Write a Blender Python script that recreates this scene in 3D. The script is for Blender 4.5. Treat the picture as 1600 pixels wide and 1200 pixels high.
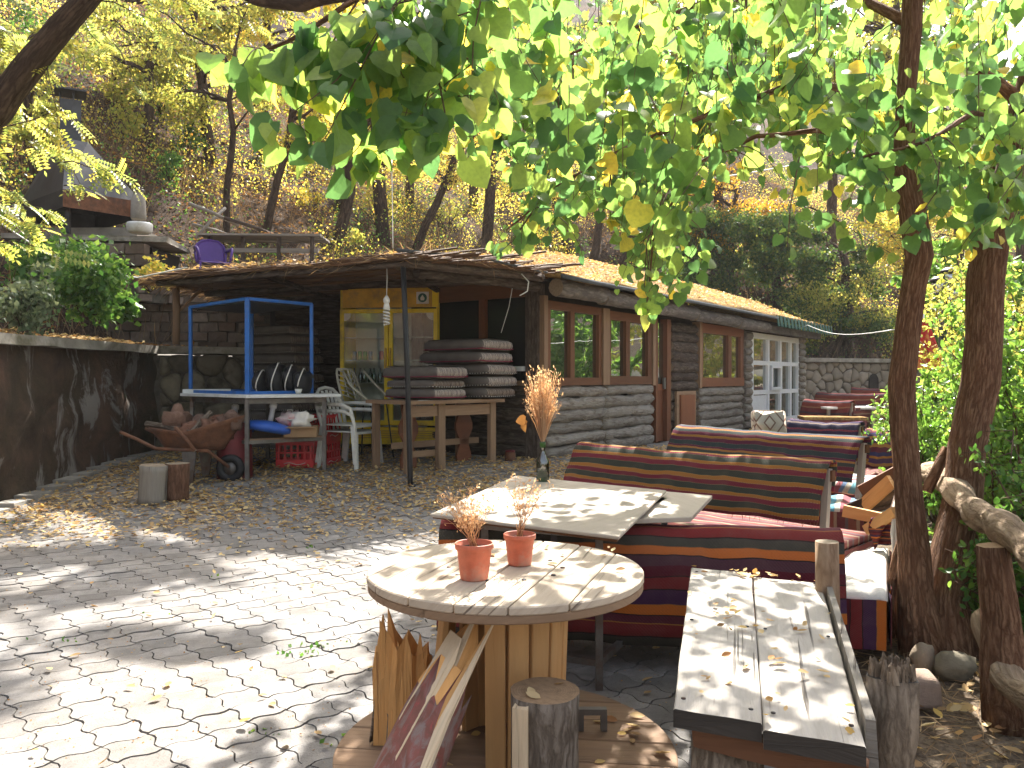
import bpy, math, random
import numpy as np
from mathutils import Vector, Matrix, noise as mnoise
for o in list(bpy.data.objects): bpy.data.objects.remove(o)
SC = bpy.context.scene
COL = SC.collection
R = random.Random(7)
NR = np.random.RandomState(7)
PI = math.pi
# ------------------------------------------------------------ camera, sky, sun
F = 1250.0; PITCH = math.atan(10/1250.0); CZ = 1.3
cam = bpy.data.cameras.new('camera'); co = bpy.data.objects.new('camera', cam); COL.objects.link(co)
cam.sensor_width = 36; cam.lens = 36*F/1600; cam.clip_end = 1000; cam.clip_start = 0.05
co.location = (0, 0, CZ); co.rotation_euler = (PI/2-PITCH, 0, 0); SC.camera = co
SUN = Vector((0.15, 0.68, 0.76)).normalized()
w = bpy.data.worlds.new("World"); SC.world = w; w.use_nodes = True
nt = w.node_tree; nt.nodes.clear()
sky = nt.nodes.new('ShaderNodeTexSky'); sky.sky_type = 'NISHITA'; sky.sun_disc = False
sky.sun_elevation = math.asin(SUN.z); sky.sun_rotation = math.atan2(SUN.x, SUN.y)
sky.air_density = 1.0; sky.dust_density = 5.0; sky.ozone_density = 0.3
bg = nt.nodes.new('ShaderNodeBackground'); bg.inputs[1].default_value = 0.105
wo = nt.nodes.new('ShaderNodeOutputWorld')
hs = nt.nodes.new('ShaderNodeHueSaturation'); hs.inputs['Saturation'].default_value = .6; nt.links.new(sky.outputs[0], hs.inputs['Color']); nt.links.new(hs.outputs[0], bg.inputs[0]); nt.links.new(bg.outputs[0], wo.inputs[0])
sl = bpy.data.lights.new('sun', 'SUN'); sl.energy = 5.0; sl.angle = math.radians(0.55); sl.color = (1, .95, .87)
so = bpy.data.objects.new('sun', sl); COL.objects.link(so); so.rotation_euler = (-SUN).to_track_quat('-Z', 'Y').to_euler()
so.location = SUN*60
vs = SC.view_settings; vs.view_transform = 'Standard'; vs.look = 'None'; vs.gamma = 1; vs.use_curve_mapping = False
vs.exposure = 2.02
SC.render.engine = 'CYCLES'
try:
    SC.cycles.max_bounces = 8; SC.cycles.volume_bounces = 0; SC.cycles.transparent_max_bounces = 12
except Exception: pass

# ------------------------------------------------------------ geometry of the place
def sst(t):
    t = max(0.0, min(1.0, t)); return t*t*(3-2*t)
def gz(x, y): return .3*sst((y-5.5)/4.5)
FA = Vector((.35, 9.8)); FB = Vector((6.75, 18.75))
FU = (FB-FA).normalized(); FN = Vector((-FU.y, FU.x))      # FN points away from the camera, into the cabin
def hd(x, y):
    return max(-4.78-x, (x-FA.x)*FN.x+(y-FA.y)*FN.y-5.0, y-23.5)
def hill(x, y):
    d = hd(x, y)
    sl_ = .74 if x < 6 else max(.48, .74-(x-6)*.02)
    z = 1.74+sl_*max(0, d-1.3)
    if d > .5:
        k = min(1, (d-.5)/3)
        z += k*(mnoise.noise(Vector((x*.3, y*.3, 3)))*.8+mnoise.noise(Vector((x*.9, y*.9, 1)))*.3)
    return z
def terr(x, y): return hill(x, y) if hd(x, y) > 0 else gz(x, y)
def ray(px, py):
    x = (px-800)/F; v = -(py-600)/F
    d = Vector((x, math.cos(PITCH)+v*math.sin(PITCH), -math.sin(PITCH)+v*math.cos(PITCH)))
    return d/d.y
def P(px, py, Y):
    d = ray(px, py); return Vector((d.x*Y, Y, CZ+d.z*Y))
def G(px, py):
    d = ray(px, py); Y = .5
    while Y < 60:
        if CZ+d.z*Y < gz(d.x*Y, Y): break
        Y += .01
    return Vector((d.x*Y, Y, gz(d.x*Y, Y)))
def H(px, py):
    d = ray(px, py); Y = 6.0
    while Y < 90:
        x = d.x*Y
        if hd(x, Y) > 0 and CZ+d.z*Y < hill(x, Y): break
        Y += .05
    return Vector((d.x*Y, Y, hill(d.x*Y, Y)))

# ------------------------------------------------------------ object helpers
def props(o, label=None, cat=None, group=None, kind=None):
    if label: o['label'] = label
    if cat: o['category'] = cat
    if group: o['group'] = group
    if kind: o['kind'] = kind
    return o
def thing(name, label, cat, loc=(0, 0, 0), rz=0, group=None):
    o = bpy.data.objects.new(name, None); COL.objects.link(o); o.empty_display_size = .1
    o.location = loc; o.rotation_euler = (0, 0, rz)
    return props(o, label, cat, group)
def dup(o, parent=None, loc=None, rz=None, label=None):
    c = o.copy(); COL.objects.link(c); c.parent = parent
    if loc is not None: c.location = loc
    if rz is not None: c.rotation_euler = (0, 0, rz)
    if label: c['label'] = label
    for ch in list(o.children): dup(ch, c)
    return c
def inst(o, parent, mat=None):
    c = bpy.data.objects.new(o.name.split('.')[0], o.data); COL.objects.link(c); c.parent = parent
    if mat is not None: c.matrix_local = mat
    return c
def rot_to(d, up=Vector((0, 0, 1))):
    d = Vector(d).normalized()
    if abs(d.dot(up)) > .99: up = Vector((1, 0, 0))
    y = up.cross(d).normalized(); z = d.cross(y)
    return Matrix((d, y, z)).transposed()
class MB:
    def __init__(s): s.v = []; s.f = []; s.uv = []; s.m = []; s.sm = []
    def face(s, idx, uvs=None, m=0, sm=False):
        s.f.append(tuple(idx)); s.uv.append(uvs if uvs else [(0, 0)]*len(idx)); s.m.append(m); s.sm.append(sm)
    def hexa(s, p, m=0, jit=0, uo=None):
        # p: 4 bottom pts, 4 top pts (both counter-clockwise)
        b = len(s.v)
        p = [Vector(q) for q in p]
        if jit: p = [q+Vector((R.uniform(-jit, jit), R.uniform(-jit, jit), R.uniform(-jit, jit))) for q in p]
        s.v += [tuple(q) for q in p]
        L = [(p[1]-p[0]).length, (p[3]-p[0]).length, (p[4]-p[0]).length]
        ax = [(p[1]-p[0]), (p[3]-p[0]), (p[4]-p[0])]
        order = sorted(range(3), key=lambda i: -L[i]); g = order[0]; h = order[1]; k = order[2]
        au = ax[g].normalized(); ah = ax[h].normalized() if L[h] else Vector((1, 0, 0)); ak = ax[k].normalized() if L[k] else Vector((0, 1, 0))
        ou = R.uniform(0, 50) if uo is None else uo
        for q in ((3, 2, 1, 0), (4, 5, 6, 7), (0, 1, 5, 4), (1, 2, 6, 5), (2, 3, 7, 6), (3, 0, 4, 7)):
            n = (p[q[1]]-p[q[0]]).cross(p[q[2]]-p[q[1]])
            uvs = []
            end = abs(n.normalized().dot(au)) > .7 if n.length > 1e-12 else False
            for i in q:
                r = p[i]-p[0]
                uvs.append(((r.dot(ak) if end else r.dot(au))+ou, r.dot(ah)+(0 if end else r.dot(ak)*1.0)+ou*.37))
            s.face([b+i for i in q], uvs, m)
    def box(s, c, size, rot=None, m=0, jit=0, uo=None):
        c = Vector(c); h = Vector(size)/2
        rot = rot if rot is not None else Matrix.Identity(3)
        if isinstance(rot, (int, float)): rot = Matrix.Rotation(rot, 3, 'Z')
        s.hexa([c+rot@Vector((x*h.x, y*h.y, z*h.z)) for z in (-1, 1) for x, y in ((-1, -1), (1, -1), (1, 1), (-1, 1))], m, jit, uo)
    def beam(s, a, b, w_, h_, m=0, up=Vector((0, 0, 1)), jit=0):
        a = Vector(a); b = Vector(b); rt = rot_to(b-a, up)
        s.box((a+b)/2, ((b-a).length, w_, h_), rt, m, jit)
    def tube(s, pts, rad, n=8, m=0, cap=None, jit=0, seed=0, sm=True):
        pts = [Vector(q) for q in pts]
        if isinstance(rad, (int, float)): rad = [rad]*len(pts)
        b = len(s.v); k = len(pts); T = []
        for i in range(k):
            t = (pts[min(i+1, k-1)]-pts[max(i-1, 0)]); T.append(t.normalized() if t.length else Vector((0, 0, 1)))
        a = Vector((1, 0, 0)) if abs(T[0].x) < .8 else Vector((0, 1, 0))
        X = (a-T[0]*a.dot(T[0])).normalized(); L = 0; us = []
        for i in range(k):
            if i:
                X = (X-T[i]*X.dot(T[i])).normalized(); L += (pts[i]-pts[i-1]).length
            us.append(L); Y = T[i].cross(X)
            for j in range(n):
                th = 2*PI*j/n; r = rad[i]
                if jit:
                    r *= 1+jit*mnoise.noise(Vector((math.cos(th)*1.7+seed*3.1, math.sin(th)*1.7+seed, L*7/(1+rad[i]*8)+seed*7)))
                s.v.append(tuple(pts[i]+X*(math.cos(th)*r)+Y*(math.sin(th)*r)))
        ou = R.uniform(0, 60); c0 = 2*PI*max(rad)
        for i in range(k-1):
            for j in range(n):
                j2 = (j+1) % n
                s.face((b+i*n+j, b+i*n+j2, b+(i+1)*n+j2, b+(i+1)*n+j),
                       [(us[i]+ou, c0*j/n+ou), (us[i]+ou, c0*(j+1)/n+ou), (us[i+1]+ou, c0*(j+1)/n+ou), (us[i+1]+ou, c0*j/n+ou)], m, sm)
        cm = m if cap is None else cap
        uvc = [(rad[0]*math.cos(2*PI*j/n), rad[0]*math.sin(2*PI*j/n)) for j in range(n)]
        s.face([b+j for j in range(n)][::-1], uvc[::-1], cm); s.face([b+(k-1)*n+j for j in range(n)], uvc, cm)
    def lathe(s, c, prof, n=24, m=0, rot=None, sm=True, sx=1, sy=1):
        c = Vector(c); b = len(s.v); k = len(prof)
        for r, z in prof:
            for j in range(n):
                th = 2*PI*j/n; q = Vector((r*math.cos(th)*sx, r*math.sin(th)*sy, z))
                if rot is not None: q = rot@q
                s.v.append(tuple(c+q))
        for i in range(k-1):
            for j in range(n):
                j2 = (j+1) % n
                s.face((b+i*n+j, b+i*n+j2, b+(i+1)*n+j2, b+(i+1)*n+j),
                       [(j/n, i/k), ((j+1)/n, i/k), ((j+1)/n, (i+1)/k), (j/n, (i+1)/k)], m, sm)
        if prof[0][0] > 1e-5: s.face([b+j for j in range(n)][::-1], None, m)
        if prof[-1][0] > 1e-5: s.face([b+(k-1)*n+j for j in range(n)], None, m)
    def prism(s, pts, z0, z1, m=0, top=None):
        # pts: xy polygon ccw ; z0,z1 scalars or functions
        b = len(s.v); n = len(pts)
        f0 = z0 if callable(z0) else (lambda x, y: z0); f1 = z1 if callable(z1) else (lambda x, y: z1)
        for x, y in pts: s.v.append((x, y, f0(x, y)))
        for x, y in pts: s.v.append((x, y, f1(x, y)))
        ou = R.uniform(0, 9)
        s.face([b+i for i in range(n)][::-1], [(pts[i][0]+ou, pts[i][1]) for i in range(n)][::-1], m)
        s.face([b+n+i for i in range(n)], [(pts[i][0]+ou, pts[i][1]) for i in range(n)], m if top is None else top)
        for i in range(n):
            j = (i+1) % n
            s.face((b+i, b+j, b+n+j, b+n+i), [(i*.1, 0), (i*.1+.1, 0), (i*.1+.1, .05), (i*.1, .05)], m)
    def blob(s, c, size, m=0, rough=.25, seed=0, n=10, rings=7, rot=None, flat=1.0):
        c = Vector(c); b = len(s.v)
        for i in range(rings+1):
            ph = PI*i/rings
            for j in range(n):
                th = 2*PI*j/n
                d = Vector((math.sin(ph)*math.cos(th), math.sin(ph)*math.sin(th), math.cos(ph)))
                r = 1+rough*mnoise.noise(d*1.6+Vector((seed*5.3, seed*1.7, 0)))+rough*.4*mnoise.noise(d*4+Vector((seed, 0, seed)))
                q = Vector((d.x*size[0]*r, d.y*size[1]*r, d.z*size[2]*r))
                if rot is not None: q = rot@q
                s.v.append(tuple(c+q))
        for i in range(rings):
            for j in range(n):
                j2 = (j+1) % n
                s.face((b+i*n+j, b+(i+1)*n+j, b+(i+1)*n+j2, b+i*n+j2), [(i*.1, j*.1)]*4, m, True)
    def grid(s, fn, nu, nv, m=0, sm=True, uvf=None, back=None):
        b = len(s.v)
        for i in range(nu+1):
            for j in range(nv+1): s.v.append(tuple(fn(i/nu, j/nv)))
        for i in range(nu):
            for j in range(nv):
                q = [(i, j), (i+1, j), (i+1, j+1), (i, j+1)]
                s.face([b+a*(nv+1)+c for a, c in q], [(uvf(a/nu, c/nv) if uvf else (a/nu, c/nv)) for a, c in q], m, sm)
    def build(s, name, mats, parent=None, kind=None, label=None, solid=None):
        me = bpy.data.meshes.new(name); me.from_pydata(s.v, [], s.f)
        if not isinstance(mats, (list, tuple)): mats = [mats]
        for q in mats: me.materials.append(q)
        me.polygons.foreach_set('material_index', s.m); me.polygons.foreach_set('use_smooth', s.sm)
        ul = me.uv_layers.new(name='UVMap'); flat = [c for f in s.uv for q in f for c in q]
        ul.data.foreach_set('uv', flat); me.update()
        o = bpy.data.objects.new(name, me); COL.objects.link(o); o.parent = parent
        if kind: o['kind'] = kind
        if label: o['label'] = label
        if solid:
            md = o.modifiers.new('solid', 'SOLIDIFY'); md.thickness = solid; md.offset = 0
        return o
def bevel(o, w_=.004, seg=1):
    md = o.modifiers.new('bevel', 'BEVEL'); md.width = w_; md.segments = seg; md.limit_method = 'ANGLE'; md.angle_limit = .6
    return o

# ------------------------------------------------------------ materials
class NT:
    def __init__(s, name):
        s.m = bpy.data.materials.new(name); s.m.use_nodes = True; s.t = s.m.node_tree; s.t.nodes.clear()
        s.out = s.t.nodes.new('ShaderNodeOutputMaterial')
    def node(s, typ, **kw):
        n = s.t.nodes.new(typ)
        for k, v in kw.items(): setattr(n, k, v)
        return n
    def put(s, sock, val):
        if isinstance(val, bpy.types.NodeSocket): s.t.links.new(val, sock)
        elif isinstance(val, (tuple, list)) and len(val) == 3 and sock.type == 'RGBA': sock.default_value = (*val, 1)
        else: sock.default_value = val
    def coord(s, kind='UV', scale=(1, 1, 1), loc=(0, 0, 0)):
        if kind == 'Pos': c = s.node('ShaderNodeNewGeometry').outputs['Position']
        else: c = s.node('ShaderNodeTexCoord').outputs[kind]
        mp = s.node('ShaderNodeMapping'); s.put(mp.inputs[0], c)
        mp.inputs['Scale'].default_value = scale; mp.inputs['Location'].default_value = loc
        return mp.outputs[0]
    def noise(s, vec, scale=5, detail=4, rough=.55, dist=0):
        n = s.node('ShaderNodeTexNoise'); s.put(n.inputs['Vector'], vec)
        n.inputs['Scale'].default_value = scale; n.inputs['Detail'].default_value = detail
        n.inputs['Roughness'].default_value = rough; n.inputs['Distortion'].default_value = dist
        return n.outputs['Fac']
    def vor(s, vec, scale=5, feature='F1', out='Distance', rnd=1):
        n = s.node('ShaderNodeTexVoronoi', feature=feature); s.put(n.inputs['Vector'], vec)
        n.inputs['Scale'].default_value = scale; n.inputs['Randomness'].default_value = rnd
        return n.outputs[out]
    def ramp(s, fac, stops, interp='LINEAR'):
        n = s.node('ShaderNodeValToRGB'); s.put(n.inputs[0], fac); cr = n.color_ramp; cr.interpolation = interp
        while len(cr.elements) < len(stops): cr.elements.new(.5)
        for e, (p, c) in zip(cr.elements, stops):
            e.position = p; e.color = (*c, 1) if isinstance(c, (tuple, list)) else (c, c, c, 1)
        return n.outputs[0]
    def mix(s, fac, a, b, bl='MIX'):
        n = s.node('ShaderNodeMix', data_type='RGBA', blend_type=bl)
        s.put(n.inputs[0], fac); s.put(n.inputs[6], a); s.put(n.inputs[7], b); return n.outputs[2]
    def math(s, op, a, b=0.0, c=0.0):
        n = s.node('ShaderNodeMath', operation=op); s.put(n.inputs[0], a); s.put(n.inputs[1], b); s.put(n.inputs[2], c); return n.outputs[0]
    def rnd(s):
        o = s.node('ShaderNodeObjectInfo').outputs['Random']; g = s.node('ShaderNodeNewGeometry').outputs['Random Per Island']
        return s.math('FRACT', s.math('ADD', o, g))
    def vary(s, col, amt=.25):
        f = s.math('MULTIPLY_ADD', s.rnd(), 2*amt, 1-amt)
        return s.mix(1.0, col, s.comb(f), 'MULTIPLY')
    def comb(s, f):
        n = s.node('ShaderNodeCombineColor'); [s.put(n.inputs[i], f) for i in range(3)]; return n.outputs[0]
    def bump(s, h, st=.5, d=.01, nrm=None):
        n = s.node('ShaderNodeBump'); s.put(n.inputs['Height'], h); n.inputs['Strength'].default_value = st
        n.inputs['Distance'].default_value = d
        if nrm is not None: s.put(n.inputs['Normal'], nrm)
        return n.outputs[0]
    def princ(s, col, rough=.7, nrm=None, metal=0, spec=.4, **kw):
        n = s.node('ShaderNodeBsdfPrincipled'); s.put(n.inputs['Base Color'], col); s.put(n.inputs['Roughness'], rough)
        s.put(n.inputs['Metallic'], metal); s.put(n.inputs['Specular IOR Level'], spec)
        if nrm is not None: s.put(n.inputs['Normal'], nrm)
        for k, v in kw.items(): s.put(n.inputs[k], v)
        return n.outputs[0]
    def done(s, sh): s.t.links.new(sh, s.out.inputs[0]); return s.m
def mx(c, k): return tuple(min(1, v*k) for v in c)
def m_plain(name, col, rough=.6, var=.15, metal=0, sc=8, bump=.1, dirt=None, kind='Object', spec=.4):
    n = NT(name); v = n.coord(kind); f = n.noise(v, sc, 5, .6)
    c = n.ramp(f, [(.3, mx(col, 1-var)), (.7, mx(col, 1+var))])
    if dirt:
        g = n.noise(v, sc*.4, 6, .7); c = n.mix(n.ramp(g, [(.5, 0.0), (.68, 1.0)]), c, dirt)
    return n.done(n.princ(c, rough, n.bump(n.noise(v, sc*6, 3), bump, .01), metal, spec))
def m_wood(name, c1, c2, dark=(.05, .03, .02), sc=1, rough=.75, bump=.4, cracks=.5, var=.2, spec=.25):
    n = NT(name); v = n.coord('UV', (1.6*sc, 22*sc, 1)); f = n.noise(v, 2.2, 6, .6, .6)
    v2 = n.coord('UV', (.8*sc, 5*sc, 1)); g = n.noise(v2, 2, 4, .6, 1.2)
    c = n.mix(f, c1, c2); c = n.mix(n.ramp(g, [(.45, 0.0), (.75, .6)]), c, mx(c1, .55))
    v3 = n.coord('UV', (1.1*sc, 40*sc, 1)); h = n.noise(v3, 1.4, 3, .5, .3)
    cr = n.ramp(h, [(.30, 1.0), (.36, 0.0)]); cm = n.math('MULTIPLY', cr, cracks)
    c = n.mix(cm, c, dark); c = n.vary(c, var)
    hh = n.math('SUBTRACT', f, n.math('MULTIPLY', cr, .8))
    return n.done(n.princ(c, rough, n.bump(hh, bump, .006), 0, spec))
def m_bark(name, c1, c2, sc=1, bump=1.0, grey=None, d=.02, var=.2):
    n = NT(name); v = n.coord('UV', (4*sc, 14*sc, 1)); f = n.noise(v, 1.6, 7, .65, .8)
    dv = n.node('ShaderNodeTexNoise'); n.put(dv.inputs['Vector'], n.coord('UV', (9*sc, 16*sc, 1))); dv.inputs['Scale'].default_value = 1.3; dv.inputs['Detail'].default_value = 5
    ad = n.node('ShaderNodeVectorMath', operation='MULTIPLY_ADD'); n.put(ad.inputs[0], dv.outputs['Color']); ad.inputs[1].default_value = (1.6, 1.6, 0); n.put(ad.inputs[2], n.coord('UV', (5*sc, 26*sc, 1)))
    fo = n.vor(ad.outputs[0], 1.0, 'DISTANCE_TO_EDGE')
    fr = n.ramp(fo, [(0, 0.0), (.3, 1.0)])
    h = n.math('ADD', n.math('MULTIPLY', f, 1.0), n.math('MULTIPLY', fr, .3))
    c = n.ramp(h, [(.3, mx(c1, .5)), (.55, c1), (.9, c2)])
    if grey:
        g = n.noise(n.coord('UV', (2*sc, 4*sc, 1)), 1.7, 5, .7, 1); c = n.mix(n.ramp(g, [(.42, 0.0), (.6, 1.0)]), c, grey)
    c = n.vary(c, var)
    return n.done(n.princ(c, .9, n.bump(h, bump, d), 0, .15))
def m_rings(name, c1, c2):
    n = NT(name); v = n.coord('UV'); l = n.node('ShaderNodeVectorMath', operation='LENGTH'); n.put(l.inputs[0], v)
    ns = n.noise(v, 20, 4); r = n.math('SINE', n.math('ADD', n.math('MULTIPLY', l.outputs['Value'], 900), n.math('MULTIPLY', ns, 6)))
    c = n.mix(n.math('MULTIPLY_ADD', r, .25, .4), c1, c2)
    c = n.mix(n.ramp(n.noise(v, 40, 5, .7), [(.45, 0.0), (.7, .6)]), c, mx(c1, .5))
    return n.done(n.princ(c, .85, n.bump(r, .1, .003), 0, .2))
def m_leaf(name, stops, trans=.5, tcol=1.5, rough=.45, spec=.4, veins=False):
    n = NT(name); r = n.rnd(); c = n.ramp(r, stops, 'LINEAR')
    if veins:
        c = n.mix(n.ramp(n.noise(n.coord('Pos'), 60, 4), [(.4, 0.0), (.8, .35)]), c, mx(stops[0][1], .6))
    b = n.princ(c, rough, None, 0, spec)
    t = n.node('ShaderNodeBsdfTranslucent')
    n.put(t.inputs[0], n.mix(1.0, c, (tcol*1.2, tcol*1.05, tcol*.75), 'MULTIPLY'))
    m_ = n.node('ShaderNodeMixShader'); m_.inputs[0].default_value = trans
    n.put(m_.inputs[1], b); n.put(m_.inputs[2], t.outputs[0]); return n.done(m_.outputs[0])
def m_kilim(name, cols, rep=1.0, dots=None, wear=.25, along=0):
    # cols: list of (width, colour) stripes along uv.y in metres*rep
    n = NT(name); tc = n.coord('UV'); sx = n.node('ShaderNodeSeparateXYZ'); n.put(sx.inputs[0], tc)
    u, v = sx.outputs[along], sx.outputs[1-along]
    wob = n.math('MULTIPLY', n.math('SUBTRACT', n.noise(n.coord('UV', (3, 3, 1)), 2, 2), .5), .02)
    vv = n.math('ADD', v, wob)
    f = n.math('FRACT', n.math('MULTIPLY', vv, rep))
    tot = sum(c[0] for c in cols); p = 0; st = []
    for wd, c in cols: st.append((p/tot, c)); p += wd
    c = n.ramp(f, st[:32], 'CONSTANT')
    # woven speckle and small diamonds running along the stripes
    ch = n.math('MULTIPLY', n.math('SINE', n.math('MULTIPLY', u, 420)), n.math('SINE', n.math('MULTIPLY', v, 420)))
    sp = n.noise(n.coord('UV', (60, 170, 1)), 1.5, 3, .7)
    c = n.mix(n.ramp(sp, [(.5, 0.0), (.75, .55)]), c, (.16, .1, .07)) if wear > .3 else n.mix(n.ramp(sp, [(.5, 0.0), (.75, .3)]), c, (.06, .045, .04))
    if dots:
        st2 = []; p = 0
        for wd, cc in cols: st2 += [(p/tot, 1.0), (min(.999, p/tot+.008), 0.0)]; p += wd
        if len(st2) > 30: st2 = st2[:30]
        e = n.ramp(f, st2, 'CONSTANT'); d_ = n.math('GREATER_THAN', n.math('SINE', n.math('MULTIPLY', u, 380)), 0.1)
        c = n.mix(n.math('MULTIPLY', e, d_), c, dots)
    g = n.noise(n.coord('UV', (2, 2, 1)), 3, 5, .7)
    c = n.mix(n.ramp(g, [(.45, 0.0), (.8, wear)]), c, (.22, .17, .13))
    return n.done(n.princ(c, .95, n.bump(n.math('ADD', n.math('MULTIPLY', ch, .3), sp), .35, .004), 0, .1, **{'Sheen Weight': .0}))
def m_stone(name, cols, sc=6, var=.3, bump=.6, moss=None, rough=.9):
    n = NT(name); v = n.coord('Object'); r = n.rnd(); f = n.noise(v, sc, 6, .65, .4)
    c = n.ramp(r, [(i/max(1, len(cols)-1), q) for i, q in enumerate(cols)])
    c = n.mix(n.ramp(f, [(.3, 0.0), (.75, .75)]), c, mx(cols[0], .45))
    if moss: c = n.mix(n.ramp(n.noise(v, sc*.6, 5, .7), [(.5, 0.0), (.66, .8)]), c, moss)
    return n.done(n.princ(c, rough, n.bump(n.noise(v, sc*5, 5, .7), bump, .012), 0, .2))

T = {}
T['paver'] = None
def mk_paver():
    n = NT('paver_concrete'); v = n.coord('Pos'); f = n.noise(v, 9, 6, .7); s_ = n.noise(v, 140, 2, .6); b = n.noise(v, 1.1, 4, .6)
    c = n.ramp(f, [(.3, (.152, .144, .137)), (.7, (.255, .243, .232))])
    c = n.mix(n.ramp(s_, [(.58, 0.0), (.68, .7)]), c, (.09, .08, .075)); c = n.mix(n.ramp(b, [(.4, 0.0), (.7, .5)]), c, (.22, .185, .15))
    c = n.mix(n.ramp(n.noise(v, 4, 6, .75, .5), [(.52, 0.0), (.66, .65)]), c, (.13, .12, .105)); c = n.vary(c, .24)
    return n.done(n.princ(c, .85, n.bump(n.math('ADD', f, n.math('MULTIPLY', s_, .6)), .5, .006), 0, .25))
T['paver'] = mk_paver()
T['oldpost'] = m_bark('old_post_wood', (.16, .12, .085), (.30, .235, .17), sc=1.6, bump=1, d=.012, var=.08)
T['joint'] = m_plain('paving_bedding', (.10, .088, .07), .95, .4, sc=14, bump=.6, kind='Pos')
def mk_soil():
    n = NT('soil'); v = n.coord('Pos'); f = n.noise(v, 3, 8, .7); g = n.noise(v, 40, 5, .7)
    c = n.ramp(f, [(.3, (.10, .075, .055)), (.55, (.20, .155, .11)), (.75, (.30, .24, .17))]); c = n.mix(n.ramp(g, [(.35, .8), (.55, 0.0)]), c, (.05, .035, .025))
    return n.done(n.princ(c, .95, n.bump(n.math('ADD', f, g), .9, .03), 0, .1))
T['soil'] = mk_soil()
def mk_hill():
    n = NT('hillside_earth'); v = n.coord('Pos'); f = n.noise(v, .8, 8, .7, .5); g = n.noise(v, 9, 6, .75); o = n.noise(v, .35, 5, .7)
    c = n.ramp(f, [(.3, (.045, .032, .026)), (.5, (.10, .072, .056)), (.7, (.17, .13, .105))])
    c = n.mix(n.ramp(o, [(.5, 0.0), (.68, .8)]), c, (.20, .12, .06)); c = n.mix(n.ramp(g, [(.35, .9), (.6, 0.0)]), c, (.035, .022, .015))
    return n.done(n.princ(c, .95, n.bump(n.math('ADD', f, g), 1, .12), 0, .05))
T['hill'] = mk_hill()
T['greywood'] = m_wood('weathered_grey_wood', (.30, .27, .23), (.17, .15, .125), sc=1, cracks=.8, bump=.9, var=.1)
T['drumtop'] = m_wood('drum_top_wood', (.54, .45, .35), (.33, .26, .19), sc=1, cracks=.7, bump=.8, var=.08)
T['whitewood'] = m_wood('bleached_wood', (.46, .41, .35), (.27, .23, .185), sc=.7, cracks=.65, bump=.6, var=.08)
T['brownwood'] = m_wood('brown_stained_wood', (.17, .075, .035), (.09, .04, .02), sc=1, cracks=.4)
T['redwood'] = m_wood('reddish_varnished_wood', (.21, .075, .032), (.12, .04, .018), sc=1, cracks=.3, rough=.5, spec=.4)
T['pine'] = m_wood('pine_staves', (.62, .36, .15), (.48, .25, .09), dark=(.2, .09, .03), sc=.8, cracks=.35, bump=.2, var=.12)
T['freshwood'] = m_wood('fresh_split_wood', (.72, .40, .15), (.52, .24, .07), dark=(.24, .09, .03), sc=2, cracks=.6, bump=.9, var=.12)
T['tablewood'] = m_wood('table_wood', (.30, .20, .125), (.20, .12, .07), sc=1, cracks=.5, var=.15)
T['greybark'] = m_bark('grey_log_bark', (.17, .145, .12), (.30, .275, .24), sc=.7, bump=1.0, d=.03, grey=(.24, .225, .20), var=.18)
T['darklog'] = m_bark('dark_log_bark', (.07, .052, .042), (.13, .105, .085), sc=.7, bump=1, d=.03)
T['eavelog'] = m_bark('eave_log_bark', (.115, .10, .088), (.20, .18, .16), sc=.6, bump=.9, d=.02, grey=(.09, .08, .075))
T['trunk'] = m_bark('tree_bark', (.17, .085, .048), (.34, .20, .12), sc=1.5, bump=1, d=.035, var=.05)
T['stumpbark'] = m_bark('stump_bark', (.13, .10, .075), (.27, .22, .175), sc=1.5, bump=1, d=.02, var=.05)
T['hillbark'] = m_bark('hill_tree_bark', (.06, .04, .028), (.13, .09, .065), sc=.7, bump=.8, d=.03)
T['fencebark'] = m_bark('pale_fence_log', (.26, .185, .12), (.42, .32, .22), sc=.7, bump=1, d=.03, var=.08)
T['rings'] = m_rings('cut_wood_rings', (.24, .15, .085), (.34, .23, .13))
T['greyrings'] = m_rings('old_cut_wood', (.22, .17, .12), (.30, .24, .17))
T['redpaint'] = None
def mk_red():
    n = NT('peeling_red_bark'); v = n.coord('UV'); f = n.noise(v, 9, 6, .7, .8); g = n.noise(n.coord('UV', (2, 5, 1)), 4, 5, .7, 1)
    c = n.ramp(f, [(.35, (.13, .055, .035)), (.6, (.24, .075, .06))]); c = n.mix(n.ramp(g, [(.48, 0.0), (.6, .9)]), c, (.20, .15, .13)); c = n.mix(n.ramp(g, [(.3, .8), (.4, 0.0)]), c, (.42, .05, .06))
    return n.done(n.princ(c, .6, n.bump(f, .6, .01), 0, .3))
T['redpaint'] = mk_red()
T['iron'] = m_plain('dark_iron', (.045, .045, .05), .5, .3, .6, dirt=(.10, .05, .03))
T['steel'] = m_plain('old_steel', (.16, .15, .14), .5, .3, .7, dirt=(.13, .07, .04))
T['blackmetal'] = m_plain('black_painted_metal', (.02, .02, .022), .4, .2, .2)
T['rust'] = m_plain('rusty_sheet', (.17, .075, .04), .8, .4, .3, sc=12, bump=.5, dirt=(.11, .06, .045))
T['hood'] = m_plain('sooty_sheet_metal', (.06, .062, .066), .45, .35, .5, sc=3, dirt=(.045, .04, .04))
T['blue'] = m_plain('blue_paint', (.015, .12, .42), .4, .2, dirt=(.05, .08, .15), sc=6)
T['bluepl'] = m_plain('blue_plastic', (.02, .09, .40), .45, .2)
T['darkred'] = m_plain('dark_red_paint', (.13, .012, .016), .5, .25, dirt=(.06, .02, .02))
T['redpl'] = m_plain('red_plastic', (.55, .02, .025), .35, .1)
T['yellow'] = m_plain('yellow_paint', (.85, .62, .02), .35, .1, dirt=(.4, .27, .05), sc=5)
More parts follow.
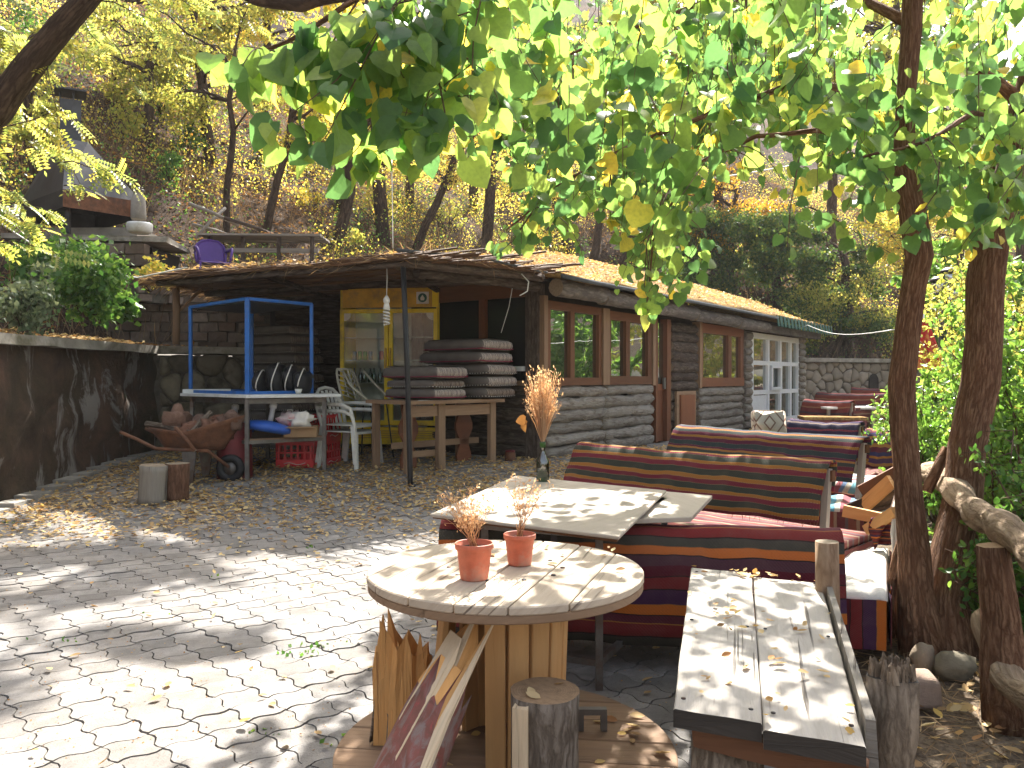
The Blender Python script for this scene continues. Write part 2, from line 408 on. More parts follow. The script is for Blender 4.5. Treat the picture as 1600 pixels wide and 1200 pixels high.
T['orangey'] = m_plain('orange_header_paint', (.60, .34, .03), .4, .2, dirt=(.3, .2, .05))
T['whitepl'] = m_plain('white_plastic', (.62, .62, .58), .4, .07, dirt=(.42, .40, .34), sc=7)
T['beigepl'] = m_plain('beige_plastic', (.50, .47, .37), .45, .08)
T['purple'] = m_plain('purple_plastic', (.085, .035, .22), .4, .1)
T['whitepvc'] = m_plain('white_window_plastic', (.66, .69, .72), .35, .05)
T['slab'] = m_plain('white_marble_slab', (.62, .63, .62), .4, .12, dirt=(.4, .38, .33), sc=5)
T['pot'] = m_plain('terracotta_plastic', (.50, .13, .07), .55, .25, dirt=(.42, .24, .17), sc=14)
T['potin'] = m_plain('potting_earth', (.05, .035, .025), .95, .4, sc=60, bump=.8)
T['black'] = m_plain('black_plastic_sack', (.012, .012, .014), .4, .3, bump=.6, sc=20)
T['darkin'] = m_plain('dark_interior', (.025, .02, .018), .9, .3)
T['cement'] = m_plain('cement', (.27, .25, .22), .9, .25, sc=4, bump=.5, dirt=(.15, .13, .10), kind='Pos')
T['coping'] = m_plain('coping_concrete', (.30, .275, .235), .9, .3, sc=5, bump=.8, dirt=(.12, .11, .07), kind='Pos')
T['pebble'] = m_stone('pale_rock', [(.34, .265, .19), (.26, .20, .145)], 7)
T['rubble'] = m_stone('rubble_stone', [(.16, .135, .095), (.26, .225, .16), (.10, .085, .06), (.20, .165, .12)], 5, moss=(.035, .03, .02))
T['farstone'] = m_stone('far_wall_stone', [(.36, .31, .25), (.27, .23, .18), (.42, .36, .29)], 4, bump=.4)
T['block'] = m_stone('concrete_block', [(.17, .115, .085), (.27, .22, .18), (.12, .09, .07), (.22, .16, .12)], 7, moss=(.14, .11, .08))
T['firerock'] = m_stone('reddish_rock', [(.20, .09, .06), (.27, .15, .10), (.16, .11, .09)], 12, bump=1)
T['greenroof'] = m_plain('green_sheet_trim', (.012, .085, .062), .5, .25)
T['felt'] = m_plain('roofing_felt', (.06, .065, .07), .8, .3)
T['cloth'] = m_plain('off_white_cloth', (.68, .64, .58), .9, .1, sc=20, bump=.4)
T['straw'] = m_leaf('dry_straw', [(0, (.24, .155, .085)), (.5, (.36, .26, .15)), (1, (.13, .08, .045))], .25, 1.3, .8, .1)
T['reed'] = m_wood('reed_matting', (.17, .095, .055), (.09, .05, .028), sc=2, cracks=.4, bump=.3, var=.35)
def mk_litter_roof():
    n = NT('roof_leaf_litter'); v = n.coord('Pos'); f = n.noise(v, 3, 7, .75); g = n.noise(v, 22, 5, .8)
    c = n.ramp(f, [(.3, (.16, .095, .04)), (.55, (.34, .22, .085)), (.75, (.42, .28, .10))]); c = n.mix(n.ramp(g, [(.38, .8), (.55, 0.0)]), c, (.09, .055, .03))
    return n.done(n.princ(c, .95, n.bump(g, 1, .03), 0, .05))
T['rooflit'] = mk_litter_roof()
def mk_glass():
    n = NT('window_glass'); fr = n.node('ShaderNodeFresnel'); fr.inputs[0].default_value = 6.0
    nb = n.bump(n.noise(n.coord('Pos'), 1.3, 2), .12, .05)
    g = n.node('ShaderNodeBsdfGlossy'); g.inputs['Roughness'].default_value = .015; n.put(g.inputs[0], (.95, 1, .97)); n.put(g.inputs['Normal'], nb)
    d = n.princ((.012, .016, .014), .3); m_ = n.node('ShaderNodeMixShader'); n.put(m_.inputs[0], fr.outputs[0]); n.put(m_.inputs[1], d); n.put(m_.inputs[2], g.outputs[0])
    return n.done(m_.outputs[0])
T['glass'] = mk_glass()
def mk_dim():
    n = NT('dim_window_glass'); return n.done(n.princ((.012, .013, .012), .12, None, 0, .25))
T['dim'] = mk_dim()
def mk_clear(name, k=.16, tint=(.82, .9, .86)):
    n = NT(name); g = n.node('ShaderNodeBsdfGlossy'); g.inputs['Roughness'].default_value = .05
    t = n.node('ShaderNodeBsdfTransparent'); n.put(t.inputs[0], tint)
    m_ = n.node('ShaderNodeMixShader'); m_.inputs[0].default_value = k; n.put(m_.inputs[1], t.outputs[0]); n.put(m_.inputs[2], g.outputs[0])
    return n.done(m_.outputs[0])
T['clear'] = mk_clear('fridge_glass', .10, (.92, .97, .95)); T['frost'] = mk_clear('lantern_glass', .5, (.9, .9, .9))
T['greenglass'] = mk_clear('green_bottle_glass', .2, (.06, .22, .07))
def mk_wall():
    n = NT('stained_wall_plaster'); v = n.coord('Pos'); f = n.noise(v, 2.2, 8, .72, .4)
    c = n.ramp(f, [(.3, (.028, .02, .014)), (.5, (.075, .05, .035)), (.72, (.15, .088, .06))])
    ms = n.noise(v, .8, 4, .6); c = n.mix(n.ramp(ms, [(.45, 0.0), (.62, .6)]), c, (.04, .042, .022))
    g = n.noise(n.coord('Pos', (1.5, 1.5, .55)), 1.35, 6, .68, .7)
    c = n.mix(n.ramp(g, [(.50, 0.0), (.55, .8)]), c, (.27, .245, .22))
    return n.done(n.princ(c, .9, n.bump(n.math('ADD', n.math('MULTIPLY', n.noise(v, 12, 6, .7), .6), f), 1, .05), 0, .15))
T['wall'] = mk_wall()
T['paleplaster'] = m_plain('pale_render', (.33, .31, .28), .9, .2, sc=6, bump=.7, dirt=(.15, .13, .11), kind='Pos')
# foliage
T['heart'] = m_leaf('heart_leaf', [(0, (.04, .10, .042)), (.35, (.07, .15, .045)), (.65, (.11, .19, .05)), (.91, (.17, .25, .06)), (.95, (.34, .33, .06)), (1, (.52, .40, .06))], .58, 2.6, .42, .5, True)
T['heart_y'] = m_leaf('yellow_heart_leaf', [(0, (.42, .40, .03)), (1, (.60, .42, .04))], .5, 1.5, .45, .4, True)
T['yellowleaf'] = m_leaf('yellow_autumn_leaf', [(0, (.32, .28, .06)), (.4, (.44, .37, .08)), (.7, (.24, .28, .06)), (.92, (.15, .22, .05)), (1, (.38, .20, .05))], .55, 2.3)
T['limeleaf'] = m_leaf('lime_leaf', [(0, (.15, .21, .05)), (.5, (.26, .29, .07)), (1, (.38, .35, .09))], .55, 2.2)
T['greenleaf'] = m_leaf('green_leaf', [(0, (.04, .12, .025)), (.6, (.08, .18, .035)), (1, (.14, .24, .05))], .45, 1.7)
T['darkleaf'] = m_leaf('dark_green_leaf', [(0, (.03, .075, .022)), (.6, (.06, .12, .03)), (1, (.16, .19, .04))], .45, 2.1)
T['bushleaf'] = m_leaf('bush_leaf', [(0, (.07, .17, .03)), (.6, (.13, .26, .05)), (1, (.20, .33, .07))], .5, 1.8, .35, .5)
T['silver'] = m_leaf('silvery_leaf', [(0, (.08, .13, .07)), (1, (.20, .25, .15))], .4, 1.3, .5)
T['fallen'] = m_leaf('fallen_leaf', [(0, (.22, .13, .06)), (.3, (.48, .33, .16)), (.6, (.60, .47, .26)), (.85, (.58, .40, .12)), (1, (.32, .16, .07))], .25, 1.1, .7, .2)
T['orangelit'] = m_leaf('orange_leaf_litter', [(0, (.16, .08, .04)), (.4, (.34, .17, .055)), (.8, (.42, .27, .11)), (1, (.11, .06, .035))], .3, 1.2, .8, .1)
T['twig'] = m_bark('twig_bark', (.10, .065, .045), (.2, .14, .1), sc=2, bump=.3, d=.003)
T['drytwig'] = m_leaf('dry_flower_stem', [(0, (.34, .20, .12)), (.5, (.55, .38, .24)), (1, (.74, .60, .42))], .4, 1.5, .8, .1)
# ------------------------------------------------------------ leaf clouds
RH = (np.array([[0, 0, 0], [.36, .5, .1], [0, 1, -.05], [-.36, .5, .1]], float), [(0, 1, 2), (0, 2, 3)])
_h = [[0, 0, 0], [0, .35, .0], [0, .7, -.03], [0, 1.08, -.18], [.29, -.12, .06], [.56, .12, .12], [.56, .46, .11], [.31, .82, -.03], [-.29, -.12, .06], [-.56, .12, .12], [-.56, .46, .11], [-.31, .82, -.03]]
HEART = (np.array(_h, float), [(0, 4, 5), (0, 5, 1), (1, 5, 6), (1, 6, 2), (2, 6, 7), (2, 7, 3), (0, 9, 8), (0, 1, 9), (1, 10, 9), (1, 2, 10), (2, 11, 10), (2, 3, 11)])
_o = [[0, 0, 0], [0, .35, -.03], [0, .7, -.02], [0, 1, .06], [.19, .2, .05], [.27, .48, .07], [.18, .78, .06], [-.19, .2, .05], [-.27, .48, .07], [-.18, .78, .06]]
OVAL = (np.array(_o, float), [(0, 4, 1), (4, 5, 1), (1, 5, 2), (5, 6, 2), (2, 6, 3), (0, 1, 7), (7, 1, 8), (1, 2, 8), (8, 2, 9), (2, 3, 9)])
def _pin(n=6):
    V = []; Fc = []
    for i in range(n):
        for s in (-1, 1):
            b = len(V); y = .12+i*.8/n; L = .26; 
            for a, c, z in ((0, 0, 0), (.5*L, .17*L+.03, .03), (L, .12*L, -.05), (.5*L, -.17*L-.015, .02)): V.append([s*a, y+c, z-.12*y*y])
            Fc += [(b, b+1, b+2), (b, b+2, b+3)]
    b = len(V); V += [[0, .88, -.1], [.05, 1, -.13], [0, 1.12, -.18], [-.05, 1, -.13]]; Fc += [(b, b+1, b+2), (b, b+2, b+3)]
    b = len(V); V += [[-.006, 0, 0], [.006, 0, 0], [.004, .9, -.1]]; Fc += [(b, b+1, b+2)]
    return (np.array(V, float), Fc)
PIN = _pin()
STRAW = (np.array([[-.02, 0, 0], [.02, 0, 0], [.03, .5, .03], [0, 1, 0], [-.03, .5, .03]], float), [(0, 1, 2), (0, 2, 4), (4, 2, 3)])
def cloud(name, pts, size, tm, mat, parent=None, kind='stuff', ydir=None, yj=.6, nrm=None, nj=1.0, label=None, flat=False):
    pts = np.asarray(pts, float); N = len(pts)
    if N == 0: return None
    Y = np.tile(np.array([0, 0, -1.0]), (N, 1)) if ydir is None else np.asarray(ydir, float)
    Y = Y+NR.normal(size=(N, 3))*yj
    if flat: Y[:, 2] = NR.normal(size=N)*.12
    Y /= np.linalg.norm(Y, axis=1)[:, None]+1e-9
    Z = NR.normal(size=(N, 3))*nj
    if nrm is not None: Z = Z*1.0+np.asarray(nrm)
    if flat: Z = np.tile(np.array([0, 0, 1.0]), (N, 1))+NR.normal(size=(N, 3))*.3
    X = np.cross(Y, Z); X /= np.linalg.norm(X, axis=1)[:, None]+1e-9; Z = np.cross(X, Y)
    sz = NR.uniform(size[0], size[1], N)[:, None, None]
    V, Fc = tm; k = len(V)
    vv = pts[:, None, :]+sz*(V[None, :, 0:1]*X[:, None, :]+V[None, :, 1:2]*Y[:, None, :]+V[None, :, 2:3]*Z[:, None, :])
    Fc = np.array(Fc); ff = (Fc[None]+(np.arange(N)*k)[:, None, None]).reshape(-1, 3)
    me = bpy.data.meshes.new(name); me.vertices.add(N*k); me.vertices.foreach_set('co', vv.reshape(-1))
    me.loops.add(ff.size); me.loops.foreach_set('vertex_index', ff.reshape(-1).astype('i4'))
    me.polygons.add(len(ff)); me.polygons.foreach_set('loop_start', np.arange(0, ff.size, 3, dtype='i4'))
    me.materials.append(mat); me.update(calc_edges=True); me.validate()
    o = bpy.data.objects.new(name, me); COL.objects.link(o); o.parent = parent
    if kind: o['kind'] = kind
    if label: o['label'] = label
    return o
def blobpts(c, r, n, shell=.5):
    d = NR.normal(size=(n, 3)); d /= np.linalg.norm(d, axis=1)[:, None]; q = NR.uniform(shell, 1, n)[:, None]
    return np.array(c)+d*q*np.array(r)
def bent(a, b, sag=.1, n=5, j=.05):
    a = Vector(a); b = Vector(b); L = (b-a).length; out = []
    for i in range(n+1):
        t = i/n; q = a.lerp(b, t); q.z += math.sin(t*PI)*sag*L
        if 0 < i < n: q += Vector((R.uniform(-j, j), R.uniform(-j, j), R.uniform(-j, j)))*L
        out.append(q)
    return out
def limb(a, b, r0, r1, mat, parent, name='branch', sag=.1, n=5, j=.05, ns=6):
    m = MB(); p = bent(a, b, sag, n, j); m.tube(p, [r0+(r1-r0)*i/n for i in range(n+1)], ns, jit=.15, seed=R.random()*9); return m.build(name, mat, parent), p
def tree(name, label, cat, tp, tr, bark, lmat, clusters, nper, size, tm=RH, group=None, nlimb=4, twigs=True, yj=.9, ns=9, trunk_jit=.15):
    base = Vector(tp[0]); t = thing(name, label, cat, base, 0, group)
    m = MB(); m.tube([Vector(p)-base for p in tp], tr, ns, jit=trunk_jit, seed=R.random()*9); m.build('trunk', bark, t)
    P_ = [Vector(p)-base for p in tp]; pts = []; tw = MB(); nb = 0
    for c, r in clusters:
        c = Vector(c)-base; r = (r, r, r*.7) if isinstance(r, (int, float)) else r
        s = min(P_[1:], key=lambda q: (q-c).length+max(0, q.z-c.z)*.5)
        q = bent(s, c, .1, 4, .06); rr = tr[-1]*.75
        if nb < nlimb: mm = MB(); mm.tube(q, [rr, rr*.8, rr*.6, rr*.45, rr*.3], 5, jit=.1); mm.build('branch', bark, t); nb += 1
        else: tw.tube(q, [rr*.6, rr*.5, rr*.4, rr*.3, rr*.2], 4)
        sub = 9
        for k in range(sub):
            e = Vector(blobpts(c, r, 1, .3)[0]); pth = bent(q[R.choice((2, 3, 4))], e, .05, 3, .08)
            if twigs: tw.tube(pth, [rr*.2, rr*.15, rr*.1, rr*.06], 3)
            kk = nper//sub; a = NR.uniform(.25, 1, kk)[:, None]
            ln = np.array(pth[0])*(1-a)+np.array(e)*a; pts.append(ln+NR.normal(size=(kk, 3))*np.array(r)*.16)
    if tw.v: tw.build('twigs', bark, t, 'stuff')
    if pts: cloud('foliage', np.concatenate(pts), size, tm, lmat, t, 'stuff', yj=yj)
    return t

# ------------------------------------------------------------ ground, hillside, paving
m = MB()
xs = sorted(set([-150, -80, -40, -20, -10]+[round(-7+.35*i, 3) for i in range(90)]+[26, 30, 36, 45, 60, 90, 150]))
ys = sorted(set([-150, -80, -40, -20, -8, -4, -2]+[round(-1+.35*i, 3) for i in range(84)]+[30, 36, 45, 60, 90, 150]))
def soil_amt(x, y):
    return 0
for x in xs:
    for y in ys: m.v.append((x, y, gz(x, y)-.035+(.02*mnoise.noise(Vector((x*2, y*2, 0))) if x > 1.2 else 0)))
for i in range(len(xs)-1):
    for j in range(len(ys)-1):
        a = i*len(ys)+j; m.face((a, a+len(ys), a+len(ys)+1, a+1), None, 0, True)
m.build('ground', T['soil'], None, 'structure')
# wooded hillside behind and to the left of the yard
m = MB(); idx = {}; st = .5
def hgrid(x0, x1, y0, y1, st):
    pass
gx = [round(-60+st*3*i, 2) for i in range(30)]; gx = [x for x in gx if x < -16]+[round(-16+st*i, 2) for i in range(105)]+[36.5+3*i for i in range(19)]
gy = [round(-12+st*2*i, 2) for i in range(14)]+[round(1+st*i, 2) for i in range(110)]+[56+3*i for i in range(16)]
for i, x in enumerate(gx):
    for j, y in enumerate(gy):
        if hd(x, y) > -.7: idx[i, j] = len(m.v); m.v.append((x, y, min(hill(x, y), 46) if hd(x, y) > .1 else 1.60))
for i in range(len(gx)-1):
    for j in range(len(gy)-1):
        q = [(i, j), (i+1, j), (i+1, j+1), (i, j+1)]
        if all(a in idx for a in q) and hd(gx[i]+.2, gy[j]+.2) > .02: m.face([idx[a] for a in q], None, 0, True)
m.build('hillside', T['hill'], None, 'structure')

pav = thing('paving', 'light grey clover shaped concrete pavers covering the yard', 'paving', (0, 0, 0)); 
del pav['category']; del pav['label']; pav['kind'] = 'structure'
A_ = .155; ang = math.radians(43); e1 = Vector((math.cos(ang), math.sin(ang))); e2 = Vector((-e1.y, e1.x)); K = 6; hh = .0145
def edge(p, d, nrm):
    return [p+d*(A_*k/K)+nrm*(hh*math.sin(2*PI*k/K)) for k in range(K)]
o0 = Vector((0, 0)); c1 = o0+e1*A_; c2 = o0+e2*A_
outl = edge(o0, e1, e2)+edge(c1, e2, -e1)
outl += [p for p in [c2+e1*(A_*k/K)+e2*(hh*math.sin(2*PI*k/K)) for k in range(K, 0, -1)]]+[p for p in [o0+e2*(A_*k/K)-e1*(hh*math.sin(2*PI*k/K)) for k in range(K, 0, -1)]]
cc = (e1+e2)*(A_/2); outl = [(p-cc)*.968 for p in outl]
pm = []
for v in range(4):
    m = MB(); dz = [R.uniform(-.0012, .0012) for _ in range(2)]
    m.prism([(p.x*R.uniform(.978, 1.002), p.y*R.uniform(.978, 1.002)) for p in outl], -.04, lambda x, y: .0+dz[0]*x*10+dz[1]*y*10)
    o = m.build('paver', T['paver']); pm.append(o.data); bpy.data.objects.remove(o)
tiles = []
def paved(x, y):
    if hd(x, y) > -.12: return False
    if (x-FA.x)*FN.x+(y-FA.y)*FN.y > -.15 and y > 11.5: return False
    if y > 12.2 and x < 0: return False
    if y > 14: return False
    lim = 1.25+.12*math.sin(y*7) if y < 4.4 else 1.25+(y-4.4)*.75
    return y > 1.2 and x < lim
for i in range(-90, 90):
    for j in range(-90, 90):
        c = (e1*i+e2*j)*A_
        if paved(c.x, c.y): tiles.append(c)
tiles.sort(key=lambda c: (0 if abs(c.x) < .66*c.y+.1 and c.y > 2.5 and c.x < .9 else 50)+c.length)
big = MB()
for k, c in enumerate(tiles):
    z = gz(c.x, c.y)+.006+R.uniform(-.002, .002)+.008*mnoise.noise(Vector((c.x*1.5, c.y*1.5, 0)))
    s = (gz(c.x, c.y+.1)-gz(c.x, c.y-.1))/.2
    mt = Matrix.Translation((c.x, c.y, z))@Matrix.Rotation(math.atan(s)+R.gauss(0, .006), 4, 'X')@Matrix.Rotation(R.gauss(0, .007), 4, 'Y')@Matrix.Rotation(R.gauss(0, .012), 4, 'Z')
    me = pm[k % 4]
    if k < 300:
        o = bpy.data.objects.new('paver', me); COL.objects.link(o); o.parent = pav; o.matrix_local = mt
    else:
        b = len(big.v); big.v += [tuple(mt@v.co) for v in me.vertices]
        for p in me.polygons: big.face([b+q for q in p.vertices])
big.build('pavers', T['paver'], pav, 'stuff')
m = MB()
m.grid(lambda u, v: Vector((-4.78+u*5.9+max(0, (1.2+v*9.8-4.4))*.7*u, 1.2+v*9.8, gz(0, 1.2+v*9.8)-.014)), 10, 40)
m.build('bedding', T['joint'], pav)
# strip of gutter stones at the wall foot
m = MB()
for k in range(26):
    y = 2.6+k*.32; m.box((-4.62, y, gz(-4.6, y)+.01), (.2, .29, .06), None, jit=.006)
o = m.build('gutter', T['cement']); o['kind'] = 'structure'

# ------------------------------------------------------------ retaining wall on the left
rw = thing('retaining_wall', 'dark stained plastered retaining wall with concrete coping along the left side of the yard', 'wall', (-4.78, 6, 0))
def L0(p): return Vector(p)-Vector((-4.78, 6, 0))
m = MB()
def wf(u, v):
    y = 1.0+u*9.85; z = -.1+v*1.72; n = mnoise.noise(Vector((y*1.3, z*1.6, 2)))*.09+mnoise.noise(Vector((y*4, z*4, 7)))*.035+mnoise.noise(Vector((y*11, z*11, 7)))*.012
    return L0((-4.80+.10*(1-v)+n, y, z))
m.grid(wf, 120, 26); m.build('plaster_face', T['wall'], rw)
m = MB(); m.box(L0((-5.06, 6, .8)), (.4, 10, 1.56)); m.build('wall_core', T['darkin'], rw)
m = MB()
def cop(y, n): return mnoise.noise(Vector((y*2.3, n, 5)))*.035
for k in range(41):
    y0 = 1.0+k*.245; y1 = y0+.245
    za = 1.60+.02*k/40; 
    m.hexa([L0(q) for q in ((-5.3, y0, za), (-4.66+cop(y0, 0), y0, za+cop(y0, 3)*.5), (-4.66+cop(y1, 0), y1, za+cop(y1, 3)*.5), (-5.3, y1, za),
            (-5.3, y0, za+.13), (-4.67+cop(y0, 1), y0, za+.10), (-4.67+cop(y1, 1), y1, za+.10), (-5.3, y1, za+.13))])
m.build('coping', T['coping'], rw)
# rubble stones of the wall's far end and its return behind the slab table
def rubble(parent, fn, W, Hh, mat, off, sx=.34, sz=.27, seed=3, name='stone', th=.07, lim=300):
    rr = random.Random(seed); nx = max(2, round(W/sx)); nz = max(2, round(Hh/sz)); S = []
    for j in range(-1, nz+1):
        for i in range(-1, nx+1): S.append(((i+.5+.5*(j % 2)+rr.uniform(-.42, .42))*W/nx, (j+.5+rr.uniform(-.40, .40))*Hh/nz))
    cnt = 0; extra = MB()
    for a in S:
        poly = [(0, 0), (W, 0), (W, Hh), (0, Hh)]
        for b in S:
            if b is a or abs(b[0]-a[0])+abs(b[1]-a[1]) > 3.2*(sx+sz): continue
            mx_, mz_ = (a[0]+b[0])/2, (a[1]+b[1])/2; nx_, nz_ = b[0]-a[0], b[1]-a[1]; out = []
            for k in range(len(poly)):
                p, q = poly[k], poly[(k+1) % len(poly)]; dp = (p[0]-mx_)*nx_+(p[1]-mz_)*nz_; dq = (q[0]-mx_)*nx_+(q[1]-mz_)*nz_
                if dp <= 0: out.append(p)
                if dp*dq < 0: t = dp/(dp-dq); out.append((p[0]+(q[0]-p[0])*t, p[1]+(q[1]-p[1])*t))
            poly = out
            if len(poly) < 3: break
        if len(poly) < 3: continue
        ar = abs(sum(poly[k][0]*poly[(k+1) % len(poly)][1]-poly[(k+1) % len(poly)][0]*poly[k][1] for k in range(len(poly))))/2
        if ar < .004: continue
        cx = sum(p[0] for p in poly)/len(poly); cz = sum(p[1] for p in poly)/len(poly)
        # cut the corners for a rounded outline
        rp = []
        for k in range(len(poly)):
            p, q = poly[k], poly[(k+1) % len(poly)]; rp += [(p[0]+(q[0]-p[0])*.2, p[1]+(q[1]-p[1])*.2), (p[0]+(q[0]-p[0])*.8, p[1]+(q[1]-p[1])*.8)]
        m = MB() if cnt < lim else extra; base = len(m.v); n = len(rp); R_ = math.sqrt(ar)
        hgt = th*rr.uniform(.6, 1.15); tx_, tz_ = rr.uniform(-.15, .15), rr.uniform(-.15, .15)
        for sc, d in ((1-.018/R_, 0), (1-.03/R_, hgt*.6), (1-.075/R_, hgt*.95), (.45, hgt*1.1)):
            for (x, z) in rp:
                dx, dz = (x-cx)*sc, (z-cz)*sc; m.v.append(tuple(fn(cx+dx, cz+dz, max(0, d+(dx*tx_+dz*tz_)*(1 if d else 0)+(rr.uniform(-.006, .006) if d else 0)))-off))
        for ly in range(3):
            for k in range(n):
                k2 = (k+1) % n; m.face((base+ly*n+k, base+ly*n+k2, base+(ly+1)*n+k2, base+(ly+1)*n+k), None, 0, True)
        m.face([base+3*n+k for k in range(n)], None, 0, True)
        if m is not extra: m.build(name, mat, parent)
        cnt += 1
    if extra.v: extra.build(name+'s', mat, parent, 'stuff')
c0 = Vector((-4.72, 9.3, 0)); c1_ = Vector((-4.72, 10.7, 0)); c2_ = Vector((-3.3, 11.75, 0))
def f1(a, z, d): return Vector((-4.745+d, 9.35+a, .1+z))
dr = (c2_-c1_).normalized(); nr_ = Vector((dr.y, -dr.x, 0))
def f2(a, z, d): q = c1_+dr*a+nr_*d; return Vector((q.x, q.y, .2+z))
rubble(rw, f2, (c2_-c1_).length, 1.42, T['rubble'], Vector((-4.78, 6, 0)), .36, .34, 8)
m = MB(); q = (c1_+c2_)/2-nr_*.14; m.box(L0((q.x, q.y, .85)), ((c2_-c1_).length+.3, .25, 1.5), math.atan2(dr.y, dr.x)); 
m.build('return_core', T['joint'], rw)
m = MB(); q = (c1_+c2_)/2-nr_*.1; m.box(L0((q.x, q.y, 1.68)), ((c2_-c1_).length+.3, .4, .12), math.atan2(dr.y, dr.x), jit=.02); m.build('coping', T['coping'], rw)

# ------------------------------------------------------------ block terrace walls
def blockwall(name, label, a, b, z0, z1, bw=.28, bh=.15, mat=T['block'], th=.2, seed=1):
    a = Vector((a[0], a[1], 0)); b = Vector((b[0], b[1], 0)); d = (b-a).normalized(); n = Vector((d.y, -d.x, 0)); L = (b-a).length
    t = thing(name, label, 'wall', (a.x, a.y, z0)); rr = random.Random(seed)
    g = MB(); cen = (a+b)/2; g.box(cen-a+Vector((0, 0, (z1-z0)/2-.01))-n*.03, (L-.02, th-.05, z1-z0-.03), math.atan2(d.y, d.x)); g.build('mortar', T['joint'], t)
    row = 0; z = 0
    while z < z1-z0-.02:
        x = -bw*.5*(row % 2)
        while x < L:
            p0 = max(0, x)+.008; p1 = min(L, x+bw)-.008
            if p1-p0 > .06 and rr.random() > .03:
                m = MB(); q = d*((p0+p1)/2)+Vector((0, 0, z+bh/2))+n*rr.uniform(-.012, .012)
                m.box(q, (p1-p0-rr.uniform(0, .02), th+rr.uniform(-.01, .03), bh-.012-rr.uniform(0, .015)), math.atan2(d.y, d.x)+rr.uniform(-.03, .03), jit=.012); m.build('block', mat, t)
            x += bw
        z += bh; row += 1
    return t
blockwall('block_wall', 'weathered pale block wall behind the blue frame, under the reed canopy edge', (-6.2, 12.15), (-3.5, 12.6), 1.70, 2.52, seed=2)

# ------------------------------------------------------------ log cabin
cab = thing('log_cabin', 'long log cabin with wooden windows, log eave and leaf covered roof', 'cabin', (FA.x, FA.y, .3))
CB = Vector((FA.x, FA.y, .3)); FU3 = Vector((FU.x, FU.y, 0)); FN3 = Vector((FN.x, FN.y, 0)); AR = math.atan2(FU.y, FU.x)
def fp(t, n=0, z=0): return FU3*t+FN3*n+Vector((0, 0, z-.3))        # local to the cabin; n < 0 is outward
def tx(px):
    c = (px-800)/F; return (c*FA.y-FA.x)/(FU.x-c*FU.y)
def cb(name, mat, t0, t1, z0, z1, n0=-.03, n1=.03, parent=None, label=None, bev=0):
    m = MB(); m.hexa([fp(t0, n0, z0), fp(t1, n0, z0), fp(t1, n1, z0), fp(t0, n1, z0), fp(t0, n0, z1), fp(t1, n0, z1), fp(t1, n1, z1), fp(t0, n1, z1)])
    return m.build(name, mat, parent or cab, label=label)
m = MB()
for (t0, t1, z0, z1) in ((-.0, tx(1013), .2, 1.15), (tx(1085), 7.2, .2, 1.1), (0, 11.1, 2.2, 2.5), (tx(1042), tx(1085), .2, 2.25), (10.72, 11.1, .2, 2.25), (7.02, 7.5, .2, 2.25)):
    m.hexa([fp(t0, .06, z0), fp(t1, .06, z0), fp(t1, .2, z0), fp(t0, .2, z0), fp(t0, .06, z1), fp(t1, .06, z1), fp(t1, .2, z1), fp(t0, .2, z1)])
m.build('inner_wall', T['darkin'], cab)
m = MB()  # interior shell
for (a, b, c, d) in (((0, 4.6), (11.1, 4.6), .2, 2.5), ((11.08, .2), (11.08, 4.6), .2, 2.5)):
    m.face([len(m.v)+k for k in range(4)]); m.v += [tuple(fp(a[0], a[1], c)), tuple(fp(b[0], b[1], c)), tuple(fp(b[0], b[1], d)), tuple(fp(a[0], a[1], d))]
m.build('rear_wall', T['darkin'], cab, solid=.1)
def logs(t0, t1, z0, z1, n_, mat, splits=(), r=None, name='log'):
    h = (z1-z0)/n_; r = r or h*.56
    for k in range(n_):
        cuts = [t0]+[s+R.uniform(-.06, .06) for s in splits]+[t1]
        for a, b in zip(cuts, cuts[1:]):
            kk = max(3, int((b-a)*7)); rr = r*R.uniform(.86, 1.12)
            ps = [fp(a+(b-a)*i/kk, .0, z0+h*(k+.5)+.016*mnoise.noise(Vector((i*.5, k*3.1, a)))+R.uniform(-.004, .004)) for i in range(kk+1)]
            m = MB(); m.tube(ps, [rr*(1+.13*mnoise.noise(Vector((i*.6, k, a*3)))) for i in range(kk+1)], 10, cap=1, jit=.34, seed=k+a); m.build(name, [mat, T['greyrings']], cab)
logs(.03, tx(1014), .28, 1.2, 6, T['greybark'], (tx(938),))
logs(tx(1087), 6.98, .28, 1.12, 6, T['greybark'], ())
logs(tx(1043), tx(1084), .28, 2.2, 12, T['darklog'], ())
# corner stubs of logs
for (t_, n_, z0, z1) in ((7.25, 12, .3, 2.2), (10.93, 13, .3, 2.25)):
    for k in range(n_):
        z = z0+(z1-z0)*(k+.5)/n_; m = MB(); w_ = .2 if t_ < 8 else .24
        m.tube([fp(t_-w_, -.02, z), fp(t_, -.04+R.uniform(-.03, .02), z), fp(t_+w_*.9, -.02, z)], (z1-z0)/n_*.55*R.uniform(.85, 1.1), 9, jit=.15, seed=k); m.build('log', T['greybark'], cab)
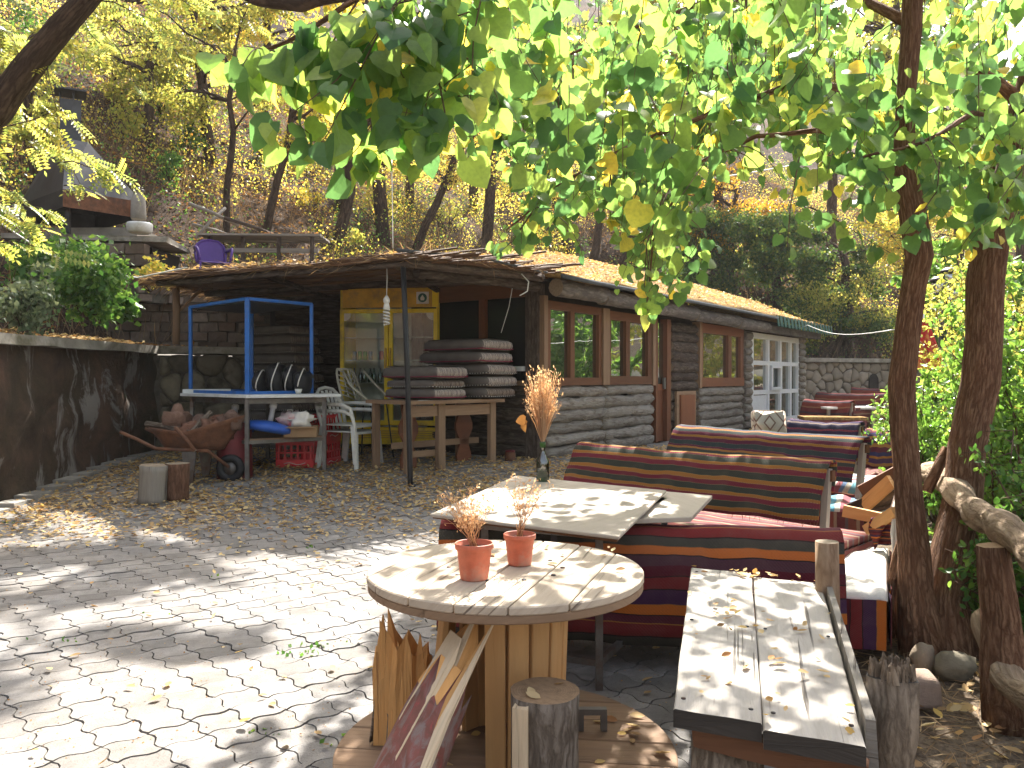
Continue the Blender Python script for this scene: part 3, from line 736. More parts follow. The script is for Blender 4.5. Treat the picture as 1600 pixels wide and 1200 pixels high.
# windows : frames, posts and panes
def window(t0, t1, z0, z1, muls, fm, fw=.07, pane=T['glass'], rails=(), depth=.06):
    w_ = thing('window', None, None, (0, 0, 0)); w_.parent = cab
    ts = [t0]+muls+[t1]
    cb('frame', fm, t0-fw*.5, t1+fw*.5, z1-fw, z1, -depth, depth*.8, w_); cb('frame', fm, t0-fw*.5, t1+fw*.5, z0, z0+fw, -depth-.01, depth*.8, w_)
    for t in ts: cb('mullion', fm, t-fw*.5, t+fw*.5, z0+fw, z1-fw, -depth+.004, depth*.75, w_)
    zs = [z0+fw]+list(rails)+[z1-fw]
    for r in rails: cb('rail', fm, t0, t1, r-fw*.4, r+fw*.4, -depth+.008, depth*.7, w_)
    for i in range(len(ts)-1):
        for a, b in zip(zs, zs[1:]): cb('pane', pane, ts[i]+fw*.5, ts[i+1]-fw*.5, a+(fw*.4 if a in rails else 0), b-(fw*.4 if b in rails else 0), -.005+R.uniform(-.003, .003), .005, w_)
    return w_
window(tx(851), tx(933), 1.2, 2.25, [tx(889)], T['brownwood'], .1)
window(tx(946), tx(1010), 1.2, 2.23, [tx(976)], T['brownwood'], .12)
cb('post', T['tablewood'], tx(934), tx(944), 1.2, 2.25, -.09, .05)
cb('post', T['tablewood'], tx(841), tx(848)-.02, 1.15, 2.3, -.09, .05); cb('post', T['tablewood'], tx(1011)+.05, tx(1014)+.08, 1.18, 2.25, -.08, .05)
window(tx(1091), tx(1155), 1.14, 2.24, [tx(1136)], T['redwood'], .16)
for t in (tx(1086),): cb('post', T['tablewood'], t, t+.1, 1.12, 2.25, -.09, .05)
# plank door
dt = thing('door', None, None); dt.parent = cab
cb('door_leaf', T['redwood'], tx(1017)+.08, tx(1040), .3, 1.12, -.0, .05, dt); cb('frame', T['redwood'], tx(1036), tx(1042), .3, 2.22, -.07, .05, dt); cb('frame', T['redwood'], tx(1015)+.1, tx(1018)+.1, .3, 2.22, -.06, .05, dt)
cb('pane', T['glass'], tx(1019), tx(1036), 1.2, 2.15, .0, .02, dt); cb('rail', T['redwood'], tx(1017), tx(1037), 1.1, 1.2, -.02, .04, dt)
cb('handle', T['steel'], tx(1035)-.06, tx(1035), 1.12, 1.3, -.06, -.03, dt)
cb('hatch', T['redwood'], tx(1050), tx(1072), .42, 1.02, -.16, -.1); cb('hatch_frame', T['tablewood'], tx(1046), tx(1076), .36, 1.08, -.13, -.09)
# white plastic glazed wall
ww = window(7.55, 10.68, .32, 2.2, [tx(1197), tx(1216), tx(1232)], T['whitepvc'], .11, rails=(1.0, 1.6))
cb('panel', T['whitepvc'], 7.62, tx(1197)-.06, .42, .94, -.03, -.01, ww); cb('sash', T['whitepvc'], tx(1199), tx(1200)+.03, 1.06, 1.54, -.1, -.05, ww); cb('sash', T['whitepvc'], tx(1213), tx(1214)+.05, 1.06, 1.54, -.1, -.05, ww)
cb('sash', T['whitepvc'], tx(1199), tx(1214)+.05, 1.04, 1.1, -.103, -.047, ww); cb('sash', T['whitepvc'], tx(1199), tx(1214)+.05, 1.5, 1.56, -.103, -.047, ww)
# side wall under the canopy (from the corner back towards the fridge)
def sp(s, n, z): return FN3*s+FU3*n+Vector((0, 0, z-.3))
def sb(name, mat, s0, s1, z0, z1, n0=-.04, n1=.04):
    m = MB(); m.hexa([sp(s0, n0, z0), sp(s1, n0, z0), sp(s1, n1, z0), sp(s0, n1, z0), sp(s0, n0, z1), sp(s1, n0, z1), sp(s1, n1, z1), sp(s0, n1, z1)]); return m.build(name, mat, cab)
sb('corner_post', T['darklog'], -.02, .16, .25, 2.45, -.1, .06)
for k in range(6):
    z = .3+.155*(k+.5); m = MB(); m.tube([sp(.0+i*.35, .0, z+R.uniform(-.006, .006)) for i in range(7)], .09, 9, jit=.2, seed=k+40); m.build('log', T['darklog'], cab)
sb('sill', T['tablewood'], .1, 2.1, 1.2, 1.26, -.06, .05); sb('post', T['redwood'], .82, .92, 1.26, 2.3, -.05, .05); sb('post', T['darklog'], 1.9, 2.1, 1.26, 2.4)
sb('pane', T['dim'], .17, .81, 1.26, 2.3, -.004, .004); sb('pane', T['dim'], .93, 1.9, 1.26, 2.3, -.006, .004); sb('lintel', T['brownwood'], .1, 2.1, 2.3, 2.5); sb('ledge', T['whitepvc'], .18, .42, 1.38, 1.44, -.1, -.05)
# log back wall beside the fridge
def bw(x, z, y=12.1): return Vector((x, y, z))-CB
for k in range(13):
    z = .3+.17*(k+.5); m = MB(); m.tube([bw(-3.55+i*.45, z+R.uniform(-.008, .008)) for i in range(7)], .1, 9, jit=.2, seed=k+70); m.build('log', T['darklog'], cab)
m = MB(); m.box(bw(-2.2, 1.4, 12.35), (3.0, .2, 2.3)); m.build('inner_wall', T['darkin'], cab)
# eave beams and roof
e = []
for k, (a, b) in enumerate(((-.15, 1.0), (.95, 2.25), (2.2, 4.0), (3.95, 6.0), (5.9, 7.6))):
    m = MB(); m.tube([fp(a+(b-a)*i/5, -.32, 2.37-.02*k+.01*mnoise.noise(Vector((i, k, 0)))) for i in range(6)], [.105*(1+.1*mnoise.noise(Vector((i*.7, k*2, 0)))) for i in range(6)], 12, cap=1, jit=.12, seed=k); m.build('eave_log', [T['eavelog'], T['greyrings']], cab)
def rz(u, v):     # u along, v from eave 0 to ridge 1
    t = -.35+u*12.0; n = -.5+v*3.0
    if u > .82: n_ = v; 
    z = 2.48+(.40+.62*sst((t+.3)/4.2))*(1-(1-v)**1.35)+.035*mnoise.noise(Vector((t*1.1, n*1.3, 4)))
    if t > 9.6: z -= (t-9.6)*.38*v
    return fp(t, n, z)
m = MB(); m.grid(rz, 60, 14, uvf=lambda a, b: (a*12, b*3)); rf = m.build('roof', T['rooflit'], cab, solid=.05)
m = MB(); m.grid(lambda u, v: fp(-.35+u*12, 2.5+v*2.6, 2.86+.62*sst(u*12/4.2)-v*.6), 24, 4); m.build('rear_roof', T['felt'], cab, solid=.05)
pts = [rz(R.random(), R.random()**.8)+Vector((0, 0, .035+.02*R.random())) for _ in range(9000)]
cloud('fallen_leaves', pts, (.03, .065), RH, T['fallen'], cab, 'stuff', flat=True)
m = MB(); m.grid(lambda u, v: fp(-.36+u*8.0, -.52-.01, 2.44+v*.05), 10, 1); m.build('roof_edge', T['felt'], cab, solid=.02)
m = MB(); nsc = 34
for k in range(nsc):
    t0 = 7.55+k*4.1/nsc; t1 = t0+4.1/nsc-.012; n_ = -.56-.02*(k % 2)
    m.hexa([fp(t0, n_, 2.30+.02*R.random()), fp(t1, n_, 2.30+.02*R.random()), fp(t1, n_+.01, 2.3), fp(t0, n_+.01, 2.3), fp(t0, n_+.03, 2.52), fp(t1, n_+.03, 2.52), fp(t1, n_+.04, 2.52), fp(t0, n_+.04, 2.52)])
m.build('scalloped_trim', T['greenroof'], cab)
m = MB(); m.beam(fp(7.4, -.3, 2.27), fp(11.4, -.3, 2.27), .14, .14); m.build('eave_log', T['eavelog'], cab)
m = MB()
m.grid(lambda u, v: Vector((-1.95+u*2.0+v*.1, 10.4+u*.2+v*1.6, 2.60+.33*(1-abs(u*2-1))**1.0+v*.08))-CB, 8, 4); m.build('ridge_sheet', T['felt'], cab, solid=.03)

# ------------------------------------------------------------ reed canopy
KP = [(-4.5, 9.9), (-1.1, 8.05), (.35, 9.15), (-.2, 10.2), (-1.0, 12.0), (-4.3, 12.2)]
can = thing('reed_canopy', 'sagging brown reed and straw canopy in front of the cabin', 'canopy', (-2.2, 10, 2.5))
KO = Vector((-2.2, 10, 2.5))
def kz(x, y): return 2.53+.03*math.sin(x*2.1+y)+.02*mnoise.noise(Vector((x*2, y*2, 0)))-.05*max(0, -3.4-x)
def inpoly(x, y, poly):
    c = False; n = len(poly)
    for i in range(n):
        x1, y1 = poly[i]; x2, y2 = poly[(i+1) % n]
        if (y1 > y) != (y2 > y) and x < (x2-x1)*(y-y1)/(y2-y1)+x1: c = not c
    return c
m = MB(); kdir = Vector((-3.4, 1.85, 0)).normalized(); kn = Vector((-kdir.y, kdir.x, 0))
k = 0
while k < 900:
    x, y = R.uniform(-4.6, .4), R.uniform(8, 12.2)
    if not inpoly(x, y, KP): continue
    L = R.uniform(.6, 1.5); d = Matrix.Rotation(R.gauss(0, .12), 3, 'Z')@kdir*(L/2); c = Vector((x, y, kz(x, y)+R.uniform(-.03, .045)))-KO
    m.tube([c-d, c, c+d], R.uniform(.006, .013), 4); k += 1
m.build('reeds', T['reed'], can, 'stuff')
m = MB(); m.prism([(x+2.2, y-10) for x, y in KP], -.0, .035); m.build('reed_mat', T['reed'], can)
for a, b, r in (((-4.4, 9.95), (-1.05, 8.12), .035), ((-1.1, 8.12), (.35, 9.3), .05), ((-4.2, 11.0), (-.2, 9.4), .045), ((-4.2, 11.8), (-.8, 10.9), .045), ((-1.2, 8.2), (-.9, 11.9), .04), ((-2.8, 9.1), (-2.6, 12), .04)):
    m = MB(); m.tube([Vector((a[0]+(b[0]-a[0])*i/5, a[1]+(b[1]-a[1])*i/5, 2.46+R.uniform(-.012, .012)))-KO for i in range(6)], r, 8, jit=.15, seed=a[0]); m.build('beam', T['darklog'], can)
m = MB(); m.tube([Vector((-1.0+1.3*i/6, 8.38+1.2*i/6, 2.40+.012*math.sin(i*2)))-KO for i in range(7)], .065, 10, jit=.2, seed=4); m.build('beam', T['darklog'], can)
m = MB(); m.tube([Vector((-1.15, 8.0, 2.575))-KO, Vector((-.3, 8.6, 2.58))-KO, Vector((.4, 9.15, 2.5))-KO], .018, 6); m.build('edge_pipe', T['felt'], can)
pts = []; yd = []
for k in range(1500):
    s = R.random(); i = R.choice((0, 1, 5, 5, 5)); a = Vector((*KP[i], 0)); b = Vector((*KP[(i+1) % 6], 0)); q = a.lerp(b, s); out = Vector(((b-a).y, -(b-a).x, 0)).normalized()
    q += out*R.uniform(-.15, .05); q.z = kz(q.x, q.y)+R.uniform(-.03, .07); pts.append(q-KO); yd.append(out*.9+kdir*R.uniform(-.6, .8)+Vector((0, 0, R.uniform(-.35, .2))))
cloud('straw_fringe', pts, (.08, .26), (STRAW[0]*np.array([.5, 1, 1]), STRAW[1]), T['straw'], can, 'stuff', ydir=yd, yj=.25)
pts = []
while len(pts) < 3500:
    x, y = R.uniform(-4.6, .4), R.uniform(8, 12.2)
    if inpoly(x, y, KP): pts.append(Vector((x, y, kz(x, y)+.06))-KO)
cloud('fallen_leaves', pts, (.03, .07), RH, T['fallen'], can, 'stuff', flat=True)
# posts of the canopy
g = G(641, 760)
pt = thing('metal_post', 'thin black metal post holding up the front corner of the reed canopy', 'post', g)
m = MB(); m.tube([(0, 0, -.02), (0, 0, .1), (-.03, 0, 1.2), Vector((-.07, .0, 2.46-g.z))], .028, 12); m.build('pole', T['blackmetal'], pt)
m = MB(); m.box((0, 0, .006), (.12, .12, .012)); m.build('base_plate', T['blackmetal'], pt)
q = P(214+15, 470, 10.4)
pt = thing('wooden_post', 'short wooden post under the left end of the reed canopy, on the wall top', 'post', (-4.45, 10.6, 1.74))
m = MB(); m.tube([(0, 0, 0), (.01, 0, .4), (0, 0, .74)], .05, 8, jit=.1); m.build('pole', T['tablewood'], pt); m = MB(); m.tube([(0, 0, .40), (.3, .1, .74)], .022, 6); m.build('brace', T['tablewood'], pt)
# ------------------------------------------------------------ cable drum table and what stands on it
Y0 = 2.62; c = P(790, 887, Y0); ctr = Vector((c.x, Y0, 0)); TZ = c.z
sp_ = thing('spool_table', 'round cable drum table with scarred top and pine staves, two pots on it', 'table', (ctr.x, ctr.y, 0))
def disc_planks(r, z0, z1, mat, parent, ang, n=5, gap=.004, name='plank', tone=None):
    for k in range(n):
        a = -r+2*r*k/n+gap/2; b = -r+2*r*(k+1)/n-gap/2; pts = []
        N_ = 12
        for i in range(N_+1):
            y = a+(b-a)*i/N_; pts.append((math.sqrt(max(1e-5, r*r-y*y)), y))
        for i in range(N_+1):
            y = b+(a-b)*i/N_; pts.append((-math.sqrt(max(1e-5, r*r-y*y)), y))
        q = []
        for x, y in pts:
            if not q or (abs(q[-1][0]-x)+abs(q[-1][1]-y)) > 1e-4: q.append((x, y))
        m = MB(); dz = R.uniform(-.0015, .0015); m.prism([(x*math.cos(ang)-y*math.sin(ang), x*math.sin(ang)+y*math.cos(ang)) for x, y in q], z0, z1+dz)
        # grain along the plank
        for fi, f in enumerate(m.f):
            m.uv[fi] = [((m.v[i][0]*math.cos(ang)+m.v[i][1]*math.sin(ang))+k*3.3, (-m.v[i][0]*math.sin(ang)+m.v[i][1]*math.cos(ang))+m.v[i][2]) for i in f]
        o = m.build(name, mat, parent); bevel(o, .004)
disc_planks(.449, TZ-.026, TZ, T['drumtop'], sp_, 1.25, 6)
disc_planks(.446, TZ-.052, TZ-.0265, T['tablewood'], sp_, .3, 6)
disc_planks(.555, .062, .09, T['tablewood'], sp_, -.12, 7); disc_planks(.55, .03, .0615, T['brownwood'], sp_, 1.2, 6)
n_ = 17
for k in range(n_):
    a = 2*PI*k/n_+.12; px_ = math.cos(a); py_ = math.sin(a)
    if py_ < 0 and -.95 < px_ < -.35: continue
    rt = .185; rb = .165; w_ = 2*PI*.175/n_*.97
    d = Vector((-math.sin(a), math.cos(a), 0)); o_ = Vector((px_, py_, 0))
    m = MB(); b_ = o_*rb; t_ = o_*rt
    if px_ < -.9: b_ = o_*(rb+.07)+Vector((0, -.02, 0))
    m.hexa([b_-d*w_/2+Vector((0, 0, .091)), b_+o_*.022-d*w_/2+Vector((0, 0, .091)), b_+o_*.022+d*w_/2+Vector((0, 0, .091)), b_+d*w_/2+Vector((0, 0, .091)),
            t_-d*w_/2+Vector((0, 0, TZ-.053)), t_+o_*.022-d*w_/2+Vector((0, 0, TZ-.053)), t_+o_*.022+d*w_/2+Vector((0, 0, TZ-.053)), t_+d*w_/2+Vector((0, 0, TZ-.053))])
    o = m.build('stave', T['pine'], sp_); bevel(o, .003)
m = MB()
for k in range(10):
    a = 2*PI*k/10; m.lathe((.17*math.cos(a)*1.1, .17*math.sin(a), TZ), [(.008, -.002), (.008, .002), (.004, .004)], 8)
m.build('bolts', T['iron'], sp_, 'stuff')
m = MB(); m.lathe((-.055, -.26, .0905), [(.055, 0), (.055, .001)], 16); m.build('hole_shade', T['darkin'], sp_)  # flat dark disc; the shade of an opening is put into its colour

def flower_pot(px, py, r, h, label, dx, seed, Y):
    b = P(px, py, Y); b.z = TZ
    t = thing('flower_pot', label, 'pot', b, 0, 'potted dry plants on the drum table')
    m = MB(); m.lathe((0, 0, .002), [(r*.72, 0), (r*.75, .004), (r*.93, h*.82), (r*.95, h*.83), (r*1.03, h*.84), (r*1.04, h*.985), (r*1.0, h), (r*.97, h*.98), (r*.9, h*.84)], 28)
    m.build('pot', T['pot'], t)
    m = MB(); m.lathe((0, 0, h*.86), [(0, .006), (r*.5, .004), (r*.92, 0)], 16); m.build('earth', T['potin'], t)
    return t, b
def dryplant(t, h, spread, n, seed, base, lean=0, mat=None, r0=.0022, flowers=True, nf=260):
    rr = random.Random(seed); m = MB(); ends = []
    for k in range(n):
        a = rr.uniform(0, 2*PI); s = spread*rr.uniform(.2, 1); hh_ = h*rr.uniform(.6, 1)
        p = [Vector((0, 0, base))+Vector((rr.uniform(-.012, .012), rr.uniform(-.012, .012), 0))]
        for i in range(1, 5):
            f = i/4; p.append(Vector((math.cos(a)*s*f**1.4+lean*f+rr.uniform(-.008, .008), math.sin(a)*s*f**1.4+rr.uniform(-.008, .008), base+hh_*f)))
        m.tube(p, [r0, r0*.8, r0*.6, r0*.5, r0*.35], 3)
        for q in p[2:]:
            for _ in range(3):
                e = q+Vector((rr.uniform(-1, 1), rr.uniform(-1, 1), rr.uniform(.1, 1.2)))*.028; m.tube([q, e], [r0*.4, r0*.25], 3); ends.append(e)
    m.build('stems', mat or T['drytwig'], t, 'stuff')
    if flowers and ends:
        pts = np.array([tuple(rr.choice(ends)) for _ in range(nf)])+NR.normal(size=(nf, 3))*.006
        cloud('seed_heads', pts, (.006, .014), RH, T['drytwig'], t, 'stuff', yj=3)
sc = (TZ)
p1, b1 = flower_pot(741, 903, .058, .112, 'faded terracotta pot at the left with tangled brown dead plant', 0, 1, 2.47)
dryplant(p1, .17, .11, 26, 3, .095, -.02, nf=330, r0=.0017)
p2, b2 = flower_pot(812, 878, .052, .103, 'bright terracotta pot at the right rear with tall pale dried plant', 0, 2, 2.66)
dryplant(p2, .20, .085, 14, 5, .09, .01, nf=230, r0=.0017)
# wine bottle with bouquet of dry grass : stands on the plywood table
def tabletop(px, py, z): 
    d = ray(px, py); Y = (z-CZ)/d.z; return Vector((d.x*Y, Y, z))
bt = tabletop(848, 752, .70)
vt = thing('bottle_vase', 'green glass bottle holding a tall bouquet of dry pinkish grass on the plywood table', 'vase', bt)
m = MB(); m.lathe((0, 0, 0), [(.033, 0), (.037, .006), (.037, .10), (.035, .12), (.016, .16), (.013, .175), (.013, .215), (.016, .217), (.016, .228), (.012, .23)], 20); m.build('bottle', T['greenglass'], vt)
m = MB(); m.lathe((0, 0, .196), [(.0135, 0), (.0165, .0), (.017, .03), (.0135, .03)], 14); m.build('neck_foil', T['greenleaf'], vt)
rr = random.Random(9); m = MB(); ends = []
for k in range(230):
    a = rr.uniform(0, 2*PI); s = .11*rr.random()**.8; h_ = rr.uniform(.20, .42)
    p = [Vector((0, 0, .06)), Vector((math.cos(a)*.008, math.sin(a)*.008, .225)), Vector((math.cos(a)*s*.45, math.sin(a)*s*.45, .225+h_*.5)), Vector((math.cos(a)*s, math.sin(a)*s, .225+h_))]
    m.tube(p, [.0016, .0014, .0012, .0007], 3); ends += [p[3], p[2].lerp(p[3], .4), p[2].lerp(p[3], .7)]
m.build('grass_stems', T['drytwig'], vt, 'stuff')
pts = np.array([tuple(rr.choice(ends)) for _ in range(1000)])+NR.normal(size=(1000, 3))*.012
cloud('grass_plumes', pts, (.012, .03), (RH[0]*np.array([.35, 1, 1]), RH[1]), T['drytwig'], vt, 'stuff', ydir=np.tile([0, 0, 1.], (1000, 1)), yj=.6)
cloud('curled_leaf', [(-.10, -.02, .36), (-.105, 0, .34)], (.05, .06), HEART, T['orangelit'], vt, None)

# splintered logs standing round the drum
def splinter(name, label, base, h, r, seed):
    t = thing(name, label, 'log', base); rr = random.Random(seed); N_ = 22; m = MB()
    tops = []
    for k in range(N_):
        a = 2*PI*k/N_; x = math.cos(a); f = .62+.1*rr.random()+.30*max(0, 1-abs(x+.62)/.28)+.12*max(0, 1-abs(x-.1)/.15)+.07*(k % 3)/2
        tops.append(min(1, f)*h)
    ring0 = [(math.cos(2*PI*k/N_)*r*(1+.1*rr.random()), math.sin(2*PI*k/N_)*r*.75) for k in range(N_)]
    lv = [0, .3, .6, .85, 1]
    for l in lv:
        for k in range(N_):
            x, y = ring0[k]; j = 1-(.28*l if k % 2 else .04*l); m.v.append((x*j+l*.006*rr.uniform(-1, 1), y*j, tops[k]*l))
    for l in range(4):
        for k in range(N_):
            k2 = (k+1) % N_; q = [l*N_+k, l*N_+k2, (l+1)*N_+k2, (l+1)*N_+k]
            m.face(q, [(m.v[i][2]+seed, (k+(1 if i % N_ == k2 else 0))*r*.35) for i in q], 1 if l == 0 and k % 7 == 0 else 0)
    b = len(m.v); m.v.append((0, 0, h*.45))
    for k in range(N_): m.face([4*N_+k, 4*N_+(k+1) % N_, b], [(0, 0), (.02, .02), (.3, .01)])
    m.build('split_wood', [T['freshwood'], T['stumpbark']], t)
    for (x0, w0, hh0, y0) in ((-.62, .3, 1.0, -.6), (-.1, .24, .80, -.72), (.25, .18, .68, -.7), (.62, .26, .84, -.5), (.88, .16, .7, -.2)):
        m = MB(); x0 *= r; w0 *= r; y0 = y0*r*.9; m.hexa([(x0-w0, y0-.01, 0), (x0+w0, y0-.012, 0), (x0+w0, y0+.03, 0), (x0-w0, y0+.03, 0),
            (x0-w0*.75, y0+.004, hh0*h*.72), (x0+w0*.7, y0+.0, hh0*h*.66), (x0+w0*.6, y0+.03, hh0*h*.66), (x0-w0*.7, y0+.03, hh0*h*.72)])
        m.hexa([(x0-w0*.75, y0+.004, hh0*h*.72), (x0+w0*.7, y0+.0, hh0*h*.66), (x0+w0*.6, y0+.03, hh0*h*.66), (x0-w0*.7, y0+.03, hh0*h*.72),
            (x0-w0*.05, y0+.012, hh0*h), (x0+w0*.08, y0+.012, hh0*h*.985), (x0+w0*.06, y0+.02, hh0*h*.985), (x0-w0*.03, y0+.02, hh0*h)])
        m.build('splinter', T['freshwood'], t)
    m = MB(); m.grid(lambda u, v: Vector((-r*1.06+u*.018, -r*.4+v*r*.9-.0, .0+u*0))+Vector((0, 0, .15*h*(1-u)))*0+Vector((0, 0, u*.34*h)), 3, 5); m.build('bark', T['stumpbark'], t, solid=.008)
    return t
sb_ = tabletop(628, 1150, .092)
splinter('splintered_log', 'upright splintered orange log with jagged pointed top, left of the drum table', (P(630, 1140, 2.68).x, 2.68, .092), .425, .098, 4)
# fallen log with peeling red bark leaning on the drum
a = Vector((P(640, 1200, 1.98).x, 1.93, .10)); a = Vector((-.345, 1.97, .12)); b = Vector((-.095, 2.41, TZ-.07))
rl = thing('red_bark_log', 'broken log with peeling red bark and pale splintered end leaning against the drum', 'log', a)
d = b-a; m = MB(); k = 12
m.tube([d*(i/k*.62) for i in range(-2, k+1)], [.102-.026*max(0, i)/k for i in range(-2, k+1)], 18, cap=1, jit=.10, seed=3)
for q_ in range(18):
    for lay, am in ((1, .16), (2, .07)):
        i_ = len(m.v)-18*lay+q_; v_ = Vector(m.v[i_])+d*am*(mnoise.noise(Vector((q_*.9, 3, 1)))*1.6-.1+(.25 if q_ % 3 == 0 else 0)); m.v[i_] = tuple(v_*(1 if lay > 1 else 1))
m.build('trunk', [T['redpaint'], T['freshwood']], rl)
m = MB(); mk = rot_to(d)
m.tube([d*(.50+i*.05) for i in range(10)], [.060, .060, .058, .055, .050, .047, .042, .034, .020, .006], 12, jit=.22, seed=6); m.build('split_end', T['freshwood'], rl)
up_ = mk@Vector((0, 0, 1)); sd = mk@Vector((0, 1, 0))
ocream = T['cream'] = m_wood('cream_sapwood', (.72, .58, .40), (.55, .40, .24), dark=(.25, .15, .08), sc=2, cracks=.5, bump=.8, var=.05)
m = MB(); m.hexa([d*.30-sd*.01+up_*.082, d*.70-sd*.035+up_*.060, d*.74+sd*.05+up_*.040, d*.42+sd*.045+up_*.062, d*.28-sd*.01+up_*.092, d*.80-sd*.03+up_*.068, d*.84+sd*.03+up_*.052, d*.44+sd*.05+up_*.072]); m.build('bare_patch', ocream, rl)
for (s0, s1, o1, o2, w_) in ((.15, .93, -.055, -.095, .022), (.30, .86, -.035, -.085, .014), (.05, .70, -.075, -.08, .02), (.45, 1.02, -.02, -.03, .018)):
    m = MB(); A = d*s0+sd*o1+up_*.045; B = d*s1+sd*o2+up_*.045
    m.hexa([A-sd*w_, B-sd*.002, B+sd*.002, A+sd*w_, A-sd*w_+up_*.014, B-sd*.001+up_*.004, B+sd*.001+up_*.004, A+sd*w_+up_*.016]); m.build('splinter', ocream if w_ > .015 else T['freshwood'], rl)
# stumps
def stump(label, base, r, h, mat=T['stumpbark'], top=T['rings'], lean=(0, 0), n=26, jit=.09, extra=False, name='log_stump'):
    t = thing(name, label, 'stump', base); m = MB()
    m.tube([Vector((lean[0]*i/6, lean[1]*i/6, h*i/6)) for i in range(7)], [r*(1.04-.04*math.sin(i/6*PI)) for i in range(7)], n, cap=1, jit=jit, seed=base[0]*7)
    m.build('wood', [mat, top], t)
    if extra:
        m = MB(); m.hexa([(-r*.97, -r*.62, 0), (-r*.52, -r*.99, 0), (-r*.5, -r*.8, 0), (-r*.8, -r*.5, 0), (-r*.97, -r*.62, h*.93), (-r*.52, -r*.99, h*.95), (-r*.5, -r*.8, h*.99), (-r*.8, -r*.5, h*.99)]); m.build('cut_face', ocream, t)
    return t
s = P(849, 1092, 2.22); stump('upright cut stump with rough bark and pale cut edge, below the drum table', (s.x+.004, 2.2, .0915), .094, s.z-.06, extra=True, jit=.07)
g = G(232, 789); stump('grey barkless stump with leaves on top, left of the pair by the wheelbarrow', (g.x, g.y+.08, g.z), .125, .36, T['greywood'], T['greyrings'], n=18, lean=(.02, 0))
g = G(271, 786); stump('reddish brown stump, right of the pair by the wheelbarrow', (g.x, g.y+.1, g.z), .10, .36, m_bark('red_stump', (.12, .06, .035), (.2, .11, .07), 1, .7, d=.01), T['greyrings'], n=18)
# short metal foot of the table frame sticking out right of the stump
g = tabletop(925, 1130, .115)
ft = thing('steel_bracket', 'small steel angle bracket lying on the drum base, right of the stump', 'bracket', (g.x, g.y, .092))
m = MB(); m.box((0, 0, .065), (.10, .025, .02)); m.box((.04, 0, .0275), (.022, .024, .055)); m.box((-.04, 0, .0275), (.022, .024, .055)); m.build('bar', T['steel'], ft)

# ------------------------------------------------------------ plywood table
def quadboard(name, mat, pts, th, parent, base, side=None, bev=.003, nu=1):
    m = MB(); p = [Vector(q)-base for q in pts]; dn = Vector((0, 0, -th))
    m.hexa([q+dn for q in p]+p); o = m.build(name, mat, parent); bevel(o, bev); return o
pt_ = thing('plywood_table', 'steel legged table topped with loose warped plywood sheets holding the bottle', 'table', (.25, 4.0, gz(.25, 4)))
TB = Vector((.25, 4.0, 0))
T['ply'] = m_wood('worn_plywood', (.44, .38, .31), (.33, .28, .23), sc=.5, cracks=.3, bump=.4, var=.05)
def tt(px, py, z): q = tabletop(px, py, z); return q
quadboard('plywood_sheet', T['ply'], [tt(672, 803, .70), tt(967, 838, .70), tt(1041, 766, .70), tt(806, 743, .70)], .014, pt_, TB)
quadboard('plywood_sheet', T['brownwood'], [tt(676, 806, .682), tt(964, 843, .682), tt(1036, 769, .682), tt(806, 746, .682)], .012, pt_, TB)
quadboard('plywood_sheet', T['ply'], [tt(960, 812, .667), tt(1080, 808, .667), tt(1113, 774, .667), tt(1000, 764, .667)], .022, pt_, TB)
for (x, y) in ((-.12, 3.50), (.36, 3.30), (.03, 4.55), (.80, 4.2)):
    m = MB(); m.box(Vector((x, y, .33))-TB, (.03, .03, .64)); m.build('leg', T['steel'], pt_)
for a, b in (((-.12, 3.5), (.36, 3.3)), ((.03, 4.55), (.80, 4.2)), ((-.12, 3.5), (.03, 4.55)), ((.36, 3.3), (.80, 4.2))):
    m = MB(); m.beam(Vector((*a, .652))-TB, Vector((*b, .652))-TB, .03, .03); m.build('rail', T['steel'], pt_)
    m = MB(); m.beam(Vector((*a, .12))-TB, Vector((*b, .12))-TB, .025, .025); m.build('rail', T['steel'], pt_)
for f in (.22, .33, .62):
    m = MB(); q = Vector((-.12, 3.5, 0)).lerp(Vector((.36, 3.3, 0)), f); m.box(q-TB+Vector((0, 0, .38)), (.025, .025, .52)); m.build('bar', T['iron'], pt_)

# ------------------------------------------------------------ kilim covered benches
crim, plum, och, dgr, teal, blk = (.15, .022, .022), (.055, .022, .055), (.30, .125, .03), (.045, .048, .038), (.03, .045, .052), (.02, .014, .014)
T['wpiping_thread'] = m_plain('fringe_thread', (.22, .08, .06), .95, .4)
K1 = m_kilim('kilim_orange_purple', [(.9, (.08, .012, .02)), (.12, blk), (1, crim), (.1, blk), (1.2, plum), (.1, och), (.9, (.42, .12, .02)), (.12, blk), (.7, (.09, .02, .03)), (.1, och), (1.1, crim), (.1, blk), (.8, (.055, .05, .04)), (.1, (.3, .1, .03)), (.7, (.40, .115, .03)), (.1, blk), (.9, (.07, .03, .04))], rep=2.3, wear=.15)
K2 = m_kilim('kilim_green_ochre', [(1, (.16, .025, .04)), (1.2, dgr), (.7, och), (.9, (.14, .022, .035)), (1.1, dgr), (.6, och)], rep=6.2, dots=(.45, .36, .18), wear=.2)
K3 = m_kilim('kilim_teal_plum', [(.6, (.26, .13, .03)), (1, (.09, .02, .045)), (1.2, teal), (.5, (.09, .02, .05)), (.5, (.30, .14, .04)), (.9, (.04, .05, .05)), (1, (.10, .02, .04))], rep=6.0, dots=(.3, .25, .18), wear=.15)
K4 = m_kilim('kilim_violet', [(1, (.06, .03, .09)), (.6, (.30, .14, .05)), (1, (.10, .02, .04)), (.8, (.03, .03, .10)), (.5, och)], rep=6, wear=.15)
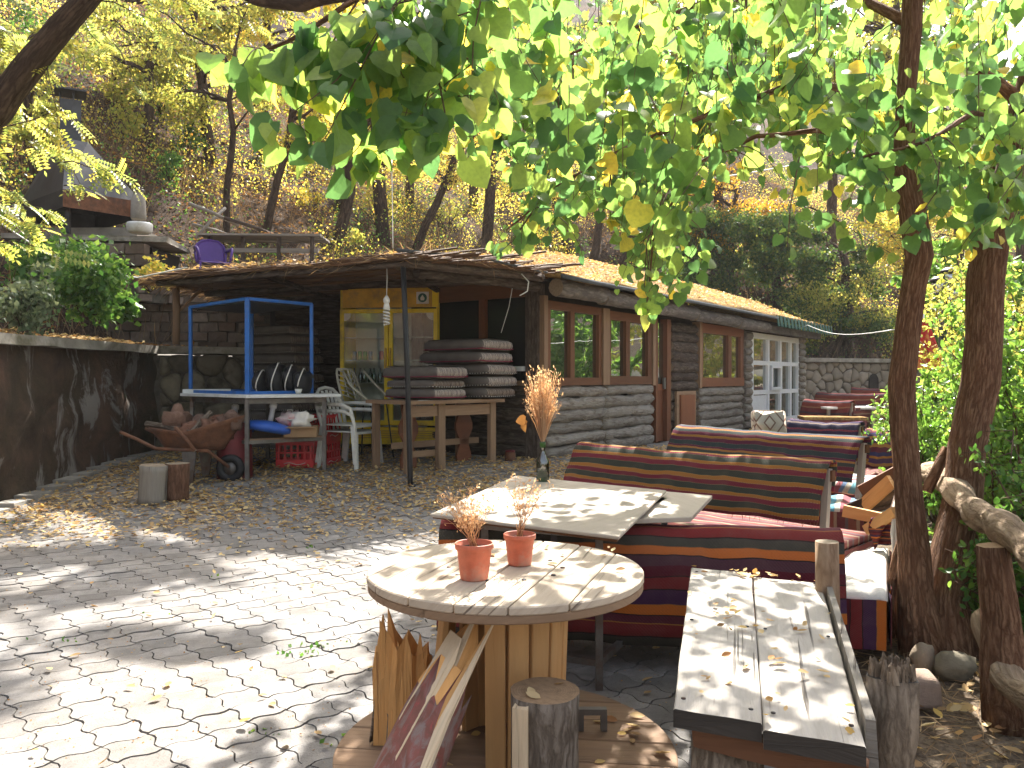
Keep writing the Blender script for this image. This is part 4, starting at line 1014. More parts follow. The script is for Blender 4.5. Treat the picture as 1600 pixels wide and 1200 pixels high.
K5 = m_kilim('kilim_far_red', [(1, (.13, .025, .025)), (.5, (.05, .03, .04)), (.9, (.17, .035, .025)), (.3, (.25, .12, .06))], rep=5, wear=.2)
KR = m_kilim('rag_rug_blue_white', [(.5, (.10, .28, .38)), (.3, (.5, .48, .42)), (.4, (.28, .08, .10)), (.3, (.12, .2, .34)), (.4, (.5, .46, .38)), (.5, (.14, .35, .42)), (.3, (.42, .14, .06))], rep=3.4, wear=.6, along=1)
KS = m_kilim('faded_seat_rug', [(1, (.17, .05, .045)), (.4, (.26, .19, .14)), (1, (.11, .03, .04)), (.4, (.10, .08, .09))], rep=7, wear=.35)
KP_ = m_kilim('dark_carpet', [(1, (.02, .02, .045)), (.3, (.16, .03, .05)), (1, (.03, .02, .05)), (.25, (.2, .15, .13))], rep=7, dots=(.32, .28, .24), wear=.1)
def backroll(m, A, B, zt, zb, out, thick=.09, sag=.03, curl=.10, lean=.12, nu=24, seed=0, m_=0):
    # padded back: rolled top, hanging front; A,B ground xy ; out points toward the camera
    prof = []   # (offset toward viewer, z, arc length)
    H_ = zt-zb
    raw = [(-.02-thick, -.16), (-.02-thick*1.0, -.04), (-.02-thick*.75, .0), (-.02-thick*.3, .015), (.0, .005), (.03, -.03), (.035, -.08)]
    raw = [(x, z) for x, z in raw]+[(.03-(i/6)*lean*.0+.02*math.sin(i/6*PI), -.08-(H_-.08)*i/6) for i in range(1, 7)]
    L = 0; pr = []
    for i, (x, z) in enumerate(raw):
        if i: L += math.hypot(x-raw[i-1][0], z-raw[i-1][1])
        pr.append((x, z, L))
    n = len(pr)-1
    def fn(u, v):
        x, z, l = pr[round(v*n)]; q = A.lerp(B, u); s = sag*math.sin(u*PI)*(1.3 if z < -.1 else 1)+.012*mnoise.noise(Vector((u*9, z*6, seed)))
        lean_ = lean*(-z)/max(.1, H_)
        return Vector((q.x, q.y, 0))+out*(x+lean_+.022*mnoise.noise(Vector((u*9, z*7, seed+5))))+Vector((0, 0, zt+z-s))
    LL = (B-A).length
    m.grid(fn, nu, n, m_, True, uvf=lambda u, v: (u*LL, pr[round(v*n)][2]+.015*math.sin(u*3)))
def bench(label, a, b, zt, zb, mat, seatmat, seed, seat_z=.34, depth=.62, legs=T['whitewood'], group='kilim covered benches in the yard', drop=.2, sag=.03, seat=True, lean=.12, hi=None):
    a = Vector((a[0], a[1], 0)); b = Vector((b[0], b[1], 0)); d = (b-a).normalized(); out = Vector((d.y, -d.x, 0)); g0 = gz(a.x, a.y)
    t = thing('kilim_bench', label, 'bench', (a.x, a.y, g0), 0, group); A = Vector((0, 0, 0)); B = b-a; h = zt-g0
    m = MB(); backroll(m, A, B, h, zb-g0, out, seed=seed, sag=sag, lean=lean); m.build('back_cover', mat, t, solid=.012)
    hem = [A.lerp(B, R.random())+out*(lean+R.uniform(-.01, .015))+Vector((0, 0, zb-g0+R.uniform(-.01, .01))) for _ in range(int(B.length*160))]
    cloud('hem_fringe', hem, (.02, .05), (STRAW[0]*np.array([.8, 1, 1]), STRAW[1]), T['wpiping_thread'], t, 'stuff', ydir=np.tile([0, 0, -1.], (len(hem), 1)), yj=.25)
    m = MB(); m.beam(A-out*.05+Vector((0, 0, h-.07)), B-out*.05+Vector((0, 0, h-.07)), .04, .06); m.build('back_rail', T['brownwood'], t)
    for q in (A+d*.03, B-d*.03):
        m = MB(); m.beam(q+out*.06+Vector((0, 0, 0)), q-out*.04+Vector((0, 0, h-.03)), .035, .045, up=out); m.build('back_post', legs, t)
    if seat:
        sz = seat_z; m = MB(); c = (A+B)/2-out*(depth/2+.05); m.box(c+Vector((0, 0, sz-.05)), (B.length, depth, .06), math.atan2(d.y, d.x)); m.build('seat_board', T['brownwood'], t)
        def sf(u, v):
            q = A.lerp(B, u)-out*(.03+v*(depth+.04)); return q+Vector((0, 0, sz+.05+.012*mnoise.noise(Vector((u*8, v*5, seed)))-(.06 if v > .96 or v < .02 else 0)))
        m = MB(); m.grid(sf, 20, 10, uvf=lambda u, v: (u*B.length, v*depth)); m.build('seat_rug', seatmat, t, solid=.05)
        def ap(u, v): q = A.lerp(B, u)-out*.0; return q+Vector((0, 0, sz-.0-v*drop+.01*mnoise.noise(Vector((u*9, v, seed)))))
        m = MB(); m.grid(ap, 14, 4, uvf=lambda u, v: (u*B.length, .8+v*drop)); m.build('apron', K5 if mat is not K1 else K1, t, solid=.01)
        for q in (A+d*.06, B-d*.06):
            for w_ in (.08, depth-.02):
                m = MB(); m.box(q-out*w_+Vector((0, 0, (sz-.08)/2)), (.05, .05, sz-.08), math.atan2(d.y, d.x)); m.build('leg', T['tablewood'], t)
        m = MB()
        for q in (B,):
            def ef(u, v): return q+d*.012-out*(.02+u*depth)+Vector((0, 0, sz+.03-v*.24))
            m.grid(ef, 6, 4, uvf=lambda u, v: (u*depth, v*.24))
        m.build('end_cover', seatmat, t, solid=.01)
    return t
# A: big orange/purple kilim hanging almost to the ground
a = P(690, 816, 3.78); b = P(1316, 836, 3.47)
bench('nearest kilim bench, broad orange, red and purple stripes hanging nearly to the ground', a, b, .62, .13, K1, KS, 1, seat_z=.36, depth=.62, sag=.01, lean=.05)
a = P(902, 697, 5.6); b = P(1297, 728, 4.35)
bench('kilim bench with dotted green, ochre and crimson stripes, second from the camera', a, b, .83, .53, K2, KS, 2, seat_z=.30, depth=.6, drop=.22, sag=.015)
a = P(1058, 668, 7.2); b = P(1350, 690, 5.7)
bench('kilim bench with teal and plum stripes in front of the cabin, third from camera', a, b, .86, .56, K3, KR, 3, seat_z=.36, depth=.6, drop=.28, sag=.012)
a = P(1352, 676, 7.6); b = P(1415, 680, 7.3)
bench('short kilim bench with violet stripes between the third bench and the crooked tree', a, b, .80, .48, K4, KS, 4, seat_z=.36, depth=.6, group='kilim covered benches in the yard')
a = P(1232, 660, 9.0); b = P(1345, 668, 8.4)
bench('bench backed with a dark blue fringed carpet behind the teal striped bench', a, b, .82, .5, KP_, KS, 5, seat_z=.36, depth=.5)
# long low seats on the right with rugs: top rug lit by sun
def lowseat(label, pts, z, g0, topmat, sidemat, seed, name='low_seat', side=True):
    # pts: near-left, near-right, far-right, far-left
    pts = [Vector((p[0], p[1], 0)) for p in pts]; t = thing(name, label, 'seat', (pts[0].x, pts[0].y, g0)); o_ = Vector((pts[0].x, pts[0].y, g0))
    def f(u, v):
        q = pts[0].lerp(pts[1], u).lerp(pts[3].lerp(pts[2], u), v); e_ = min(u, 1-u, v, 1-v)
        return q-o_+Vector((0, 0, z+.022*mnoise.noise(Vector((u*4, v*5, seed)))-(.03 if e_ < .02 else 0)))
    W = (pts[1]-pts[0]).length; L = (pts[3]-pts[0]).length
    m = MB(); m.grid(f, 16, 24, uvf=lambda u, v: (u*W, v*L)); m.build('mattress_cover', topmat, t, solid=.02)
    m = MB(); m.hexa([p-o_+Vector((0, 0, g0+.05)) for p in pts]+[p-o_+Vector((0, 0, z-.04)) for p in pts]); m.build('seat_box', T['darkred'] if side is None else T['brownwood'], t)
    if side:
        for (i, j) in ((0, 1), (3, 0), (1, 2)):
            A, B = pts[i], pts[j]; n = (B-A).normalized(); n = Vector((n.y, -n.x, 0)); m = MB(); LL = (B-A).length
            m.grid(lambda u, v: A.lerp(B, u)-o_+n*(.02+.008*math.sin(u*LL*30))+Vector((0, 0, z-.02-v*(z-g0-.07))), int(6+LL*8), 4, uvf=lambda u, v: (v*.4, u*LL)); m.build('side_cover', sidemat, t)
    return t
nl = P(1310, 935, 3.72); 
lowseat('sunlit low seat with pale cover and red striped valance, beside the near bench', [(nl.x, 3.72), (P(1378, 935, 3.7).x, 3.66), (P(1392, 860, 4.7).x, 4.75), (P(1300, 850, 4.7).x, 4.75)], .30, 0, T['cloth'], K1, 2)
a = tabletop(1290, 793, .42); b = tabletop(1350, 797, .42); c = tabletop(1372, 768, .42); d = tabletop(1297, 762, .42)
lowseat('low seat with blue and white rag rug behind the second bench', [a, b, c, d], .42, .03, KR, KS, 7)
a = tabletop(1352, 742, .46); b = tabletop(1398, 744, .46); c = tabletop(1408, 719, .46); d = tabletop(1353, 716, .46)
lowseat('low seat with faded pink and white rug left of the crooked tree', [a, b, c, d], .46, .15, KS, K4, 9)
# patterned pillow
pl = P(1201, 690, 7.6); t = thing('pillow', 'pale pillow with brown diamond pattern propped behind the teal striped bench', 'pillow', (pl.x, 7.6, .72))
T['pillow'] = None
def mk_pillow():
    n = NT('diamond_pillow'); v = n.coord('UV', (4, 3, 1)); ck = n.node('ShaderNodeTexVoronoi', feature='F1', distance='MANHATTAN'); n.put(ck.inputs['Vector'], v); ck.inputs['Randomness'].default_value = 0; ck.inputs['Scale'].default_value = 1
    c = n.ramp(n.math('FRACT', n.math('MULTIPLY', ck.outputs['Distance'], 3.0)), [(0, (.55, .48, .40)), (.5, (.22, .13, .10)), (.7, (.5, .43, .35))], 'CONSTANT'); return n.done(n.princ(c, .9, n.bump(n.noise(n.coord('UV'), 80), .3, .003)))
def cushion_mesh(L, W, H_, name, mats, nseg=8, endm=0):
    m = MB(); nz = 8; nx = 12; r = H_*.45
    def sq(t, p=.35): return math.copysign(abs(math.cos(t))**p, math.cos(t)), math.copysign(abs(math.sin(t))**p, math.sin(t))
    N1 = 24; rings = 8
    for i in range(rings+1):
        ph = -PI/2+PI*i/rings; cz = math.copysign(abs(math.sin(ph))**.6, math.sin(ph)); cr = abs(math.cos(ph))**.28 if 0 < i < rings else .93
        for j in range(N1):
            x, y = sq(2*PI*(j+.5)/N1, .22); m.v.append((x*cr*L/2, y*cr*W/2, cz*H_/2*(.9+.1*math.cos(x*1.2))))
    for i in range(rings):
        for j in range(N1):
            j2 = (j+1) % N1; q = (i*N1+j, i*N1+j2, (i+1)*N1+j2, (i+1)*N1+j); c_ = sum((Vector(m.v[k]) for k in q), Vector())/4
            e_ = 1 if abs(c_.x)/L > abs(c_.y)/W and abs(c_.x) > L*.44 else 0
            m.face(q, [(m.v[k][1] if e_ else m.v[k][0], m.v[k][2]) for k in q], e_, True)
    m.face(list(range(N1))[::-1], [(m.v[k][0], m.v[k][1]) for k in range(N1)][::-1], 0, True); m.face([rings*N1+k for k in range(N1)], [(m.v[rings*N1+k][0], m.v[rings*N1+k][1]) for k in range(N1)], 0, True)
    return m
m = cushion_mesh(.32, .26, .11, 'p', None); o = m.build('cushion', [mk_pillow()]*2, t); o.rotation_euler = (math.radians(75), 0, -.1); o.location = (0, 0, .14)
for p in o.data.polygons: pass

# ------------------------------------------------------------ grey plank table on the right
pk = thing('plank_table', 'rough table of grey weathered planks on log legs in the right foreground', 'table', (.8, 2.5, 0)); PB = Vector((.8, 2.5, 0))
NL, NR_, FL, FR_ = tabletop(1052, 1108, .5), tabletop(1352, 1158, .5), tabletop(1080, 886, .5), tabletop(1282, 906, .5)
def lerp2(u, v): return NL.lerp(NR_, u).lerp(FL.lerp(FR_, u), v)
def plank(u0, u1, v0, v1, mat, zj, th=.045):
    m = MB(); nv = 14; A = []
    ends = [lerp2(u, v)-PB for u, v in ((u0, v0), (u1, v0), (u1, v1), (u0, v1))]
    b = len(m.v)
    for i in range(nv+1):
        f = i/nv; v = v0+(v1-v0)*f
        j0 = .006*mnoise.noise(Vector((f*6, u0*9, 0))); j1 = .010*mnoise.noise(Vector((f*6, u1*9, 3))); ev = (R.uniform(-.006, .006)) if i in (0, nv) else 0
        z = zj+.004*mnoise.noise(Vector((f*3, u0*5, 8)))
        for (u, dz) in ((u0+j0, -th), (u1+j1, -th), (u1+j1, -.004), (u1+j1-.008, 0), (u0+(u1-u0)*.66, .001), (u0+(u1-u0)*.33, -.001), (u0+j0+.008, 0), (u0+j0, -.004)):
            q = lerp2(u, v+ev)-PB; m.v.append((q.x, q.y, q.z+z+dz))
    W = (ends[1]-ends[0]).length; L = (ends[3]-ends[0]).length; ou = R.uniform(0, 30)
    per = [0, W, W+th, W+th, W+th+W*.33, W+th+W*.66, 2*W+th, 2*W+th, 2*W+2*th]
    for i in range(nv):
        for k in range(8):
            k2 = (k+1) % 8; m.face((b+i*8+k, b+i*8+k2, b+(i+1)*8+k2, b+(i+1)*8+k), [(L*i/nv+ou, per[k]+ou), (L*i/nv+ou, per[k+1]+ou), (L*(i+1)/nv+ou, per[k+1]+ou), (L*(i+1)/nv+ou, per[k]+ou)])
    m.face([b+k for k in range(8)][::-1], [(ou+(k % 2)*.02, k*.03) for k in range(8)], 1); m.face([b+nv*8+k for k in range(8)], [(ou, k*.03) for k in range(8)])
    return m.build('plank', [mat, T['blackrot']], pk)
T['blackrot'] = m_wood('charred_wood_edge', (.06, .05, .042), (.03, .025, .02), cracks=.8, bump=1)
T['plank2'] = m_wood('old_table_planks', (.46, .42, .37), (.30, .27, .235), dark=(.03, .022, .018), sc=.75, cracks=.85, bump=1.2, var=.05)
plank(0, .485, 0, 1.0, T['plank2'], 0); plank(.495, 1.0, -.01, .97, T['plank2'], -.004)
T['blackrot'] = m_wood('charred_wood_edge', (.06, .05, .042), (.03, .025, .02), cracks=.8, bump=1)
m = MB(); q = lerp2(.12, .04)-PB; q2 = lerp2(1.02, .02)-PB; m.beam(q+Vector((0, 0, -.075)), q2+Vector((0, 0, -.085)), .05, .05, jit=.004); m.build('cross_beam', T['brownwood'], pk)
q = lerp2(.08, .93)-PB; q2 = lerp2(.98, .92)-PB; m = MB(); m.beam(q+Vector((0, 0, -.075)), q2+Vector((0, 0, -.075)), .05, .05); m.build('cross_beam', T['brownwood'], pk)
m = MB(); m.hexa([lerp2(1.02, .05)-PB+Vector((0, 0, -.11)), lerp2(1.02, .9)-PB+Vector((0, 0, -.11)), lerp2(1.09, .9)-PB+Vector((0, 0, -.11)), lerp2(1.09, .05)-PB+Vector((0, 0, -.11)),
    lerp2(1.02, .05)-PB+Vector((0, 0, .02)), lerp2(1.02, .9)-PB+Vector((0, 0, .02)), lerp2(1.06, .9)-PB+Vector((0, 0, .02)), lerp2(1.07, .05)-PB+Vector((0, 0, .02))]); m.build('side_rail', T['greywood'], pk)
def logpost(px, z0, z1, Y, r, name='leg', mat=T['tablewood'], lean=0, jit=.12, top=T['greyrings']):
    x = (px-800)/F*Y; m = MB(); m.tube([Vector((x+lean*i/4, Y, z0+(z1-z0)*i/4))-PB for i in range(5)], [r*(1+.05*R.uniform(-1, 1)) for i in range(5)], 16, cap=1, jit=jit, seed=px); m.build(name, [mat, top], pk)
logpost(1137, 0, .395, 1.99, .085, mat=T['oldpost']); logpost(1300, 0, .395, 1.92, .06)
logpost(1395, 0, .545, 2.02, .055, 'post', T['oldpost'], jit=.5, top=T['blackrot']); logpost(1297, 0, .68, 3.02, .042, 'post', m_bark('smooth_post', (.22, .14, .085), (.32, .23, .15), .8, .5, d=.006), lean=-.01)
logpost(1120, 0, .42, 3.1, .05)
m = MB(); rr = random.Random(3)
for k in range(60):
    a = rr.uniform(0, 6.28); r_ = .052*math.sqrt(rr.random()); q = Vector(((1395-800)/F*2.02+r_*math.cos(a), 2.02+r_*math.sin(a), .54))-PB; w_ = rr.uniform(.003, .009)
    m.hexa([q+Vector((-w_, -w_, 0)), q+Vector((w_, -w_, 0)), q+Vector((w_, w_, 0)), q+Vector((-w_, w_, 0))]+[q+Vector((-w_*.4+rr.uniform(-.006, .006), -w_*.4, rr.uniform(.022, .05)))+Vector(d) for d in ((0, 0, 0), (w_*.7, 0, 0), (w_*.7, w_*.7, .004), (0, w_*.7, .004))])
m.build('rotten_top', T['oldpost'], pk, 'stuff')
m = MB()
for u in (.05, .43, .55, .95):
    for v in (.05, .5, .95): q = lerp2(u, v)-PB; m.lathe(q+Vector((0, 0, -.001)), [(.006, 0), (.006, .003), (0, .004)], 7)
m.build('nails', T['iron'], pk, 'stuff')
# leaves lying on the tables
def lie(name, label, pts, size, mat=T['fallen'], tm=RH, cat='leaves'):
    o = cloud(name, pts, size, tm, mat, None, 'stuff', flat=True); props(o, label, cat); return o
pp = [lerp2(R.random(), R.random())+Vector((0, 0, .008)) for _ in range(46)]+[lerp2(.28+R.gauss(0, .05), .55+R.gauss(0, .04))+Vector((0, 0, .012)) for _ in range(16)]+[lerp2(.3+R.random()*.7, .96+R.gauss(0, .015))+Vector((0, 0, .012)) for _ in range(24)]
lie('fallen_leaves', 'small pale dry leaves scattered over the grey plank table', pp, (.015, .04), T['fallen'], OVAL)
pp = [ctr+Vector((R.uniform(-.3, .38), R.uniform(-.1, .35), TZ+.006)) for _ in range(16)]
lie('fallen_leaves', 'few yellow leaves lying on the round drum table top', pp, (.02, .045), T['fallen'], OVAL)
pp = [tabletop(R.uniform(560, 1050), R.uniform(1090, 1195), .096) for _ in range(30)]
pp = [p for p in pp if (Vector((p.x, p.y))-Vector((ctr.x, ctr.y))).length < .53]+[Vector((s.x-.03, 2.16, s.z+.034)), Vector((s.x-.01, 2.14, s.z+.034)), Vector((s.x+.03, 2.24, s.z+.034))]
lie('fallen_leaves', 'dry leaves lying on the lower disc of the drum table', pp, (.03, .065), T['fallen'], OVAL)

# ------------------------------------------------------------ fridge
fx0, fx1, fy = P(527, 600, 10.75).x, P(697, 600, 10.75).x, 10.75
FB_ = Vector(((fx0+fx1)/2, fy+.3, gz(0, 10.75))); W = fx1-fx0-.10; Hf = 2.22
fr = thing('drinks_fridge', 'yellow double glass door drinks fridge with cans and bottles on its shelves', 'fridge', FB_, math.radians(-7))
def fb(name, mat, x0, x1, y0, y1, z0, z1, bv=.004, parent=None):
    m = MB(); m.box(((x0+x1)/2, (y0+y1)/2, (z0+z1)/2), (x1-x0, y1-y0, z1-z0)); o = m.build(name, mat, parent or fr)
    if bv: bevel(o, bv)
    return o
h = W/2
fb('side_panel', T['yellow'], -h, -h+.04, -.28, .3, .02, Hf); fb('side_panel', T['yellow'], h-.04, h, -.28, .3, .02, Hf); fb('top_panel', T['yellow'], -h+.04, h-.04, -.28, .3, Hf-.04, Hf)
fb('back_panel', T['whitepl'], -h+.04, h-.04, .26, .3, .3, Hf-.05); fb('base_panel', T['yellow'], -h+.04, h-.04, -.27, .3, .10, .33); fb('floor_panel', T['whitepl'], -h+.04, h-.04, -.2, .26, .331, .345)
fb('header_panel', T['orangey'], -h+.04, h-.09, -.31, -.27, Hf-.28, Hf-.02); fb('header_end', T['yellow'], h-.088, h, -.312, -.28, Hf-.28, Hf)
fb('emblem_plate', T['cloth'], h-.30, h-.13, -.318, -.311, Hf-.235, Hf-.075, .02)
m = MB(); m.lathe((h-.215, -.32, Hf-.155), [(.0, 0), (.06, 0), (.06, .003)], 20, rot=Matrix.Rotation(PI/2, 3, 'X')); m.build('emblem_ring', T['greenroof'], fr)
m = MB(); m.prism([(h-.215+.035*math.sin(a)*(1-.3*math.cos(a)), .0) for a in (0,)]*0+[(0, .045), (-.03, .0), (-.022, -.03), (.022, -.03), (.03, 0)][::-1], 0, .003); o = m.build('emblem_drop', T['cloth'], fr); o.rotation_euler = (PI/2, 0, 0); o.location = (h-.215, -.3235, Hf-.16)
fb('vent_grille', T['yellow'], -h+.06, h-.06, -.285, -.272, .13, .16, 0)
for k in range(4): fb('vent_slat', T['orangey'], -h+.07, h-.07, -.282, -.272, .185+k*.03, .197+k*.03, 0)
for s_ in (-1, 1):
    dr_ = thing('door', None, None); dr_.parent = fr; a0, a1 = (-h+.01, -.004) if s_ < 0 else (.004, h-.01)
    zb, zt = .36, Hf-.30; fw = .055
    for nm, q in (('stile', (a0, a0+fw, zb, zt)), ('stile', (a1-fw, a1, zb, zt)), ('top_rail', (a0+fw, a1-fw, zt-fw, zt)), ('bottom_rail', (a0+fw, a1-fw, zb, zb+fw*1.2))):
        fb(nm, T['yellow'], q[0], q[1], -.33, -.285, q[2], q[3], .004, dr_)
    fb('pane', T['clear'], a0+fw, a1-fw, -.312, -.306, zb+fw*1.2, zt-fw, 0, dr_)
    fb('handle', T['orangey'], (a1-.04 if s_ < 0 else a0+.015), (a1-.018 if s_ < 0 else a0+.037), -.36, -.33, 1.0, 1.4, .006, dr_)
    m = MB(); cx = (a0+fw if s_ < 0 else a1-fw); pts_ = [(0, 0)]+[(-s_*.10*math.cos(t), -.10*math.sin(t)) for t in np.linspace(0, PI/2, 7)]
    if s_ < 0: pts_ = pts_[::-1]
    m.prism([(x, z) for x, z in pts_][::-1], 0, .002); o = m.build('corner_sticker', T['cloth'], dr_); o.rotation_euler = (PI/2, 0, 0); o.location = (cx, -.315, zt-fw)
shz = [.62, .93, 1.24, 1.55]
for z in shz: fb('shelf', T['whitepl'], -h+.05, h-.05, -.2, .24, z-.008, z, 0)
T['cangreen'] = m_plain('green_can', (.03, .33, .12), .3, .1, .5); T['canred'] = m_plain('red_can', (.5, .05, .05), .3, .1, .5); T['canblue'] = m_plain('blue_can', (.08, .2, .4), .3, .1, .5)
def can_(x, y, z, mat, lb_=None):
    o = thing('drink_can', {'cangreen': 'green drink can standing on the middle fridge shelf', 'canred': 'red drink can on the middle fridge shelf', 'canblue': 'blue drink can on the middle fridge shelf'}[mat], 'can', fr.matrix_world@Vector((0, 0, 0)), 0, 'drink cans in the fridge')
    if lb_: o['label'] = lb_
    m = MB(); m.lathe((0, 0, 0), [(.024, 0), (.031, .008), (.031, .105), (.026, .118), (.024, .12)], 12); m.build('can_body', T[mat], o)
    m = MB(); m.lathe((0, 0, .1201), [(.0, 0), (.024, 0), (.0245, .002)], 12); m.build('lid', T['steel'], o); return o
Mf = Matrix.Translation(FB_)@Matrix.Rotation(math.radians(-7), 4, 'Z')
for k, (x, mt) in enumerate([(-h+.14+i*.075, 'cangreen' if i % 3 else 'canblue') for i in range(4)]+[(-h+.52+i*.075, 'canred') for i in range(3)]):
    if x > -.06: continue
    o = can_(x, 0, 0, mt, ['blue can at the left end of the fridge shelf with drink cans', 'first green can right of the leftmost blue can in the fridge', 'second green can in the fridge, just left of the right blue can', 'blue can right of the two green cans in the fridge', 'leftmost red can in the left door of the fridge', 'middle red can of the red group in the fridge', 'rightmost red can of the red group in the fridge'][k]); o.location = Mf@Vector((x, -.1, shz[2]+.001))
def bottle_(x, y, z, lb_=''):
    o = thing('drink_bottle', lb_, 'bottle', Mf@Vector((x, y, z)), 0, 'dark green bottles in the fridge')
    m = MB(); m.lathe((0, 0, 0), [(.028, 0), (.03, .01), (.03, .10), (.012, .15), (.012, .19)], 12); m.build('glass', T['greenglass'], o); m = MB(); m.lathe((0, 0, .19), [(.014, 0), (.014, .012), (0, .013)], 12); m.build('cap', T['steel'], o)
for k in range(9): bottle_(-h+.13+k*.07 if k < 6 else .1+(k-6)*.08, -.08+.05*(k % 2), shz[1]+.001, '%s dark green bottle on the lower shelf behind the %s fridge door' % ((['leftmost', 'second', 'third', 'fourth', 'fifth', 'rightmost'][k], 'left') if k < 6 else (['leftmost', 'middle', 'rightmost'][k-6], 'right')))

# hanging energy saving bulb
q = P(604, 448, 8.35); lb = thing('spiral_bulb', 'white spiral energy saving bulb hanging on a cord under the canopy', 'light bulb', (q.x, 8.35, 2.53))
m = MB(); zt = P(604, 462, 8.35).z-2.53; m.tube([(0, 0, 0), (.006, 0, zt*.5), (0, 0, zt)], .004, 6); m.build('cord', T['whitepl'], lb)
m = MB(); m.lathe((0, 0, zt-.1), [(.012, .1), (.03, .07), (.034, .06), (.034, .03), (.024, .025), (.03, .0), (.036, -.04), (.03, -.05)], 18); m.build('socket', T['whitepl'], lb)
m = MB(); zz = zt-.15; m.tube([(.028*math.cos(a), .028*math.sin(a), zz-a/(2*PI)*.034) for a in np.linspace(0, 2*PI*4.5, 60)], .0105, 6); m.build('glass_spiral', T['whitepl'], lb)

# ------------------------------------------------------------ table with cushions
p1_, p2_, p3_ = G(688, 735), G(773, 722), G(630, 728)
p1_ = Vector((p1_.x, p1_.y, p1_.z)); ex = (p2_-p1_); ey = (p3_-p1_); 
ex = Vector((ex.x, ex.y, 0)); ey = Vector((ey.x, ey.y, 0)); p2_ = p1_+ex; p3_ = p1_+ey
ct = thing('wooden_table', 'brown wooden table with shaped end boards carrying two stacks of cushions', 'table', p1_)
hT = P(688, 625, p1_.y).z-p1_.z
ux = ex.normalized(); uy = Vector((-ux.y, ux.x, 0)); ey = uy*.62+(-ux)*.02; left = -ux*.42
# legs at 4 corners : front-left, front-right, back-left, back-right
LX = ex.length; fl_ = -ux*.45; fr__ = ux*LX; bk = uy*.75
corners = {'fl': left*0+fl_, 'c': Vector((0, 0, 0)), 'fr': fr__}
m = MB(); m.box((fl_+fr__)/2+bk*.4+Vector((0, 0, hT-.02)), (LX+.45+.16, .78, .04), math.atan2(ux.y, ux.x)); o = m.build('tabletop', T['tablewood'], ct)
for q, w_ in ((fl_+Vector((.0, 0, 0)), .085), (Vector((0, 0, 0)), .10), (fr__-ux*.05, .09), (fl_+bk*.8, .08), (fr__-ux*.05+bk*.8, .08)):
    m = MB(); m.box(q+Vector((0, 0, (hT-.04)/2)), (w_, w_*.7, hT-.04), math.atan2(ux.y, ux.x)); bevel(m.build('leg', T['tablewood'], ct))
for a, b, z in ((Vector((0, 0, 0)), fr__, hT-.12), (fl_, Vector((0, 0, 0)), hT-.12), (fl_+bk*.4, fr__+bk*.4, .28), (fl_+bk*.05, bk*.05, .2)):
    m = MB(); m.beam(a+Vector((0, 0, z)), b+Vector((0, 0, z)), .03, .12 if z > .4 else .07); m.build('apron' if z > .4 else 'stretcher', T['tablewood'], ct)
for s_ in (-.22, LX*.72):
    c_ = ux*s_+bk*.4; m = MB(); prof = [(.10, .0), (.11, .12), (.07, .24), (.075, .32), (.13, .42), (.13, .5), (.08, .6), (.10, hT-.05)]
    for i in range(len(prof)-1):
        (w0, z0), (w1, z1) = prof[i], prof[i+1]; m.hexa([c_+ux*(-w0)+uy*-.015+Vector((0, 0, z0)), c_+ux*w0+uy*-.015+Vector((0, 0, z0)), c_+ux*w0+uy*.015+Vector((0, 0, z0)), c_+ux*-w0+uy*.015+Vector((0, 0, z0)),
            c_+ux*(-w1)+uy*-.015+Vector((0, 0, z1)), c_+ux*w1+uy*-.015+Vector((0, 0, z1)), c_+ux*w1+uy*.015+Vector((0, 0, z1)), c_+ux*-w1+uy*.015+Vector((0, 0, z1))])
    m.build('shaped_end_board', T['redwood'], ct)
m = MB(); m.grid(lambda u, v: fl_+ux*(.1+u*.6)+Vector((0, 0, hT+.004))+uy*(-.05)+Vector((0, 0, -.045*v*(.5+.5*math.sin(u*9))))+(-uy)*.01*v, 14, 3); m.build('cloth_edge', T['cloth'], ct, solid=.004)
T['cush'] = m_plain('taupe_cushion_fabric', (.12, .105, .095), .95, .25, sc=5, bump=.2)
def mk_cend(name, a, b, c):
    n = NT(name); v = n.coord('UV', (1, .02, 1)); f = n.noise(v, 55, 3, .8); cc = n.ramp(f, [(.36, a), (.47, b), (.53, c), (.6, a), (.66, b)], 'CONSTANT'); return n.done(n.princ(cc, .95, n.bump(n.noise(n.coord('UV'), 40), .3, .004), 0, .1))
T['cend'] = mk_cend('cream_striped_cushion_end', (.34, .29, .25), (.10, .08, .08), (.42, .37, .32)); T['cend2'] = mk_cend('brown_striped_cushion_end', (.20, .16, .13), (.06, .04, .04), (.30, .25, .2))
T['piping'] = m_plain('red_cushion_piping', (.20, .02, .05), .9); T['wpiping'] = m_kilim('white_dotted_edge', [(1, (.02, .015, .02)), (1, (.45, .42, .38))], rep=26, wear=0, along=1)
crr = random.Random(4)
def cushion(L, Wd, H_, mats, pip, loc, rz_, label, group):
    t = thing('seat_cushion', label, 'cushion', loc, rz_, group); m = cushion_mesh(L, Wd, H_, 'cushion', mats)
    for i, v in enumerate(m.v):
        m.v[i] = (v[0], v[1]+.01*mnoise.noise(Vector((v[0]*4, loc[2]*9, 0))), v[2]+.012*mnoise.noise(Vector((v[0]*5, v[1]*5, loc[2]*7)))+H_/2)
    m.build('cover', mats, t)
    pts = []
    for j in range(25):
        a = 2*PI*(j+.5)/24; x = math.copysign(abs(math.cos(a))**.22, math.cos(a))*L/2*1.0; y = math.copysign(abs(math.sin(a))**.22, math.sin(a))*Wd/2*1.0; pts.append((x*1.003, y*1.003, H_*.22+.004*math.sin(j)))
    m = MB(); m.tube(pts, .006, 5); m.build('piping', pip, t)
azc = math.radians(-38)
zc = p1_.z+hT+.006; base = p1_+fl_+ux*.23+uy*.28
nm = ['lowest', 'middle', 'top']
